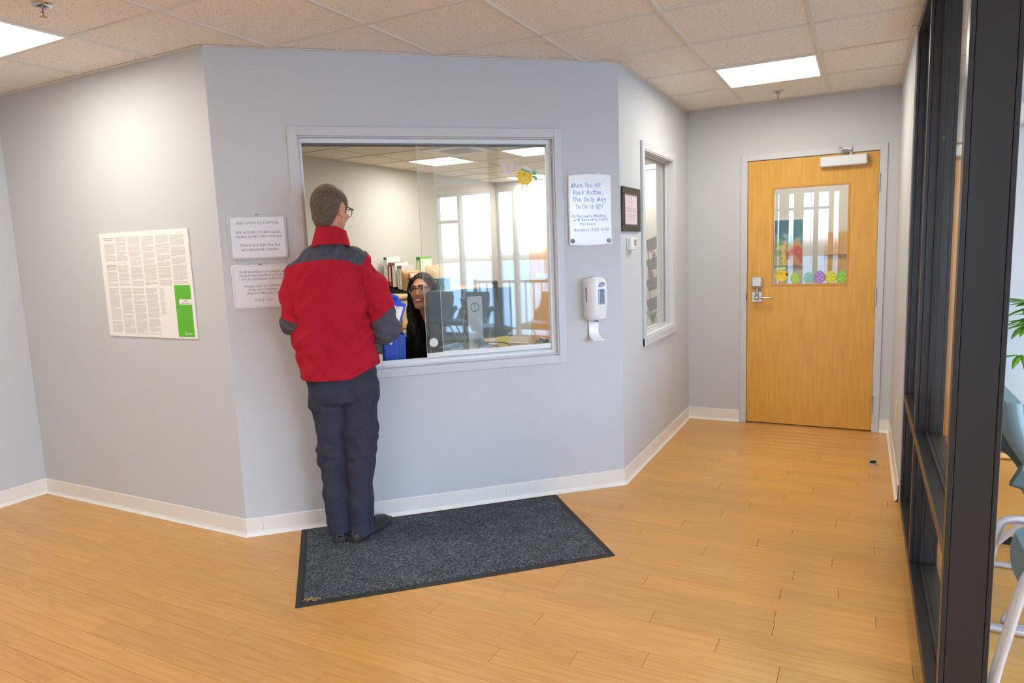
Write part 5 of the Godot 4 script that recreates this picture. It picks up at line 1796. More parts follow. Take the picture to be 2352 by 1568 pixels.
func binder(xf: Transform3D, w: float, h: float, col: Color, label: String, group: String, sheet := false) -> void:
	var t := thing("ring_binder", label, "binder", xf, group)
	var m := mat(col, 0.35)
	var b := MB.new()
	b.box(Vector3(-w / 2 + 0.0015, h / 2, -0.005), Vector3(0.003, h, 0.265), 0.0008)
	b.box(Vector3(w / 2 - 0.0015, h / 2, -0.005), Vector3(0.003, h, 0.265), 0.0008)
	b.box(Vector3(0, h / 2, 0.128), Vector3(w, h, 0.003), 0.0008)
	obj(b, "cover", m, t)
	box_part("papers", Vector3(w * 0.7, h - 0.02, 0.215), Vector3(0, h / 2 - 0.004, -0.01), M.paper, t, 0.001)
	box_part("spine_label", Vector3(w * 0.62, h * 0.62, 0.001), Vector3(0, h * 0.52, 0.130), M.paper, t, 0.0)
	if sheet:
		box_part("cover_sheet", Vector3(0.0012, h - 0.03, 0.25), Vector3(w / 2 + 0.0006, h / 2 - 0.012, -0.008), M.paper, t, 0.0)
	box_part("top_clip", Vector3(w * 0.8, 0.03, 0.02), Vector3(0, h - 0.018, 0.122), M.alu_dark, t, 0.001)

func orchid(at: Vector3) -> void:
	var t := thing("orchid", "magenta orchid in a white pot inside the side window", "plant", Transform3D(Basis(), at))
	var p := MB.new()
	p.lathe(PackedVector2Array([Vector2(0, 0), Vector2(0.055, 0), Vector2(0.075, 0.16), Vector2(0.078, 0.165), Vector2(0.078, 0.175), Vector2(0.068, 0.175), Vector2(0.064, 0.15), Vector2(0, 0.15)]), 28)
	obj(p, "pot", M.white, t)
	var s := MB.new()
	var path := curve(vec3s([[0, 0.15, 0], [0.0, 0.34, 0.02], [0.0, 0.52, 0.05], [0.0, 0.66, 0.05], [-0.01, 0.76, 0.06]]), 6)
	s.tube(path, 0.004, 8)
	obj(s, "stem", mat(c8(110, 96, 70), 0.6), t)
	for k in 5:
		var a := TAU * k / 5 + 1.2
		var l := MB.new()
		var rings := []
		for i in 9:
			var u := i / 8.0
			var w := 0.032 * sin(PI * clampf(u * 0.92 + 0.06, 0, 1))
			var out := 0.19 * u
			var y := 0.16 + 0.10 * u - 0.16 * u * u
			var side := Vector3(-sin(a), 0, cos(a))
			var c := Vector3(cos(a) * out, y, sin(a) * out)
			rings.append(PackedVector3Array([c - side * w + Vector3(0, w * 0.35, 0), c, c + side * w + Vector3(0, w * 0.35, 0), c - Vector3(0, 0.003, 0)]))
		l.loft(rings)
		obj(l, "leaf", mat(c8(70, 138, 60), 0.35), t)
	var pet := mat(c8(196, 70, 150), 0.5)
	pet.backlight_enabled = true
	pet.backlight = c8(150, 40, 110)
	for k in [[0.44, 0.058], [0.40, 0.050], [0.48, 0.042], [0.57, 0.042], [0.61, 0.040], [0.70, 0.038], [0.755, 0.034]]:
		var f := MB.new()
		var idx := clampi(int((k[0] - 0.15) / 0.61 * 24), 0, 24)
		var c: Vector3 = path[idx] + Vector3(rng.randf_range(0.0, 0.04), 0, rng.randf_range(-0.02, 0.04))
		for i in 5:
			var a := TAU * i / 5 + 0.3
			f.ball(c + Vector3(0.01, sin(a) * k[1] * 0.55, cos(a) * k[1] * 0.55), Vector3(0.006, k[1] * 0.5, k[1] * 0.36), 10, Basis(Vector3.RIGHT, -a + PI / 2))
		obj(f, "flower", pet, t)

# ---------- waiting area on the right
func waiting_chair(label: String, xf: Transform3D) -> Node3D:
	var t := thing("waiting_chair", label, "chair", xf, "teal waiting chairs")
	var teal := bumpy(mat(c8(122, 150, 160), 0.55), noise_tex(128, 128, 0.1, Color.BLACK, Color.WHITE, 2, 8), 0.02, 30.0)
	var dark := mat(c8(86, 102, 104), 0.6)
	# side profile in (forward z, y)
	var back := []
	for i in 15:
		var u := i / 14.0
		var z := -0.27 + 0.20 * u * u + 0.02 * u
		var y := 0.86 - 0.46 * u
		var half := 0.255 - 0.03 * pow(1.0 - u, 3.0)
		var ring := PackedVector3Array()
		for q in rrect(-half, -0.024, half, 0.024, 0.023, 4):
			ring.append(Vector3(q.x, y, z + q.y + 0.035 * pow(q.x / 0.26, 2.0)))
		back.append(ring)
	var b := MB.new()
	b.loft(back)
	obj(b, "backrest", teal, t)
	var seat := []
	for i in 13:
		var u := i / 12.0
		var z := -0.14 + 0.50 * u
		var y := 0.445 - 0.02 * sin(u * PI) - 0.03 * pow(u, 6.0)
		var hh := 0.042 * (1.0 if u < 0.95 else 0.7)
		var ring := PackedVector3Array()
		for q in rrect(-0.25, -hh, 0.25, hh, 0.035, 4):
			ring.append(Vector3(q.x, y + q.y, z))
		seat.append(ring)
	var s := MB.new()
	s.loft(seat)
	obj(s, "seat", teal, t)
	for sx in [-1.0, 1.0]:
		var a := MB.new()
		var rings := []
		for p in curve(vec3s([[0, 0.60, -0.24], [0, 0.565, -0.16], [0, 0.44, -0.07], [0, 0.40, 0.05], [0, 0.39, 0.30]]), 5):
			var ring := PackedVector3Array()
			for q in rrect(-0.022, -0.05, 0.022, 0.05, 0.018, 4):
				ring.append(Vector3(sx * 0.272 + q.x, p.y + q.y * 0.8, p.z + q.y * 0.35))
			rings.append(ring)
		a.loft(rings)
		obj(a, "side_pad", dark, t)
		var l := MB.new()
		l.tube(curve(vec3s([[sx * 0.285, 0.44, 0.06], [sx * 0.285, 0.28, -0.06], [sx * 0.285, 0.06, -0.235], [sx * 0.285, 0.016, -0.235], [sx * 0.285, 0.014, -0.17], [sx * 0.285, 0.014, 0.30], [sx * 0.285, 0.05, 0.345], [sx * 0.285, 0.40, 0.33]]), 8), 0.0125, 12)
		obj(l, "leg_frame", M.satin, t)
	var c := MB.new()
	for z in [0.0, 0.28]:
		c.tube(vec3s([[-0.285, 0.40, z], [0.285, 0.40, z]]), 0.010, 8)
	obj(c, "cross_bar", M.chrome, t)
	return t

func build_waiting_room() -> void:
	var led := MB.new()
	led.box(Vector3(2.17, 2.06, -4.18), Vector3(3.64, 0.10, 0.10), 0.012)
	tag(obj(led, "trim_2", mat(c8(226, 220, 212), 0.5)), "", "", "", "structure")
	var cr := thing("credenza", "light wood credenza against the far wall, right of the dark post", "cabinet", Transform3D(Basis(), Vector3(1.35, 0.0, -4.02)))
	box_part("top", Vector3(1.62, 0.03, 0.44), Vector3(0, 0.60, 0.02), M.light_wood, cr, 0.004)
	var front := mat(c8(216, 156, 78), 0.4)
	box_part("carcass", Vector3(1.58, 0.54, 0.38), Vector3(0, 0.315, 0.0), front, cr)
	box_part("plinth", Vector3(1.56, 0.045, 0.36), Vector3(0, 0.0225, 0.0), M.black, cr, 0.0)
	for i in 4:
		box_part("door", Vector3(0.385, 0.37, 0.018), Vector3(-0.59 + i * 0.394, 0.24, 0.2), front, cr)
		box_part("drawer", Vector3(0.385, 0.10, 0.018), Vector3(-0.59 + i * 0.394, 0.525, 0.2), front, cr)
	box_part("pull_rail", Vector3(1.58, 0.022, 0.022), Vector3(0, 0.448, 0.212), mat(c8(236, 186, 112), 0.4), cr, 0.004)
	var ca := waiting_chair("teal upholstered chair with chrome sled legs, beside the dark post before the credenza", Transform3D(Basis(Vector3.UP, PI / 2), Vector3(0.765, 0, -3.27)))
	var st := thing("tub_seat", "low teal upholstered seat with satin metal tube legs at the lower right edge", "seat", Transform3D(Basis(Vector3.UP, 0.0), Vector3(0.70, 0, -2.72)))
	var teal := mat(c8(104, 128, 132), 0.55)
	var sr := []
	for i in 9:
		var u := i / 8.0
		var y := 0.31 + 0.13 * u
		var k := 0.19 + 0.016 * sin(PI * (0.2 + 0.7 * u))
		var ring := PackedVector3Array()
		for q in rrect(-k, -k, k, k, 0.09, 6):
			ring.append(Vector3(q.x, y, q.y))
		sr.append(ring)
	var sp := MB.new()
	sp.loft(sr)
	obj(sp, "cushion", teal, st)
	for sx in [-1.0, 1.0]:
		var l := MB.new()
		l.tube(curve(vec3s([[0.10, 0.45, sx * 0.225], [-0.10, 0.45, sx * 0.225], [-0.195, 0.445, sx * 0.225], [-0.225, 0.40, sx * 0.225], [-0.258, 0.23, sx * 0.225], [-0.288, 0.05, sx * 0.225], [-0.27, 0.018, sx * 0.225], [-0.20, 0.016, sx * 0.225], [0.20, 0.016, sx * 0.225]]), 8), 0.0165, 14)
		obj(l, "leg_frame", M.satin, st)
	# chairs along the window wall: only their mirror image in the service window shows
	var spots := [[3.45, 1.15, -PI / 2, "teal waiting chair by the window wall, leftmost of those mirrored in the glass"], [3.45, 0.45, -PI / 2, "teal waiting chair by the window wall, second of those mirrored in the glass"], [2.55, -0.4, PI * 0.75, "teal waiting chair turned to the window wall, mirrored low in the glass"], [3.45, -0.95, -PI / 2, "teal waiting chair by the window wall, rightmost of those mirrored in the glass"]]
	for s in spots:
		dup(ca, Transform3D(Basis(Vector3.UP, s[2]), Vector3(s[0], 0, s[1])), s[3])
	# vertical blinds over the street door side, part drawn
	var vb := thing("vertical_blind", "beige vertical blind behind the viewpoint, mirrored as pale strips in the door glass", "blind", Transform3D(Basis(), Vector3(0, 0, SOUTH_Z - 0.10)))
	box_part("head_rail", Vector3(4.1, 0.05, 0.05), Vector3(-1.6, 2.50, 0), M.white, vb)
	var vm := mat(c8(206, 198, 186), 0.8)
	vm.backlight_enabled = true
	vm.backlight = c8(90, 86, 80)
	var vr := RandomNumberGenerator.new()
	vr.seed = 21
	for i in 44:
		var x := -3.58 + i * 0.091
		var open := (x > -1.36 and x < -1.25) or (x > -1.10 and x < -0.88) or (x > -0.72 and x < -0.6) or (x > -0.49 and x < -0.40) or i % 9 == 4
		box_part("vane", Vector3(0.098, 2.36, 0.0012), Vector3(x, 1.29, 0.0), vm, vb, 0.0, Basis(Vector3.UP, (1.45 if open else 0.25) + vr.randf_range(-0.06, 0.06)))
	# bamboo on the credenza
	var pl := thing("bamboo_plant", "green leafy bamboo in a glass vase on the credenza, leaves reaching past the post", "plant", Transform3D(Basis(), Vector3(0.84, 0.615, -3.98)))
	var v := MB.new()
	v.lathe(PackedVector2Array([Vector2(0, 0), Vector2(0.05, 0), Vector2(0.055, 0.02), Vector2(0.045, 0.2), Vector2(0.05, 0.22), Vector2(0.046, 0.22), Vector2(0.04, 0.02), Vector2(0, 0.012)]), 24)
	obj(v, "vase", mat(c8(200, 214, 210), 0.1), pl)
	var stem := MB.new()
	for k in [[-0.10, 0.53, 0.0], [-0.07, 0.48, 0.02], [-0.15, 0.29, 0.0]]:
		stem.tube(vec3s([[k[0] * 0.5, 0.02, k[2]], [k[0], k[1], k[2]]]), 0.007, 8)
	obj(stem, "stalk", mat(c8(110, 150, 60), 0.5), pl)
	var lm := mat(c8(124, 188, 56), 0.45)
	lm.backlight_enabled = true
	lm.backlight = c8(90, 150, 30)
	var tufts := [[-0.10, 0.52, 0.0, 0.18, 17], [-0.07, 0.47, 0.02, 0.17, 14], [-0.12, 0.44, 0.02, 0.16, 12], [-0.155, 0.285, 0.0, 0.11, 5]]
	for q in tufts:
		for i in q[4]:
			var a: float = PI * 0.5 + TAU * (i + rng.randf() * 0.5) / q[4]
			var up := rng.randf_range(-0.55, 0.75)
			var l: float = q[3] * rng.randf_range(0.6, 1.0)
			leaf(pl, Vector3(q[0], q[1], q[2]), Vector3(cos(a), up, sin(a)).normalized(), l, l * 0.15, lm)

func leaf(parent: Node3D, from: Vector3, dir: Vector3, l: float, w: float, m: Material) -> void:
	var b := MB.new()
	var side := dir.cross(Vector3.UP).normalized()
	var rings := []
	for i in 6:
		var u := i / 5.0
		var ww := w * sin(PI * (0.08 + 0.9 * u)) + 0.0005
		var c := from + dir * l * u + Vector3(0, -0.25 * l * u * u, 0)
		rings.append(PackedVector3Array([c - side * ww + Vector3(0, ww * 0.3, 0), c, c + side * ww + Vector3(0, ww * 0.3, 0), c - Vector3(0, 0.0012, 0)]))
	b.loft(rings)
	obj(b, "leaf", m, parent)

# ---------- people: distance fields meshed as surface nets
class Field:
	var o: Vector3
	var c: float
	var nx: int
	var ny: int
	var nz: int
	var k: float
	var a := PackedFloat32Array()
	var cuts := PackedFloat32Array()
	func _init(lo: Vector3, hi: Vector3, cell: float, blend: float) -> void:
		o = lo
		c = cell
		k = blend
		nx = int((hi.x - lo.x) / c) + 2
		ny = int((hi.y - lo.y) / c) + 2
		nz = int((hi.z - lo.z) / c) + 2
		a.resize(nx * ny * nz)
	func span(lo: Vector3, hi: Vector3) -> Array:
		var m := k * 5.0 + c * 1.5
		return [clampi(int((lo.x - m - o.x) / c), 0, nx - 1), clampi(int((hi.x + m - o.x) / c) + 1, 0, nx - 1), clampi(int((lo.y - m - o.y) / c), 0, ny - 1), clampi(int((hi.y + m - o.y) / c) + 1, 0, ny - 1), clampi(int((lo.z - m - o.z) / c), 0, nz - 1), clampi(int((hi.z + m - o.z) / c) + 1, 0, nz - 1)]
	# tapered capsule
	func cone(p0: Vector3, p1: Vector3, r0: float, r1: float) -> void:
		var r := maxf(r0, r1)
		var s := span(p0.min(p1) - Vector3.ONE * r, p0.max(p1) + Vector3.ONE * r)
		var ba := p1 - p0
		var q := 1.0 / maxf(ba.length_squared(), 1e-9)
		var lim := k * 5.0
		for z in range(s[4], s[5] + 1):
			for y in range(s[2], s[3] + 1):
				var i: int = (z * ny + y) * nx + s[0]
				for x in range(s[0], s[1] + 1):
					var pa := Vector3(o.x + x * c, o.y + y * c, o.z + z * c) - p0
					var h := clampf(pa.dot(ba) * q, 0.0, 1.0)
					var d := (pa - ba * h).length() - r0 - (r1 - r0) * h
					if d < lim:
						a[i] += exp(-maxf(d, -lim) / k)
					i += 1
	func chain(pts: Array, rs: Array) -> void:
		for i in pts.size() - 1:
			cone(pts[i], pts[i + 1], rs[i], rs[i + 1])
	func ell(at: Vector3, r: Vector3, turn := Basis(), sign := 1.0) -> void:
		var m := maxf(r.x, maxf(r.y, r.z))
		var s := span(at - Vector3.ONE * m, at + Vector3.ONE * m)
		var inv := turn.inverse()
		var lim := k * 5.0
		if sign < 0.0 and cuts.is_empty():
			cuts.resize(a.size())
			cuts.fill(1.0)
		for z in range(s[4], s[5] + 1):
			for y in range(s[2], s[3] + 1):
				var i: int = (z * ny + y) * nx + s[0]
				for x in range(s[0], s[1] + 1):
					var p := inv * (Vector3(o.x + x * c, o.y + y * c, o.z + z * c) - at)
					var u := p / r
					var k0 := u.length()
					var k1 := (u / r).length()
					var d := k0 * (k0 - 1.0) / maxf(k1, 1e-6) if k0 > 0.05 else -m
					if sign < 0.0:
						cuts[i] = minf(cuts[i], d)
					elif d < lim:
						a[i] += exp(-maxf(d, -lim) / k)
					i += 1
	# stacked elliptic sections [y, cx, cz, rx, rz]
	func stack(t: Array) -> void:
		var lo := Vector3(9, t[0][0], 9)
		var hi := Vector3(-9, t[t.size() - 1][0], -9)
		for q in t:
			lo.x = minf(lo.x, q[1] - q[3]); hi.x = maxf(hi.x, q[1] + q[3])
			lo.z = minf(lo.z, q[2] - q[4]); hi.z = maxf(hi.z, q[2] + q[4])
		var s := span(lo, hi)
		var lim := k * 5.0
		for y in range(s[2], s[3] + 1):
			var py := o.y + y * c
			var yy := clampf(py, t[0][0], t[t.size() - 1][0])
			var j := 0
			while j < t.size() - 2 and t[j + 1][0] < yy:
				j += 1
			var f: float = smoothstep(0.0, 1.0, (yy - t[j][0]) / (t[j + 1][0] - t[j][0])) * 0.5 + 0.5 * (yy - t[j][0]) / (t[j + 1][0] - t[j][0])
			var cx := lerpf(t[j][1], t[j + 1][1], f)
			var cz := lerpf(t[j][2], t[j + 1][2], f)
			var rx := lerpf(t[j][3], t[j + 1][3], f)
			var rz := lerpf(t[j][4], t[j + 1][4], f)
			var e := absf(py - yy)
			var m := minf(rx, rz)
			for z in range(s[4], s[5] + 1):
				var pz := (o.z + z * c - cz) / rz
				var i: int = (z * ny + y) * nx + s[0]
				for x in range(s[0], s[1] + 1):
					var px := (o.x + x * c - cx) / rx
					var k0 := sqrt(px * px + pz * pz)
					var k1 := sqrt(px * px / (rx * rx) + pz * pz / (rz * rz))
					var d := k0 * (k0 - 1.0) / maxf(k1, 1e-6) if k0 > 0.05 else -m
					if e > 0.0:
						d = maxf(d, e) if d < 0.0 else sqrt(d * d + e * e)
					if d < lim:
						a[i] += exp(-maxf(d, -lim) / k)
					i += 1
	# mesh into b; xf carries field space to the caller's space
	func nets(b: MB, xf := Transform3D()) -> void:
		var n := a.size()
		var d := PackedFloat32Array()
		d.resize(n)
		for i in n:
			var q := a[i]
			d[i] = -k * log(q) if q > 1e-20 else 1.0
		if not cuts.is_empty():
			for i in n:
				if cuts[i] < 0.06:
					var h := clampf(0.5 - 0.5 * (-cuts[i] - d[i]) / -0.006, 0.0, 1.0)
					d[i] = maxf(d[i], -cuts[i])
		var vi := PackedInt32Array()
		vi.resize(n)
		vi.fill(-1)
		var vs := PackedVector3Array()
		var ns := PackedVector3Array()
		var sy := nx
		var sz := nx * ny
		var far := c * 4.5
		for z in nz - 1:
			for y in ny - 1:
				var i: int = (z * ny + y) * nx
				for x in nx - 1:
					var d0 := d[i]
					if d0 < far and d0 > -far:
						var e := [d0, d[i + 1], d[i + sy], d[i + sy + 1], d[i + sz], d[i + sz + 1], d[i + sz + sy], d[i + sz + sy + 1]]
						var inside := 0
						for q in 8:
							if e[q] < 0.0:
								inside += 1
						if inside > 0 and inside < 8:
							var sum := Vector3.ZERO
							var cnt := 0
							for w in EDGES:
								var ea: float = e[w[0]]
								var eb: float = e[w[1]]
								if (ea < 0.0) != (eb < 0.0):
									var t := ea / (ea - eb)
									sum += CORN[w[0]].lerp(CORN[w[1]], t)
									cnt += 1
							var g := Vector3(e[1] + e[3] + e[5] + e[7] - e[0] - e[2] - e[4] - e[6], e[2] + e[3] + e[6] + e[7] - e[0] - e[1] - e[4] - e[5], e[4] + e[5] + e[6] + e[7] - e[0] - e[1] - e[2] - e[3])
							vi[i] = vs.size()
							vs.append(xf * (o + (Vector3(x, y, z) + sum / cnt) * c))
							ns.append((xf.basis * g).normalized())
					i += 1
		for z in range(1, nz - 1):
			for y in range(1, ny - 1):
				var i: int = (z * ny + y) * nx + 1
				for x in range(1, nx - 1):
					var d0 := d[i]
					if d0 < far and d0 > -far:
						for w in 3:
							var step: int = 1 if w == 0 else sy if w == 1 else sz
							if (d0 < 0.0) != (d[i + step] < 0.0):
								var s1: int = sy if w == 0 else sz if w == 1 else 1
								var s2: int = sz if w == 0 else 1 if w == 1 else sy
								var q0 := vi[i]
								var q1 := vi[i - s1]
								var q2 := vi[i - s1 - s2]
								var q3 := vi[i - s2]
								if q0 >= 0 and q1 >= 0 and q2 >= 0 and q3 >= 0:
									b.tri(vs[q0], vs[q1], vs[q2], ns[q0], ns[q1], ns[q2])
									b.tri(vs[q0], vs[q2], vs[q3], ns[q0], ns[q2], ns[q3])
					i += 1
	const EDGES := [[0, 1], [2, 3], [4, 5], [6, 7], [0, 2], [1, 3], [4, 6], [5, 7], [0, 4], [1, 5], [2, 6], [3, 7]]
	const CORN := [Vector3(0, 0, 0), Vector3(1, 0, 0), Vector3(0, 1, 0), Vector3(1, 1, 0), Vector3(0, 0, 1), Vector3(1, 0, 1), Vector3(0, 1, 1), Vector3(1, 1, 1)]

# cut a mesh along fn = 0: [where fn > 0, where fn <= 0]
func split(b: MB, fn: Callable) -> Array:
	var out := [MB.new(), MB.new()]
	for i in range(0, b.v.size(), 3):
		var f := [fn.call(b.v[i]), fn.call(b.v[i + 1]), fn.call(b.v[i + 2])]
		var pos := int(f[0] > 0.0) + int(f[1] > 0.0) + int(f[2] > 0.0)
		if pos == 3 or pos == 0:
			out[0 if pos == 3 else 1].tri(b.v[i], b.v[i + 1], b.v[i + 2], b.n[i], b.n[i + 1], b.n[i + 2])
			continue
		for side in 2:
			var pv := []
			var pn := []
			for j in 3:
				var q := (j + 1) % 3
				var fa: float = f[j] if side == 0 else -f[j]
				var fb: float = f[q] if side == 0 else -f[q]
				if fa >= 0.0:
					pv.append(b.v[i + j]); pn.append(b.n[i + j])
				if (fa < 0.0) != (fb < 0.0):
					var t := fa / (fa - fb)
					pv.append(b.v[i + j].lerp(b.v[i + q], t)); pn.append(b.n[i + j].lerp(b.n[i + q], t).normalized())
			for j in range(1, pv.size() - 1):
				out[side].tri(pv[0], pv[j], pv[j + 1], pn[0], pn[j], pn[j + 1])
	return out

# move every vertex along its normal by fn(position); normals are bent to match
func ruffle(b: MB, fn: Callable) -> void:
	var e := 0.004
	var seen := {}
	for i in b.v.size():
		var p := b.v[i]
		var key := Vector3i((p * 20000.0).round())
		if not seen.has(key):
			var n := b.n[i]
			var d: float = fn.call(p)
			var t := n.cross(Vector3.UP if absf(n.y) < 0.9 else Vector3.RIGHT).normalized()
			var s := n.cross(t)
			var dt: float = (fn.call(p + t * e) - d) / e
			var ds: float = (fn.call(p + s * e) - d) / e
			seen[key] = [p + n * d, (n - t * dt - s * ds).normalized()]
		b.v[i] = seen[key][0]
		b.n[i] = seen[key][1]

func piecewise(x: float, pts: Array) -> float:
	if x <= pts[0][0]: return pts[0][1]
	for i in pts.size() - 1:
		if x <= pts[i + 1][0]:
			return lerpf(pts[i][1], pts[i + 1][1], (x - pts[i][0]) / (pts[i + 1][0] - pts[i][0]))
	return pts[pts.size() - 1][1]

# head with face towards -z, chin at y -0.118, crown at 0.118
func head_field(f: Field, fem: bool) -> void:
	var w := 0.94 if fem else 1.0
	f.ell(Vector3(0, 0.022, 0.010), Vector3(0.074 * w, 0.094, 0.094))
	f.ell(Vector3(0, -0.028, -0.026), Vector3(0.060 * w, 0.082, 0.066))
	for s in [-1.0, 1.0]:
		f.cone(Vector3(s * 0.050 * w, -0.050, 0.0), Vector3(s * 0.016, -0.098, -0.066), 0.022, 0.017)
		f.ell(Vector3(s * 0.036 * w, -0.026, -0.066), Vector3(0.022, 0.020, 0.020))
		f.cone(Vector3(s * 0.016, 0.030, -0.087), Vector3(s * 0.044 * w, 0.028, -0.072), 0.009, 0.009)
		f.ell(Vector3(s * 0.0105, -0.033, -0.098), Vector3(0.007, 0.006, 0.008))
		# ear: rim and lobe
		var x: float = s * 0.079 * w
		f.ell(Vector3(x, -0.004, 0.012), Vector3(0.008, 0.031, 0.019), Basis(Vector3.UP, s * -0.45))
		f.cone(Vector3(x + s * 0.006, 0.018, 0.016), Vector3(x + s * 0.007, -0.012, 0.026), 0.0045, 0.004)
		f.cone(Vector3(x, -0.028, 0.008), Vector3(x, -0.036, 0.006), 0.006, 0.006)
	f.cone(Vector3(0, 0.006, -0.092), Vector3(0, -0.030, -0.109), 0.0060, 0.0086)
	f.ell(Vector3(0, -0.064, -0.083), Vector3(0.025, 0.016, 0.012))
	f.ell(Vector3(0, -0.102, -0.074), Vector3(0.019, 0.014, 0.014))
	for s in [-1.0, 1.0]:
		f.ell(Vector3(s * 0.031 * w, 0.006, -0.100), Vector3(0.015, 0.010, 0.016), Basis(), -1.0)

func eyes_and_mouth(parent: Node3D, xf: Transform3D, fem: bool, lid: Color) -> void:
	var w := 0.94 if fem else 1.0
	for s in [-1.0, 1.0]:
		var e := MB.new()
		e.ball(Vector3(s * 0.031 * w, 0.006, -0.0775), Vector3(0.0135, 0.0078, 0.012), 18)
		var eo := obj(e, "eye", mat(c8(236, 232, 228), 0.15), parent)
		eo.transform = xf
		var i := MB.new()
		i.ball(Vector3(s * 0.031 * w + (0.0015 if fem else 0.0), 0.0065, -0.0862), Vector3(0.0064, 0.0064, 0.0042), 14)
		obj(i, "iris", mat(c8(46, 30, 22), 0.1), eo)
		var l := MB.new()
		var up := []
		for j in 9:
			var u := -1.0 + j / 4.0
			up.append([s * 0.031 * w + u * 0.0145, 0.0065 + 0.0070 * (1.0 - u * u), -0.0865 + 0.006 * u * u])
		l.tube(curve(vec3s(up), 2), 0.0022, 6)
		obj(l, "eyelashes", mat(c8(30, 20, 18), 0.6), eo)
		var br := MB.new()
		br.tube(curve(vec3s([[s * 0.012, 0.026, -0.0985], [s * 0.026 * w, 0.031, -0.0965], [s * 0.040 * w, 0.030, -0.0865], [s * 0.050 * w, 0.024, -0.0745]]), 3), [0.0026, 0.0028, 0.003, 0.0032, 0.0033, 0.003, 0.0026, 0.002, 0.0016, 0.001], 6)
		var bo := obj(br, "eyebrow", mat(lid, 0.8), parent)
		bo.transform = xf

func glasses(parent: Node3D, xf: Transform3D, fem: bool, top: Material, low: Material, arm: Material) -> void:
	var g := Node3D.new()
	g.name = "eyeglasses"
	parent.add_child(g)
	g.transform = xf
	var w := 0.94 if fem else 1.0
	for s in [-1.0, 1.0]:
		var up := PackedVector3Array()
		var dn := PackedVector3Array()
		var poly := PackedVector3Array()
		for i in 29:
			var a := TAU * i / 28.0
			var sx := signf(cos(a)) * pow(absf(cos(a)), 0.72)
			var sy := signf(sin(a)) * pow(absf(sin(a)), 0.72)
			var x: float = s * 0.0345 * w + sx * 0.0255
			var y := 0.000 + sy * (0.0185 if sin(a) > 0 else 0.0205)
			var q := Vector3(x, y, -0.108 + 9.0 * (absf(x) - 0.01) ** 2 * 0.6)
			if i < 15: up.append(q)
			if i >= 14: dn.append(q)
			poly.append(q)
		var u := MB.new()
		u.tube(up, 0.0024, 6)
		obj(u, "upper_rim", top, g)
		var d := MB.new()
		d.tube(dn, 0.0017, 6)
		obj(d, "lower_rim", low, g)
		var l := MB.new()
		var cen := Vector3(s * 0.0345 * w, 0.0, -0.1055)
		for i in 28:
			l.tri(cen, poly[i], poly[i + 1], Vector3.FORWARD, Vector3.FORWARD, Vector3.FORWARD)
		obj(l, "lens", M.glass, g)
		var t := MB.new()
		t.tube(curve(vec3s([[s * 0.060 * w, 0.012, -0.099], [s * 0.072 * w, 0.013, -0.088], [s * 0.0785 * w, 0.014, -0.04], [s * 0.081 * w, 0.014, 0.005], [s * 0.082 * w, 0.0, 0.030]]), 4), 0.0026, 6)
		obj(t, "temple", arm, g)
	var b := MB.new()
	b.tube(curve(vec3s([[-0.011, 0.004, -0.107], [0, 0.008, -0.110], [0.011, 0.004, -0.107]]), 4), 0.0022, 6)
	obj(b, "bridge", top, g)

# hand with wrist at the origin, fingers towards +y, palm facing +z, thumb on the +x side times `m`
func hand_field(b: MB, xf: Transform3D, m: float, curl: Array, spread := 0.08) -> void:
	var f := Field.new(Vector3(-0.085, -0.05, -0.06), Vector3(0.085, 0.21, 0.10), 0.003, 0.0035)
	var base := [Vector3(m * 0.030, 0.092, 0.0), Vector3(m * 0.010, 0.097, -0.003), Vector3(m * -0.010, 0.093, -0.002), Vector3(m * -0.029, 0.083, 0.001)]
	var lens := [[0.040, 0.024, 0.019], [0.044, 0.027, 0.020], [0.040, 0.026, 0.019], [0.031, 0.019, 0.017]]
	f.cone(Vector3(0, -0.05, 0), Vector3(0, 0.01, 0), 0.027, 0.024)
	for i in 4:
		f.cone(Vector3(base[i].x * 0.55, 0.012, 0.0), base[i], 0.0155, 0.0115)
		var p: Vector3 = base[i]
		var a: float = 0.0
		var dir := Vector3(m * (1.5 - i) * spread, 1, 0).normalized()
		for j in 3:
			a += curl[i] * [0.75, 1.1, 0.8][j]
			var d := (dir * cos(a) + Vector3(0, 0, 1) * sin(a)).normalized()
			var e: Vector3 = p + d * (lens[i][j] as float)
			f.cone(p, e, 0.0095 - 0.0009 * j - (0.001 if i == 3 else 0.0), 0.0088 - 0.001 * j - (0.001 if i == 3 else 0.0))
			p = e
	f.cone(Vector3(m * 0.012, 0.018, 0.004), Vector3(m * 0.040, 0.045, 0.016), 0.016, 0.0125)
	var t1 := Vector3(m * 0.040, 0.045, 0.016)
	var t2 := t1 + Vector3(m * 0.016, 0.030, 0.010 + 0.016 * curl[4])
	var t3 := t2 + Vector3(m * (0.004 - 0.012 * curl[4]), 0.026, 0.004 + 0.014 * curl[4])
	f.chain([t1, t2, t3], [0.0115, 0.0105, 0.0088])
	f.nets(b, xf)

func person_skin(col: Color) -> StandardMaterial3D:
	var s := mat(col, 0.48, 0.0, 0.4)
	s.subsurf_scatter_enabled = true
	s.subsurf_scatter_strength = 0.06
	return s

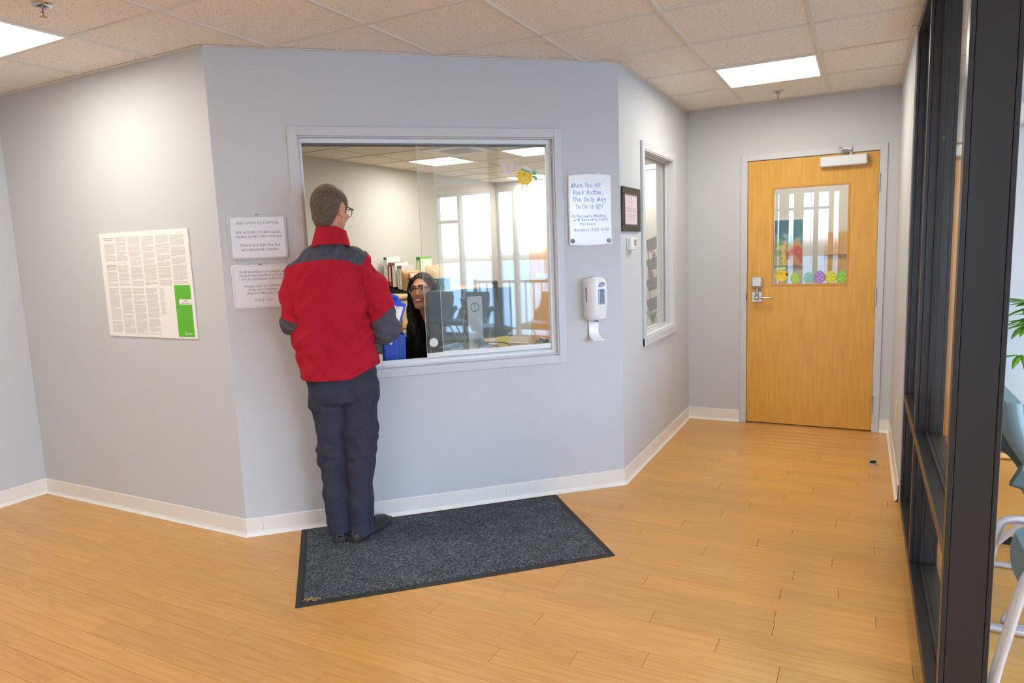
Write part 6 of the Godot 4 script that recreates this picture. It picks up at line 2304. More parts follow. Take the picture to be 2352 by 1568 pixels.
func shoe(parent: Node3D, xf: Transform3D, m: float, leather: Material, sole: Material) -> void:
	# heel at z +0.06, toe at z -0.22; m mirrors the big-toe side
	var prof := [[0.064, 0.020, 0.036, 0.0], [0.058, 0.031, 0.052, 0.0], [0.035, 0.037, 0.066, 0.0], [0.0, 0.038, 0.098, 0.0], [-0.04, 0.038, 0.094, 0.002], [-0.08, 0.042, 0.078, 0.006], [-0.13, 0.049, 0.064, 0.009], [-0.17, 0.048, 0.056, 0.008], [-0.200, 0.040, 0.049, 0.005], [-0.218, 0.026, 0.038, 0.002], [-0.224, 0.012, 0.028, 0.0]]
	var up := []
	var so := []
	var we := []
	for q in prof:
		var r1 := PackedVector3Array()
		var r2 := PackedVector3Array()
		var r3 := PackedVector3Array()
		for i in 20:
			var a := TAU * i / 20
			var cx := signf(cos(a)) * pow(absf(cos(a)), 0.8)
			var sy := sin(a)
			r1.append(Vector3(m * q[3] + cx * q[1] * (1.0 - 0.25 * maxf(0.0, sy)), 0.022 + (q[2] - 0.022) * maxf(0.0, sy) - 0.004 * maxf(0.0, -sy), q[0]))
		for pt in rrect(-1, 0, 1, 1, 0.3, 3):
			var lift := 0.010 * smoothstep(-0.13, -0.22, q[0]) + (0.006 if q[0] < 0.0 and q[0] > -0.07 else 0.0)
			r2.append(Vector3(m * q[3] + pt.x * (q[1] + 0.004), lerpf(lift * 0.6, 0.025, pt.y), q[0] * 1.025))
			r3.append(Vector3(m * q[3] + pt.x * (q[1] + 0.007), 0.0225 + 0.005 * pt.y, q[0] * 1.04))
		up.append(r1); so.append(r2); we.append(r3)
	var s := Node3D.new()
	s.name = "shoe"
	parent.add_child(s, true)
	s.transform = xf
	var b := MB.new()
	b.loft(up)
	obj(b, "upper", leather, s)
	var c := MB.new()
	c.loft(so)
	obj(c, "sole", sole, s)
	var d := MB.new()
	d.loft(we)
	obj(d, "welt", mat(c8(60, 58, 58), 0.6), s)
	var st := MB.new()
	st.tube(curve(vec3s([[m * 0.046, 0.034, -0.05], [m * 0.034, 0.062, -0.085], [m * 0.01, 0.072, -0.105], [m * -0.02, 0.064, -0.10], [m * -0.036, 0.040, -0.06]])), 0.0022, 6)
	st.tube(curve(vec3s([[m * 0.038, 0.050, -0.02], [m * 0.042, 0.060, 0.005], [m * 0.034, 0.072, 0.03]])), 0.0018, 6)
	obj(st, "seam", leather, s)

func build_people() -> void:
	build_man()
	build_receptionist()

func build_man() -> void:
	var B := Basis(Vector3(0.742, 0, -0.670), Vector3.UP, Vector3(0.670, 0, 0.742)).orthonormalized()
	var t := thing("person", "man in red and grey fleece jacket and navy trousers standing at the service window", "person", Transform3D(B, Vector3(-2.415, 0.0, -2.673)))
	var folds := FastNoiseLite.new()
	folds.seed = 31
	folds.frequency = 1.0
	folds.fractal_octaves = 2
	# --- joints
	var shR := Vector3(0.150, 1.462, -0.005)
	var elR := Vector3(0.268, 1.112, 0.015)
	var wrR := Vector3(0.312, 1.090, -0.200)
	var shL := Vector3(-0.163, 1.412, -0.005)
	var elL := Vector3(-0.192, 1.172, 0.010)
	var wrL := Vector3(-0.020, 1.085, -0.245)
	# --- the body under the clothes, one skin
	var skin := person_skin(c8(214, 150, 122))
	var body := MB.new()
	var f := Field.new(Vector3(-0.30, 0.0, -0.34), Vector3(0.42, 1.62, 0.18), 0.016, 0.014)
	f.stack([[0.80, 0.025, 0, 0.155, 0.100], [1.0, 0.015, 0, 0.165, 0.10], [1.2, 0.005, 0, 0.170, 0.10], [1.38, -0.005, 0, 0.165, 0.095], [1.46, 0.0, -0.005, 0.115, 0.075], [1.52, 0.012, -0.02, 0.055, 0.055]])
	f.chain([shR, elR, wrR], [0.05, 0.042, 0.03])
	f.chain([shL, elL, wrL], [0.05, 0.042, 0.03])
	f.chain([Vector3(-0.055, 0.80, 0), Vector3(-0.057, 0.47, 0), Vector3(-0.048, 0.16, 0.005)], [0.075, 0.052, 0.034])
	f.chain([Vector3(0.100, 0.80, 0), Vector3(0.090, 0.47, 0), Vector3(0.072, 0.16, 0.025)], [0.085, 0.058, 0.034])
	f.nets(body)
	var hx := Transform3D(Basis(Vector3.UP, -0.70) * Basis(Vector3.RIGHT, -0.16), Vector3(0.031, 1.735, -0.045))
	var hf := Field.new(Vector3(-0.11, -0.24, -0.14), Vector3(0.11, 0.135, 0.13), 0.0042, 0.006)
	head_field(hf, false)
	hf.cone(Vector3(0, -0.06, 0.016), Vector3(-0.012, -0.200, 0.006), 0.056, 0.056)
	hf.nets(body, hx)
	hand_field(body, Transform3D(Basis(Vector3(0.30, 0.85, 0.1).normalized(), Vector3(-0.10, 0.12, -1.0).normalized(), Vector3(-0.95, 0.3, 0.12).normalized()).orthonormalized(), wrR + Vector3(0.006, 0.002, -0.03)), 1.0, [0.55, 0.6, 0.65, 0.7, 0.6])
	hand_field(body, Transform3D(Basis(Vector3(-0.3, 0.9, 0.3).normalized(), Vector3(0.85, 0.1, -0.5).normalized(), Vector3(0.3, 0.2, 0.9).normalized()).orthonormalized(), wrL + Vector3(0.02, 0.0, -0.02)), 1.0, [0.5, 0.55, 0.6, 0.6, 0.5])
	obj(body, "body", skin, t)
	eyes_and_mouth(t, hx, false, c8(70, 54, 44))
	var lip := MB.new()
	lip.ball(Vector3(0, -0.064, -0.092), Vector3(0.022, 0.007, 0.006), 14)
	obj(lip, "lips", mat(c8(190, 110, 100), 0.45), t).transform = hx
	var dk := mat(c8(44, 40, 40), 0.3)
	glasses(t, hx, false, dk, dk, dk)
	# --- short greying hair
	var hb := MB.new()
	var gf := Field.new(Vector3(-0.12, -0.14, -0.14), Vector3(0.12, 0.14, 0.14), 0.0035, 0.005)
	gf.ell(Vector3(0, 0.022, 0.012), Vector3(0.085, 0.105, 0.104))
	gf.ell(Vector3(0, -0.035, 0.036), Vector3(0.069, 0.084, 0.064))
	gf.nets(hb)
	var hl := [[-0.10, 0.09], [-0.085, 0.075], [-0.062, 0.055], [-0.045, 0.020], [-0.030, -0.018], [-0.012, -0.022], [-0.006, 0.020], [0.014, 0.030], [0.026, 0.012], [0.040, -0.055], [0.052, -0.096], [0.12, -0.102]]
	var jag := FastNoiseLite.new()
	jag.seed = 8
	jag.frequency = 1.0
	var parts := split(hb, func(p: Vector3) -> float: return p.y - piecewise(p.z, hl) - jag.get_noise_2d(atan2(p.x, p.z) * 40.0, 0.0) * 0.006)
	var hair: MB = parts[0]
	ruffle(hair, func(p: Vector3) -> float:
		var a := atan2(p.x, p.z)
		var top := clampf((p.y - 0.06) / 0.06, 0.0, 1.0)
		return lerpf(jag.get_noise_2d(a * 26.0 + p.y * 20.0, p.y * 42.0), jag.get_noise_3d(p.x * 150.0, p.y * 60.0, p.z * 60.0), top) * 0.0038 - 0.0005)
	hair.tinted = true
	var cc := PackedColorArray()
	for p in hair.v:
		var a := atan2(p.x, p.z)
		var s := jag.get_noise_2d(a * 38.0 + p.y * 24.0 + 40.0, p.y * 34.0) * 0.5 + 0.5
		var s2 := jag.get_noise_2d(a * 70.0 + p.y * 30.0 - 40.0, p.y * 40.0) * 0.5 + 0.5
		var col := Color(0.036, 0.025, 0.018).lerp(Color(0.27, 0.205, 0.15), s * s * 0.85 + s2 * s2 * 0.55)
		var crown := exp(-(p - Vector3(0.0, 0.112, 0.055)).length_squared() / 0.0011)
		col = col.lerp(Color(0.42, 0.25, 0.18), crown * 0.62)
		col = col.lerp(Color(0.26, 0.20, 0.15), clampf((p.y - 0.07) * 14.0, 0.0, 0.6))
		cc.append(col)
	hair.c = cc
	var hm := mat(Color.WHITE, 0.55, 0.0, 0.35)
	hm.vertex_color_use_as_albedo = true
	obj(hair, "hair", hm, t).transform = hx
	# --- jacket
	var nap := noise_tex(256, 256, 0.09, Color(0.2, 0.2, 0.2), Color(0.8, 0.8, 0.8), 4, 14)
	var red := bumpy(mat(c8(196, 38, 58), 0.9, 0.0, 0.2), nap, 0.10, 16.0)
	red.albedo_texture = noise_tex(256, 256, 0.11, c8(200, 200, 200), c8(255, 255, 255), 4, 15)
	red.rim_enabled = true
	red.rim = 0.35
	red.rim_tint = 0.8
	var grey := bumpy(mat(c8(78, 78, 88), 0.75, 0.0, 0.3), nap, 0.02, 30.0)
	var yoke_line := [[-0.26, 1.425], [-0.227, 1.440], [-0.147, 1.472], [-0.06, 1.482], [0.022, 1.484], [0.10, 1.470], [0.155, 1.443], [0.165, 1.450], [0.208, 1.521], [0.30, 1.66]]
	var in_yoke := func(p: Vector3) -> float: return p.y - piecewise(p.x, yoke_line)
	var jf := Field.new(Vector3(-0.26, 0.80, -0.20), Vector3(0.28, 1.66, 0.20), 0.010, 0.012)
	jf.stack([[0.84, 0.024, 0, 0.198, 0.148], [0.90, 0.024, 0, 0.198, 0.148], [0.98, 0.020, 0, 0.197, 0.144], [1.08, 0.015, 0, 0.203, 0.139], [1.20, 0.008, 0, 0.200, 0.136], [1.31, 0.0, 0, 0.192, 0.134], [1.40, -0.004, 0, 0.186, 0.124], [1.46, -0.004, -0.003, 0.165, 0.104], [1.505, 0.004, -0.012, 0.118, 0.084], [1.55, 0.014, -0.022, 0.084, 0.074], [1.575, 0.017, -0.027, 0.078, 0.072]])
	jf.cone(Vector3(0.06, 1.515, -0.012), Vector3(0.150, 1.470, -0.005), 0.052, 0.062)
	jf.cone(Vector3(-0.05, 1.510, -0.012), Vector3(-0.160, 1.415, -0.005), 0.052, 0.060)
	var jb := MB.new()
	jf.nets(jb)
	var hem := func(x: float) -> float: return 0.884 + 0.052 * smoothstep(0.04, 0.23, x)
	jb = split(jb, func(p: Vector3) -> float: return p.y - hem.call(p.x))[0]
	ruffle(jb, func(p: Vector3) -> float:
		var low := smoothstep(1.46, 1.2, p.y)
		var d := folds.get_noise_3d(p.x * 7.0 + p.y * 3.0, p.y * 2.6, p.z * 5.0) * 0.020 * low
		d += folds.get_noise_3d(p.x * 13.0 - p.y * 9.0, p.y * 7.0, p.z * 9.0 + 7.0) * 0.013
		if p.z > 0.0:
			for q in [[0.19, 1.34, 0.05, 1.12, 0.034, 0.011], [0.21, 1.20, -0.03, 0.98, 0.040, -0.010], [-0.17, 1.34, -0.09, 1.0, 0.034, 0.010], [-0.02, 1.38, -0.05, 1.0, 0.050, -0.009], [0.10, 1.12, -0.12, 0.92, 0.030, 0.009], [0.20, 1.06, 0.04, 0.94, 0.024, -0.009], [-0.19, 1.12, -0.04, 0.95, 0.028, 0.008], [0.20, 1.13, 0.13, 1.10, 0.016, -0.008]]:
				var a := Vector2(q[0], q[1])
				var ab := Vector2(q[2], q[3]) - a
				var pp := Vector2(p.x, p.y) - a
				var h := clampf(pp.dot(ab) / ab.length_squared(), 0.0, 1.0)
				d += q[5] * 1.5 * exp(-(pp - ab * h).length_squared() / (q[4] * q[4])) * smoothstep(1.47, 1.38, p.y)
		# seam grooves: side panel and back
		d -= 0.0025 * exp(-pow((p.x - 0.125 + 0.05 * (p.y - 1.0)) / 0.0035, 2.0)) * smoothstep(1.25, 1.15, p.y) * float(p.z > 0.0)
		return d)
	var jp := split(jb, in_yoke)
	var jacket := Node3D.new()
	jacket.name = "jacket"
	t.add_child(jacket)
	obj(jp[1], "fleece_body", red, jacket)
	obj(jp[0], "yoke", grey, jacket)
	# sleeves
	for s in 2:
		var sf := Field.new(Vector3(0.06, 0.98, -0.28), Vector3(0.42, 1.56, 0.14), 0.010, 0.011) if s == 0 else Field.new(Vector3(-0.29, 1.0, -0.30), Vector3(0.06, 1.52, 0.14), 0.010, 0.011)
		if s == 0:
			sf.chain([shR + Vector3(-0.005, -0.012, 0), Vector3(0.205, 1.34, 0.006), Vector3(0.248, 1.21, 0.014), elR], [0.062, 0.073, 0.070, 0.066])
			sf.chain([elR, elR.lerp(wrR, 0.55), wrR], [0.066, 0.055, 0.040])
			sf.cone(Vector3(0.235, 1.09, 0.02), elR, 0.045, 0.05)
		else:
			sf.chain([shL, Vector3(-0.180, 1.30, 0.004), elL], [0.062, 0.062, 0.057])
			sf.chain([elL, elL.lerp(wrL, 0.6), wrL], [0.055, 0.048, 0.038])
		var sb := MB.new()
		sf.nets(sb)
		var el: Vector3 = elR if s == 0 else elL
		ruffle(sb, func(p: Vector3) -> float:
			var near := exp(-(p - el).length_squared() / 0.02)
			return folds.get_noise_3d(p.x * 9.0, p.y * 8.0 + p.x * 5.0, p.z * 9.0 + s * 11.0) * 0.013 + sin(p.y * 120.0 + p.x * 60.0 + p.z * 40.0) * 0.003 * near)
		var sl := Node3D.new()
		sl.name = "sleeve"
		t.add_child(sl, true)
		var yk := split(sb, in_yoke)
		var patch: Callable
		if s == 0:
			patch = func(p: Vector3) -> float:
				var u := p.x - 0.200
				return (1.150 + 0.83 * u - 0.9 * maxf(0.0, u - 0.09) + 0.10 * minf(0.0, p.z)) - p.y
		else:
			patch = func(p: Vector3) -> float: return 1.206 - 0.45 * (p.x + 0.25) - p.y
		var pc := split(yk[1], patch)
		obj(pc[1], "fleece", red, sl)
		obj(pc[0], "elbow_patch", grey, sl)
		if yk[0].v.size() > 0:
			obj(yk[0], "shoulder_panel", grey, sl)
		if s == 0:
			var dart := MB.new()
			dart.tube(vec3s([[0.262, 1.182, 0.080], [0.280, 1.150, 0.084]]), 0.0022, 6)
			obj(dart, "dart", mat(c8(58, 58, 68), 0.8), sl)
	# rolled hem and stand-up collar
	var hr := []
	for j in 9:
		var a := TAU * j / 8
		var ring := PackedVector3Array()
		for i in 64:
			var q := TAU * i / 64
			var x := 0.024 + cos(q) * (0.198 + 0.005 * cos(a))
			var z := sin(q) * (0.148 + 0.005 * cos(a))
			ring.append(Vector3(x, hem.call(x) + 0.010 + 0.012 * sin(a), z))
		hr.append(ring)
	var he := MB.new()
	he.loft(hr, true, false, false)
	obj(he, "hem_band", red, jacket)
	var co := []
	for k in [[0.0, 1.0, 0.0], [0.35, 1.0, 0.0], [0.8, 0.97, 0.0], [1.0, 0.96, 0.0], [1.03, 0.92, 0.0], [0.98, 0.89, 0.0], [0.3, 0.88, 0.0], [0.0, 0.9, 0.0]]:
		var ring := PackedVector3Array()
		for i in 56:
			var q := TAU * i / 56
			var front := smoothstep(0.1, 1.0, -sin(q))
			var base := Vector3(0.018 + cos(q) * 0.100, 1.532 + 0.026 * smoothstep(-0.2, 1.0, sin(q)) + 0.006 * front, -0.016 + sin(q) * 0.094)
			var top := Vector3(0.026 + cos(q) * 0.078 + 0.012 * front, 1.645 - 0.055 * front - 0.02 * smoothstep(0.3, 1.0, cos(q)), -0.022 + sin(q) * 0.080 - 0.03 * front)
			var p := base.lerp(top, clampf(k[0], 0, 1.05))
			var cen := Vector3(0.022, p.y, -0.02)
			ring.append(cen + (p - cen) * k[1])
		co.append(ring)
	var cb := MB.new()
	cb.loft(co, true, false, false)
	obj(cb, "collar", red, jacket)
	# --- trousers
	var weave := noise_tex(256, 256, 0.12, Color(0.25, 0.25, 0.25), Color(0.75, 0.75, 0.75), 4, 19)
	var navy := bumpy(mat(c8(68, 69, 84), 0.85, 0.0, 0.25), weave, 0.05, 22.0)
	var tf := Field.new(Vector3(-0.21, 0.0, -0.19), Vector3(0.27, 0.98, 0.19), 0.010, 0.009)
	tf.stack([[0.76, 0.028, 0, 0.172, 0.120], [0.82, 0.031, 0, 0.180, 0.122], [0.89, 0.028, 0, 0.178, 0.116], [0.95, 0.026, 0, 0.165, 0.100]])
	tf.chain([Vector3(-0.058, 0.79, 0.005), Vector3(-0.056, 0.60, 0.004), Vector3(-0.054, 0.45, 0.0), Vector3(-0.050, 0.26, 0.0), Vector3(-0.046, 0.02, 0.012)], [0.090, 0.071, 0.064, 0.057, 0.051])
	tf.chain([Vector3(0.105, 0.79, 0.008), Vector3(0.104, 0.60, 0.012), Vector3(0.086, 0.40, 0.016), Vector3(0.075, 0.20, 0.022), Vector3(0.071, 0.02, 0.034)], [0.108, 0.091, 0.073, 0.068, 0.066])
	tf.ell(Vector3(-0.05, 0.82, 0.052), Vector3(0.085, 0.080, 0.074))
	tf.ell(Vector3(0.11, 0.82, 0.052), Vector3(0.090, 0.080, 0.074))
	var tb := MB.new()
	tf.nets(tb)
	tb = split(tb, func(p: Vector3) -> float: return p.y - (0.046 + 0.010 * clampf(-p.z * 8.0, -0.5, 1.0)))[0]
	ruffle(tb, func(p: Vector3) -> float:
		var kn := exp(-pow((p.y - 0.50) / 0.13, 2.0))
		var d := folds.get_noise_3d(p.x * 8.0 + 3.0, p.y * 5.0 + absf(p.x) * 4.0, p.z * 6.0) * 0.013
		for q in [[-0.14, 0.74, 0.0, 0.70, 0.012, 0.006], [0.02, 0.70, 0.16, 0.74, 0.012, 0.006], [0.02, 0.60, 0.12, 0.63, 0.014, 0.006], [0.01, 0.57, 0.10, 0.55, 0.012, -0.006], [-0.12, 0.50, -0.02, 0.47, 0.012, 0.006], [-0.11, 0.44, -0.02, 0.46, 0.010, -0.005], [0.03, 0.45, 0.14, 0.50, 0.012, 0.006], [0.19, 0.86, 0.12, 0.66, 0.014, 0.007], [-0.10, 0.12, -0.02, 0.10, 0.010, 0.004], [0.02, 0.10, 0.13, 0.13, 0.010, 0.004]]:
			var a := Vector2(q[0], q[1])
			var ab := Vector2(q[2], q[3]) - a
			var pp := Vector2(p.x, p.y) - a
			var h := clampf(pp.dot(ab) / ab.length_squared(), 0.0, 1.0)
			d += q[5] * exp(-(pp - ab * h).length_squared() / (q[4] * q[4]))
		d += sin(p.y * 75.0 + p.x * 55.0 + 2.0 * folds.get_noise_2d(p.x * 9.0, p.y * 6.0)) * 0.0028 * kn
		d += folds.get_noise_3d(p.x * 14.0 - p.y * 16.0, p.y * 9.0, p.z * 8.0) * 0.005 * smoothstep(0.45, 0.85, p.y)
		return d)
	navy.albedo_texture = noise_tex(256, 256, 0.14, c8(196, 196, 200), c8(255, 255, 255), 4, 16)
	obj(tb, "trousers", navy, t)
	var se := MB.new()
	var sp := []
	for i in 15:
		var y := 0.91 - 0.85 * i / 14.0
		sp.append([piecewise(y, [[0.05, 0.118], [0.2, 0.120], [0.4, 0.130], [0.6, 0.168], [0.8, 0.180], [0.92, 0.176]]), y, piecewise(y, [[0.05, 0.083], [0.2, 0.072], [0.4, 0.073], [0.6, 0.078], [0.8, 0.083], [0.92, 0.076]])])
	se.tube(curve(vec3s(sp), 2), 0.003, 6)
	obj(se, "side_seam", navy, t)
	# --- shoes
	var leather := mat(c8(26, 24, 25), 0.35)
	var sole := mat(c8(48, 46, 46), 0.6)
	shoe(t, Transform3D(Basis(Vector3.UP, -0.74).scaled(Vector3.ONE * 1.06), Vector3(0.060, 0.010, 0.036)), -1.0, leather, sole)
	shoe(t, Transform3D(Basis(Vector3.UP, 0.10).scaled(Vector3.ONE * 1.04), Vector3(-0.046, 0.010, 0.002)), 1.0, leather, sole)
	# --- blue clipboard in his hands
	var cx := Transform3D(Basis(Vector3(0.925, -0.38, 0.08).normalized(), Vector3(0.33, 0.68, -0.65).normalized(), Vector3(0.12, 0.6, 0.75).normalized()).orthonormalized(), Vector3(0.258, 1.146, -0.235))
	var cl := thing("clipboard", "blue clipboard with white paper held by the man", "clipboard", t.transform * cx)
	var bb := MB.new()
	bb.prism(rrect(-0.114, -0.158, 0.114, 0.158, 0.010), -0.0018, 0.0018, Transform3D(), 0.0008)
	obj(bb, "board", mat(c8(44, 92, 214), 0.35), cl)
	box_part("paper", Vector3(0.206, 0.275, 0.002), Vector3(0, -0.012, 0.0028), M.paper, cl, 0.0)
	var cb2 := MB.new()
	cb2.prism(rrect(-0.075, 0.118, 0.082, 0.170, 0.012), 0.004, 0.011, Transform3D(), 0.003)
	cb2.prism(rrect(-0.050, 0.160, 0.058, 0.184, 0.010), 0.004, 0.018, Transform3D(), 0.003)
	obj(cb2, "clip", mat(c8(26, 84, 224), 0.3), cl)

func build_receptionist() -> void:
	var z := Vector3(-0.352, 0, -0.936).normalized()
	var B := Basis(Vector3.UP.cross(z), Vector3.UP, z)
	var t := thing("person", "smiling receptionist with long dark hair and glasses in a black top behind the window", "person", Transform3D(B, Vector3(-2.540, 0.0, -3.815)))
	var skin := person_skin(c8(212, 156, 118))
	var body := MB.new()
	var shR := Vector3(0.165, 1.005, 0.0)
	var elR := Vector3(0.215, 0.77, 0.0)
	var wrR := Vector3(0.13, 0.665, -0.20)
	var shL := Vector3(-0.165, 0.995, 0.0)
	var elL := Vector3(-0.275, 0.87, -0.125)
	var wrL := Vector3(-0.445, 0.868, -0.205)
	var f := Field.new(Vector3(-0.52, 0.38, -0.55), Vector3(0.32, 1.16, 0.2), 0.014, 0.012)
	f.stack([[0.50, 0, 0.02, 0.155, 0.11], [0.64, 0, 0.01, 0.135, 0.09], [0.80, 0, -0.01, 0.145, 0.10], [0.92, 0, -0.01, 0.150, 0.095], [1.0, 0.005, -0.01, 0.125, 0.075], [1.06, 0.015, -0.025, 0.060, 0.052]])
	f.chain([shR, elR, wrR], [0.042, 0.036, 0.026])
	f.chain([shL, elL, wrL], [0.042, 0.036, 0.025])
	for s in [-1.0, 1.0]:
		f.chain([Vector3(s * 0.085, 0.50, -0.02), Vector3(s * 0.095, 0.50, -0.40)], [0.075, 0.055])
	f.nets(body)
	var lg := Field.new(Vector3(-0.18, 0.0, -0.58), Vector3(0.18, 0.56, -0.28), 0.014, 0.010)
	for s in [-1.0, 1.0]:
		lg.chain([Vector3(s * 0.095, 0.50, -0.40), Vector3(s * 0.095, 0.08, -0.38), Vector3(s * 0.10, 0.035, -0.52)], [0.055, 0.034, 0.026])
	lg.nets(body)
	var hx := Transform3D(Basis(Vector3.UP, -0.10) * Basis(Vector3.RIGHT, 0.20) * Basis(Vector3.BACK, -0.05), Vector3(0.046, 1.248, -0.145))
	var hf := Field.new(Vector3(-0.10, -0.24, -0.14), Vector3(0.10, 0.13, 0.13), 0.0034, 0.005)
	head_field(hf, true)
	hf.cone(Vector3(0, -0.06, 0.018), Vector3(-0.02, -0.20, 0.095), 0.044, 0.047)
	hf.nets(body, hx)
	hand_field(body, Transform3D(Basis(Vector3(0.2, 0.2, -0.95).normalized(), Vector3(-0.93, 0.05, -0.35).normalized(), Vector3(0, -1, 0)).orthonormalized(), wrL + Vector3(-0.02, 0.002, -0.01)), 1.0, [0.18, 0.2, 0.22, 0.25, 0.1])
	hand_field(body, Transform3D(Basis(Vector3(0.9, 0.1, 0.3).normalized(), Vector3(-0.4, 0.02, -0.9).normalized(), Vector3(0, -1, 0)).orthonormalized(), wrR + Vector3(-0.005, 0.0, -0.02)), -1.0, [0.2, 0.2, 0.25, 0.3, 0.1])
	obj(body, "body", skin, t)
	eyes_and_mouth(t, hx, true, c8(34, 24, 20))
	# smiling mouth: lips with a row of teeth between
	var te := MB.new()
	var teeth := []
	for i in 9:
		var u := -1.0 + i / 4.0
		teeth.append(vec3s([[u * 0.0215, -0.0565 + 0.0035 * u * u, -0.0990 + 0.0065 * u * u], [u * 0.020, -0.0690 + 0.0085 * u * u, -0.0980 + 0.0065 * u * u]]))
	te.loft(teeth, false)
	obj(te, "teeth", mat(c8(246, 240, 232), 0.25), t).transform = hx
	var lp := MB.new()
	lp.tube(curve(vec3s([[-0.029, -0.0515, -0.088], [-0.014, -0.0550, -0.0945], [0, -0.0555, -0.0985], [0.014, -0.0550, -0.0945], [0.029, -0.0515, -0.088]]), 4), 0.0026, 6)
	lp.tube(curve(vec3s([[-0.028, -0.0525, -0.088], [-0.014, -0.0700, -0.0940], [0, -0.0745, -0.0970], [0.014, -0.0700, -0.0940], [0.028, -0.0525, -0.088]]), 4), 0.0034, 6)
	obj(lp, "lips", mat(c8(176, 92, 88), 0.4), t).transform = hx
	glasses(t, hx, true, mat(c8(34, 26, 24), 0.3), mat(c8(206, 198, 188), 0.15), mat(c8(60, 48, 40), 0.3))
	# --- hair
	var hm := mat(Color.WHITE, 0.5, 0.0, 0.3)
	hm.vertex_color_use_as_albedo = true
	var hb := MB.new()
	var gf := Field.new(Vector3(-0.14, -0.32, -0.16), Vector3(0.14, 0.15, 0.16), 0.004, 0.006)
	gf.ell(Vector3(0, 0.030, 0.016), Vector3(0.082, 0.100, 0.100))
	for s in [-1.0, 1.0]:
		gf.chain([Vector3(s * 0.056, 0.07, -0.035), Vector3(s * 0.080, 0.02, -0.005), Vector3(s * 0.083, -0.04, 0.012), Vector3(s * 0.076, -0.10, 0.025)], [0.022, 0.020, 0.022, 0.026])
	gf.chain([Vector3(0, 0.0, 0.085), Vector3(0.02, -0.12, 0.085), Vector3(0.045, -0.22, 0.07)], [0.045, 0.045, 0.035])
	gf.chain([Vector3(0.076, -0.08, 0.025), Vector3(0.078, -0.16, 0.005), Vector3(0.064, -0.22, -0.03), Vector3(0.052, -0.27, -0.04)], [0.026, 0.030, 0.028, 0.014])
	gf.chain([Vector3(0.088, -0.05, 0.0), Vector3(0.098, -0.11, 0.0), Vector3(0.104, -0.155, 0.004)], [0.014, 0.012, 0.006])
	gf.chain([Vector3(-0.070, -0.08, 0.03), Vector3(-0.060, -0.16, 0.04), Vector3(-0.05, -0.24, 0.03)], [0.024, 0.026, 0.018])
	gf.nets(hb)
	var strand := FastNoiseLite.new()
	strand.seed = 77
	strand.frequency = 1.0
	var face_line := func(p: Vector3) -> float:
		# keep the face clear: an oval opening in front
		var e := Vector2(p.x / 0.067, (p.y + 0.012) / 0.096).length() - 1.0
		return maxf(e, (p.z + 0.030) / 0.03)
	var hair: MB = split(hb, face_line)[0]
	ruffle(hair, func(p: Vector3) -> float:
		var a := atan2(p.x, p.z + 0.02)
		var top := clampf((p.y - 0.03) / 0.05, 0.0, 1.0)
		return lerpf(strand.get_noise_2d(a * 16.0 + p.y * 14.0, p.y * 16.0), strand.get_noise_2d(p.x * 130.0, p.z * 26.0), top) * 0.0042)
	hair.tinted = true
	var cc := PackedColorArray()
	for p in hair.v:
		var a := atan2(p.x, p.z + 0.02)
		var s := strand.get_noise_2d(a * 30.0 + p.y * 14.0, p.y * 22.0) * 0.5 + 0.5
		cc.append(Color(0.010, 0.007, 0.006).lerp(Color(0.055, 0.036, 0.028), s * s))
	hair.c = cc
	obj(hair, "hair", hm, t).transform = hx
	# --- black top with a v neck and short sleeves
	var bf := Field.new(Vector3(-0.38, 0.50, -0.24), Vector3(0.32, 1.10, 0.22), 0.010, 0.012)
	bf.stack([[0.52, 0, 0.02, 0.175, 0.135], [0.64, 0, 0.01, 0.152, 0.112], [0.78, 0, -0.010, 0.160, 0.118], [0.90, 0, -0.012, 0.162, 0.112], [0.98, 0.003, -0.012, 0.140, 0.092], [1.035, 0.010, -0.018, 0.088, 0.070], [1.06, 0.014, -0.024, 0.072, 0.062]])
	for s in [-1.0, 1.0]:
		bf.ell(Vector3(s * 0.066, 0.875, -0.095), Vector3(0.058, 0.062, 0.052))
	bf.chain([shR + Vector3(-0.02, 0, 0), elR], [0.058, 0.052])
	bf.chain([elR, elR.lerp(wrR, 0.6)], [0.050, 0.042])
	bf.chain([shL + Vector3(0.02, 0, 0), elL], [0.056, 0.048])
	var bb := MB.new()
	bf.nets(bb)
	bb = split(bb, func(p: Vector3) -> float:
		var v := p.y - (0.915 + absf(p.x - 0.012) * 2.3)
		return -minf(v, -(p.z + 0.03)) if p.z < 0.0 else 1.055 - p.y)[0]
	var folds := FastNoiseLite.new()
	folds.seed = 41
	folds.frequency = 1.0
	ruffle(bb, func(p: Vector3) -> float: return folds.get_noise_3d(p.x * 9.0 + p.y * 6.0, p.y * 7.0, p.z * 8.0) * 0.008 + folds.get_noise_3d(p.x * 24.0, p.y * 14.0, p.z * 14.0) * 0.003)
	obj(bb, "top", bumpy(mat(c8(24, 23, 24), 0.8, 0.0, 0.3), noise_tex(128, 128, 0.12, Color(0.3, 0.3, 0.3), Color(0.7, 0.7, 0.7), 3, 51), 0.03, 24.0), t)
	var ch := MB.new()
	ch.tube(curve(vec3s([[0.055, 1.06, -0.07], [0.035, 0.98, -0.112], [0.012, 0.90, -0.150], [0.008, 0.78, -0.155]]), 6), 0.0016, 6)
	ch.tube(curve(vec3s([[-0.03, 1.06, -0.07], [-0.015, 0.98, -0.112], [0.006, 0.90, -0.150]]), 6), 0.0016, 6)
	obj(ch, "lanyard", mat(c8(190, 160, 90), 0.4, 0.4), t)
	var tr := MB.new()
	var tf := Field.new(Vector3(-0.22, 0.0, -0.52), Vector3(0.22, 0.66, 0.2), 0.014, 0.012)
	tf.stack([[0.46, 0, 0.03, 0.18, 0.13], [0.58, 0, 0.02, 0.16, 0.115]])
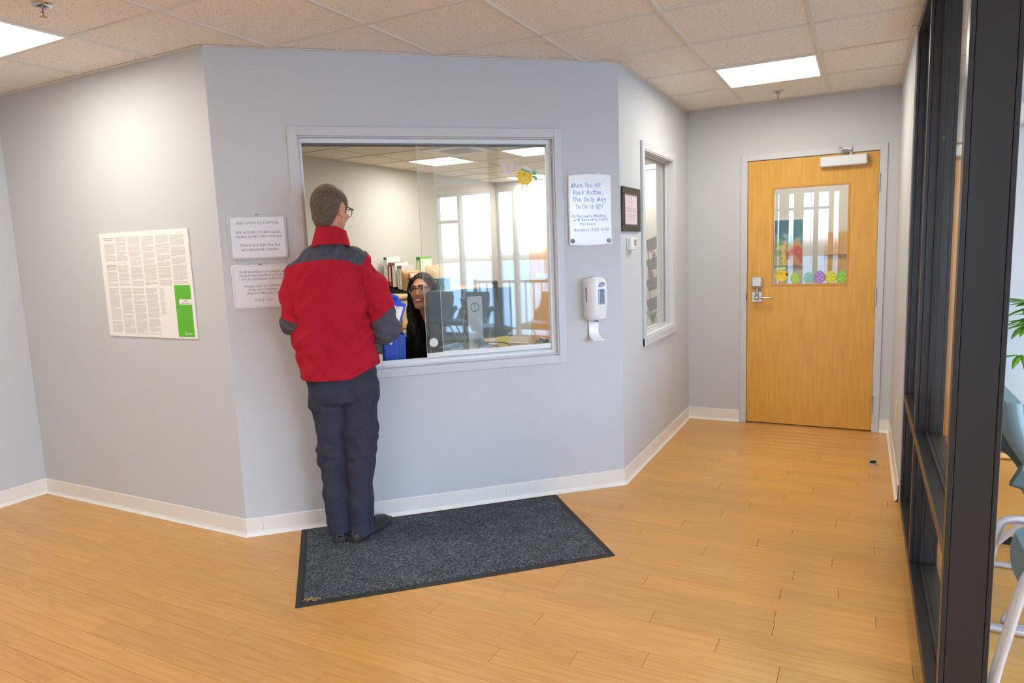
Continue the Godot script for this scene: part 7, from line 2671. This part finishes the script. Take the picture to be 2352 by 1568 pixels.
	for s in [-1.0, 1.0]:
		tf.chain([Vector3(s * 0.088, 0.50, 0.0), Vector3(s * 0.095, 0.50, -0.40), Vector3(s * 0.095, 0.10, -0.38)], [0.092, 0.070, 0.052])
	tf.nets(tr)
	obj(tr, "trousers", mat(c8(40, 40, 44), 0.8), t)
	# --- her office chair
	var oc := thing("office_chair", "black office chair the receptionist sits on", "chair", t.transform)
	var sr := []
	for i in 9:
		var u := i / 8.0
		var ring := PackedVector3Array()
		for q in rrect(-0.23, -0.22, 0.23, 0.22, 0.10, 5):
			ring.append(Vector3(q.x * (0.92 + 0.08 * sin(PI * u)), 0.335 + 0.065 * u, q.y * (0.92 + 0.08 * sin(PI * u)) - 0.05))
		sr.append(ring)
	var sm := MB.new()
	sm.loft(sr)
	obj(sm, "seat", M.black, oc)
	var br := []
	for i in 11:
		var u := i / 10.0
		var half := 0.20 - 0.05 * pow(u, 4.0)
		var ring := PackedVector3Array()
		for q in rrect(-half, -0.022, half, 0.022, 0.02, 4):
			ring.append(Vector3(q.x, 0.55 + 0.44 * u, 0.235 + q.y - 0.05 * sin(PI * u) * (1.0 - pow(q.x / 0.22, 2.0)) + 0.03 * u))
		br.append(ring)
	var bm := MB.new()
	bm.loft(br)
	obj(bm, "backrest", M.black, oc)
	var po := MB.new()
	po.tube(vec3s([[0, 0.07, -0.05], [0, 0.34, -0.05]]), 0.025, 12)
	obj(po, "post", M.steel, oc)
	var sp := MB.new()
	sp.tube(curve(vec3s([[0, 0.34, 0.08], [0, 0.36, 0.24], [0, 0.62, 0.265]])), 0.02, 8)
	obj(sp, "back_support", M.black, oc)
	for i in 5:
		var a := TAU * i / 5 + 0.2
		var lgm := MB.new()
		lgm.tube(vec3s([[0, 0.09, -0.05], [cos(a) * 0.28, 0.07, -0.05 + sin(a) * 0.28]]), [0.026, 0.016], 8)
		var lo := obj(lgm, "leg", M.black, oc)
		var cw := MB.new()
		cw.ball(Vector3(cos(a) * 0.28, 0.040, -0.05 + sin(a) * 0.28), Vector3(0.026, 0.027, 0.026), 12)
		obj(cw, "caster", M.black, lo)
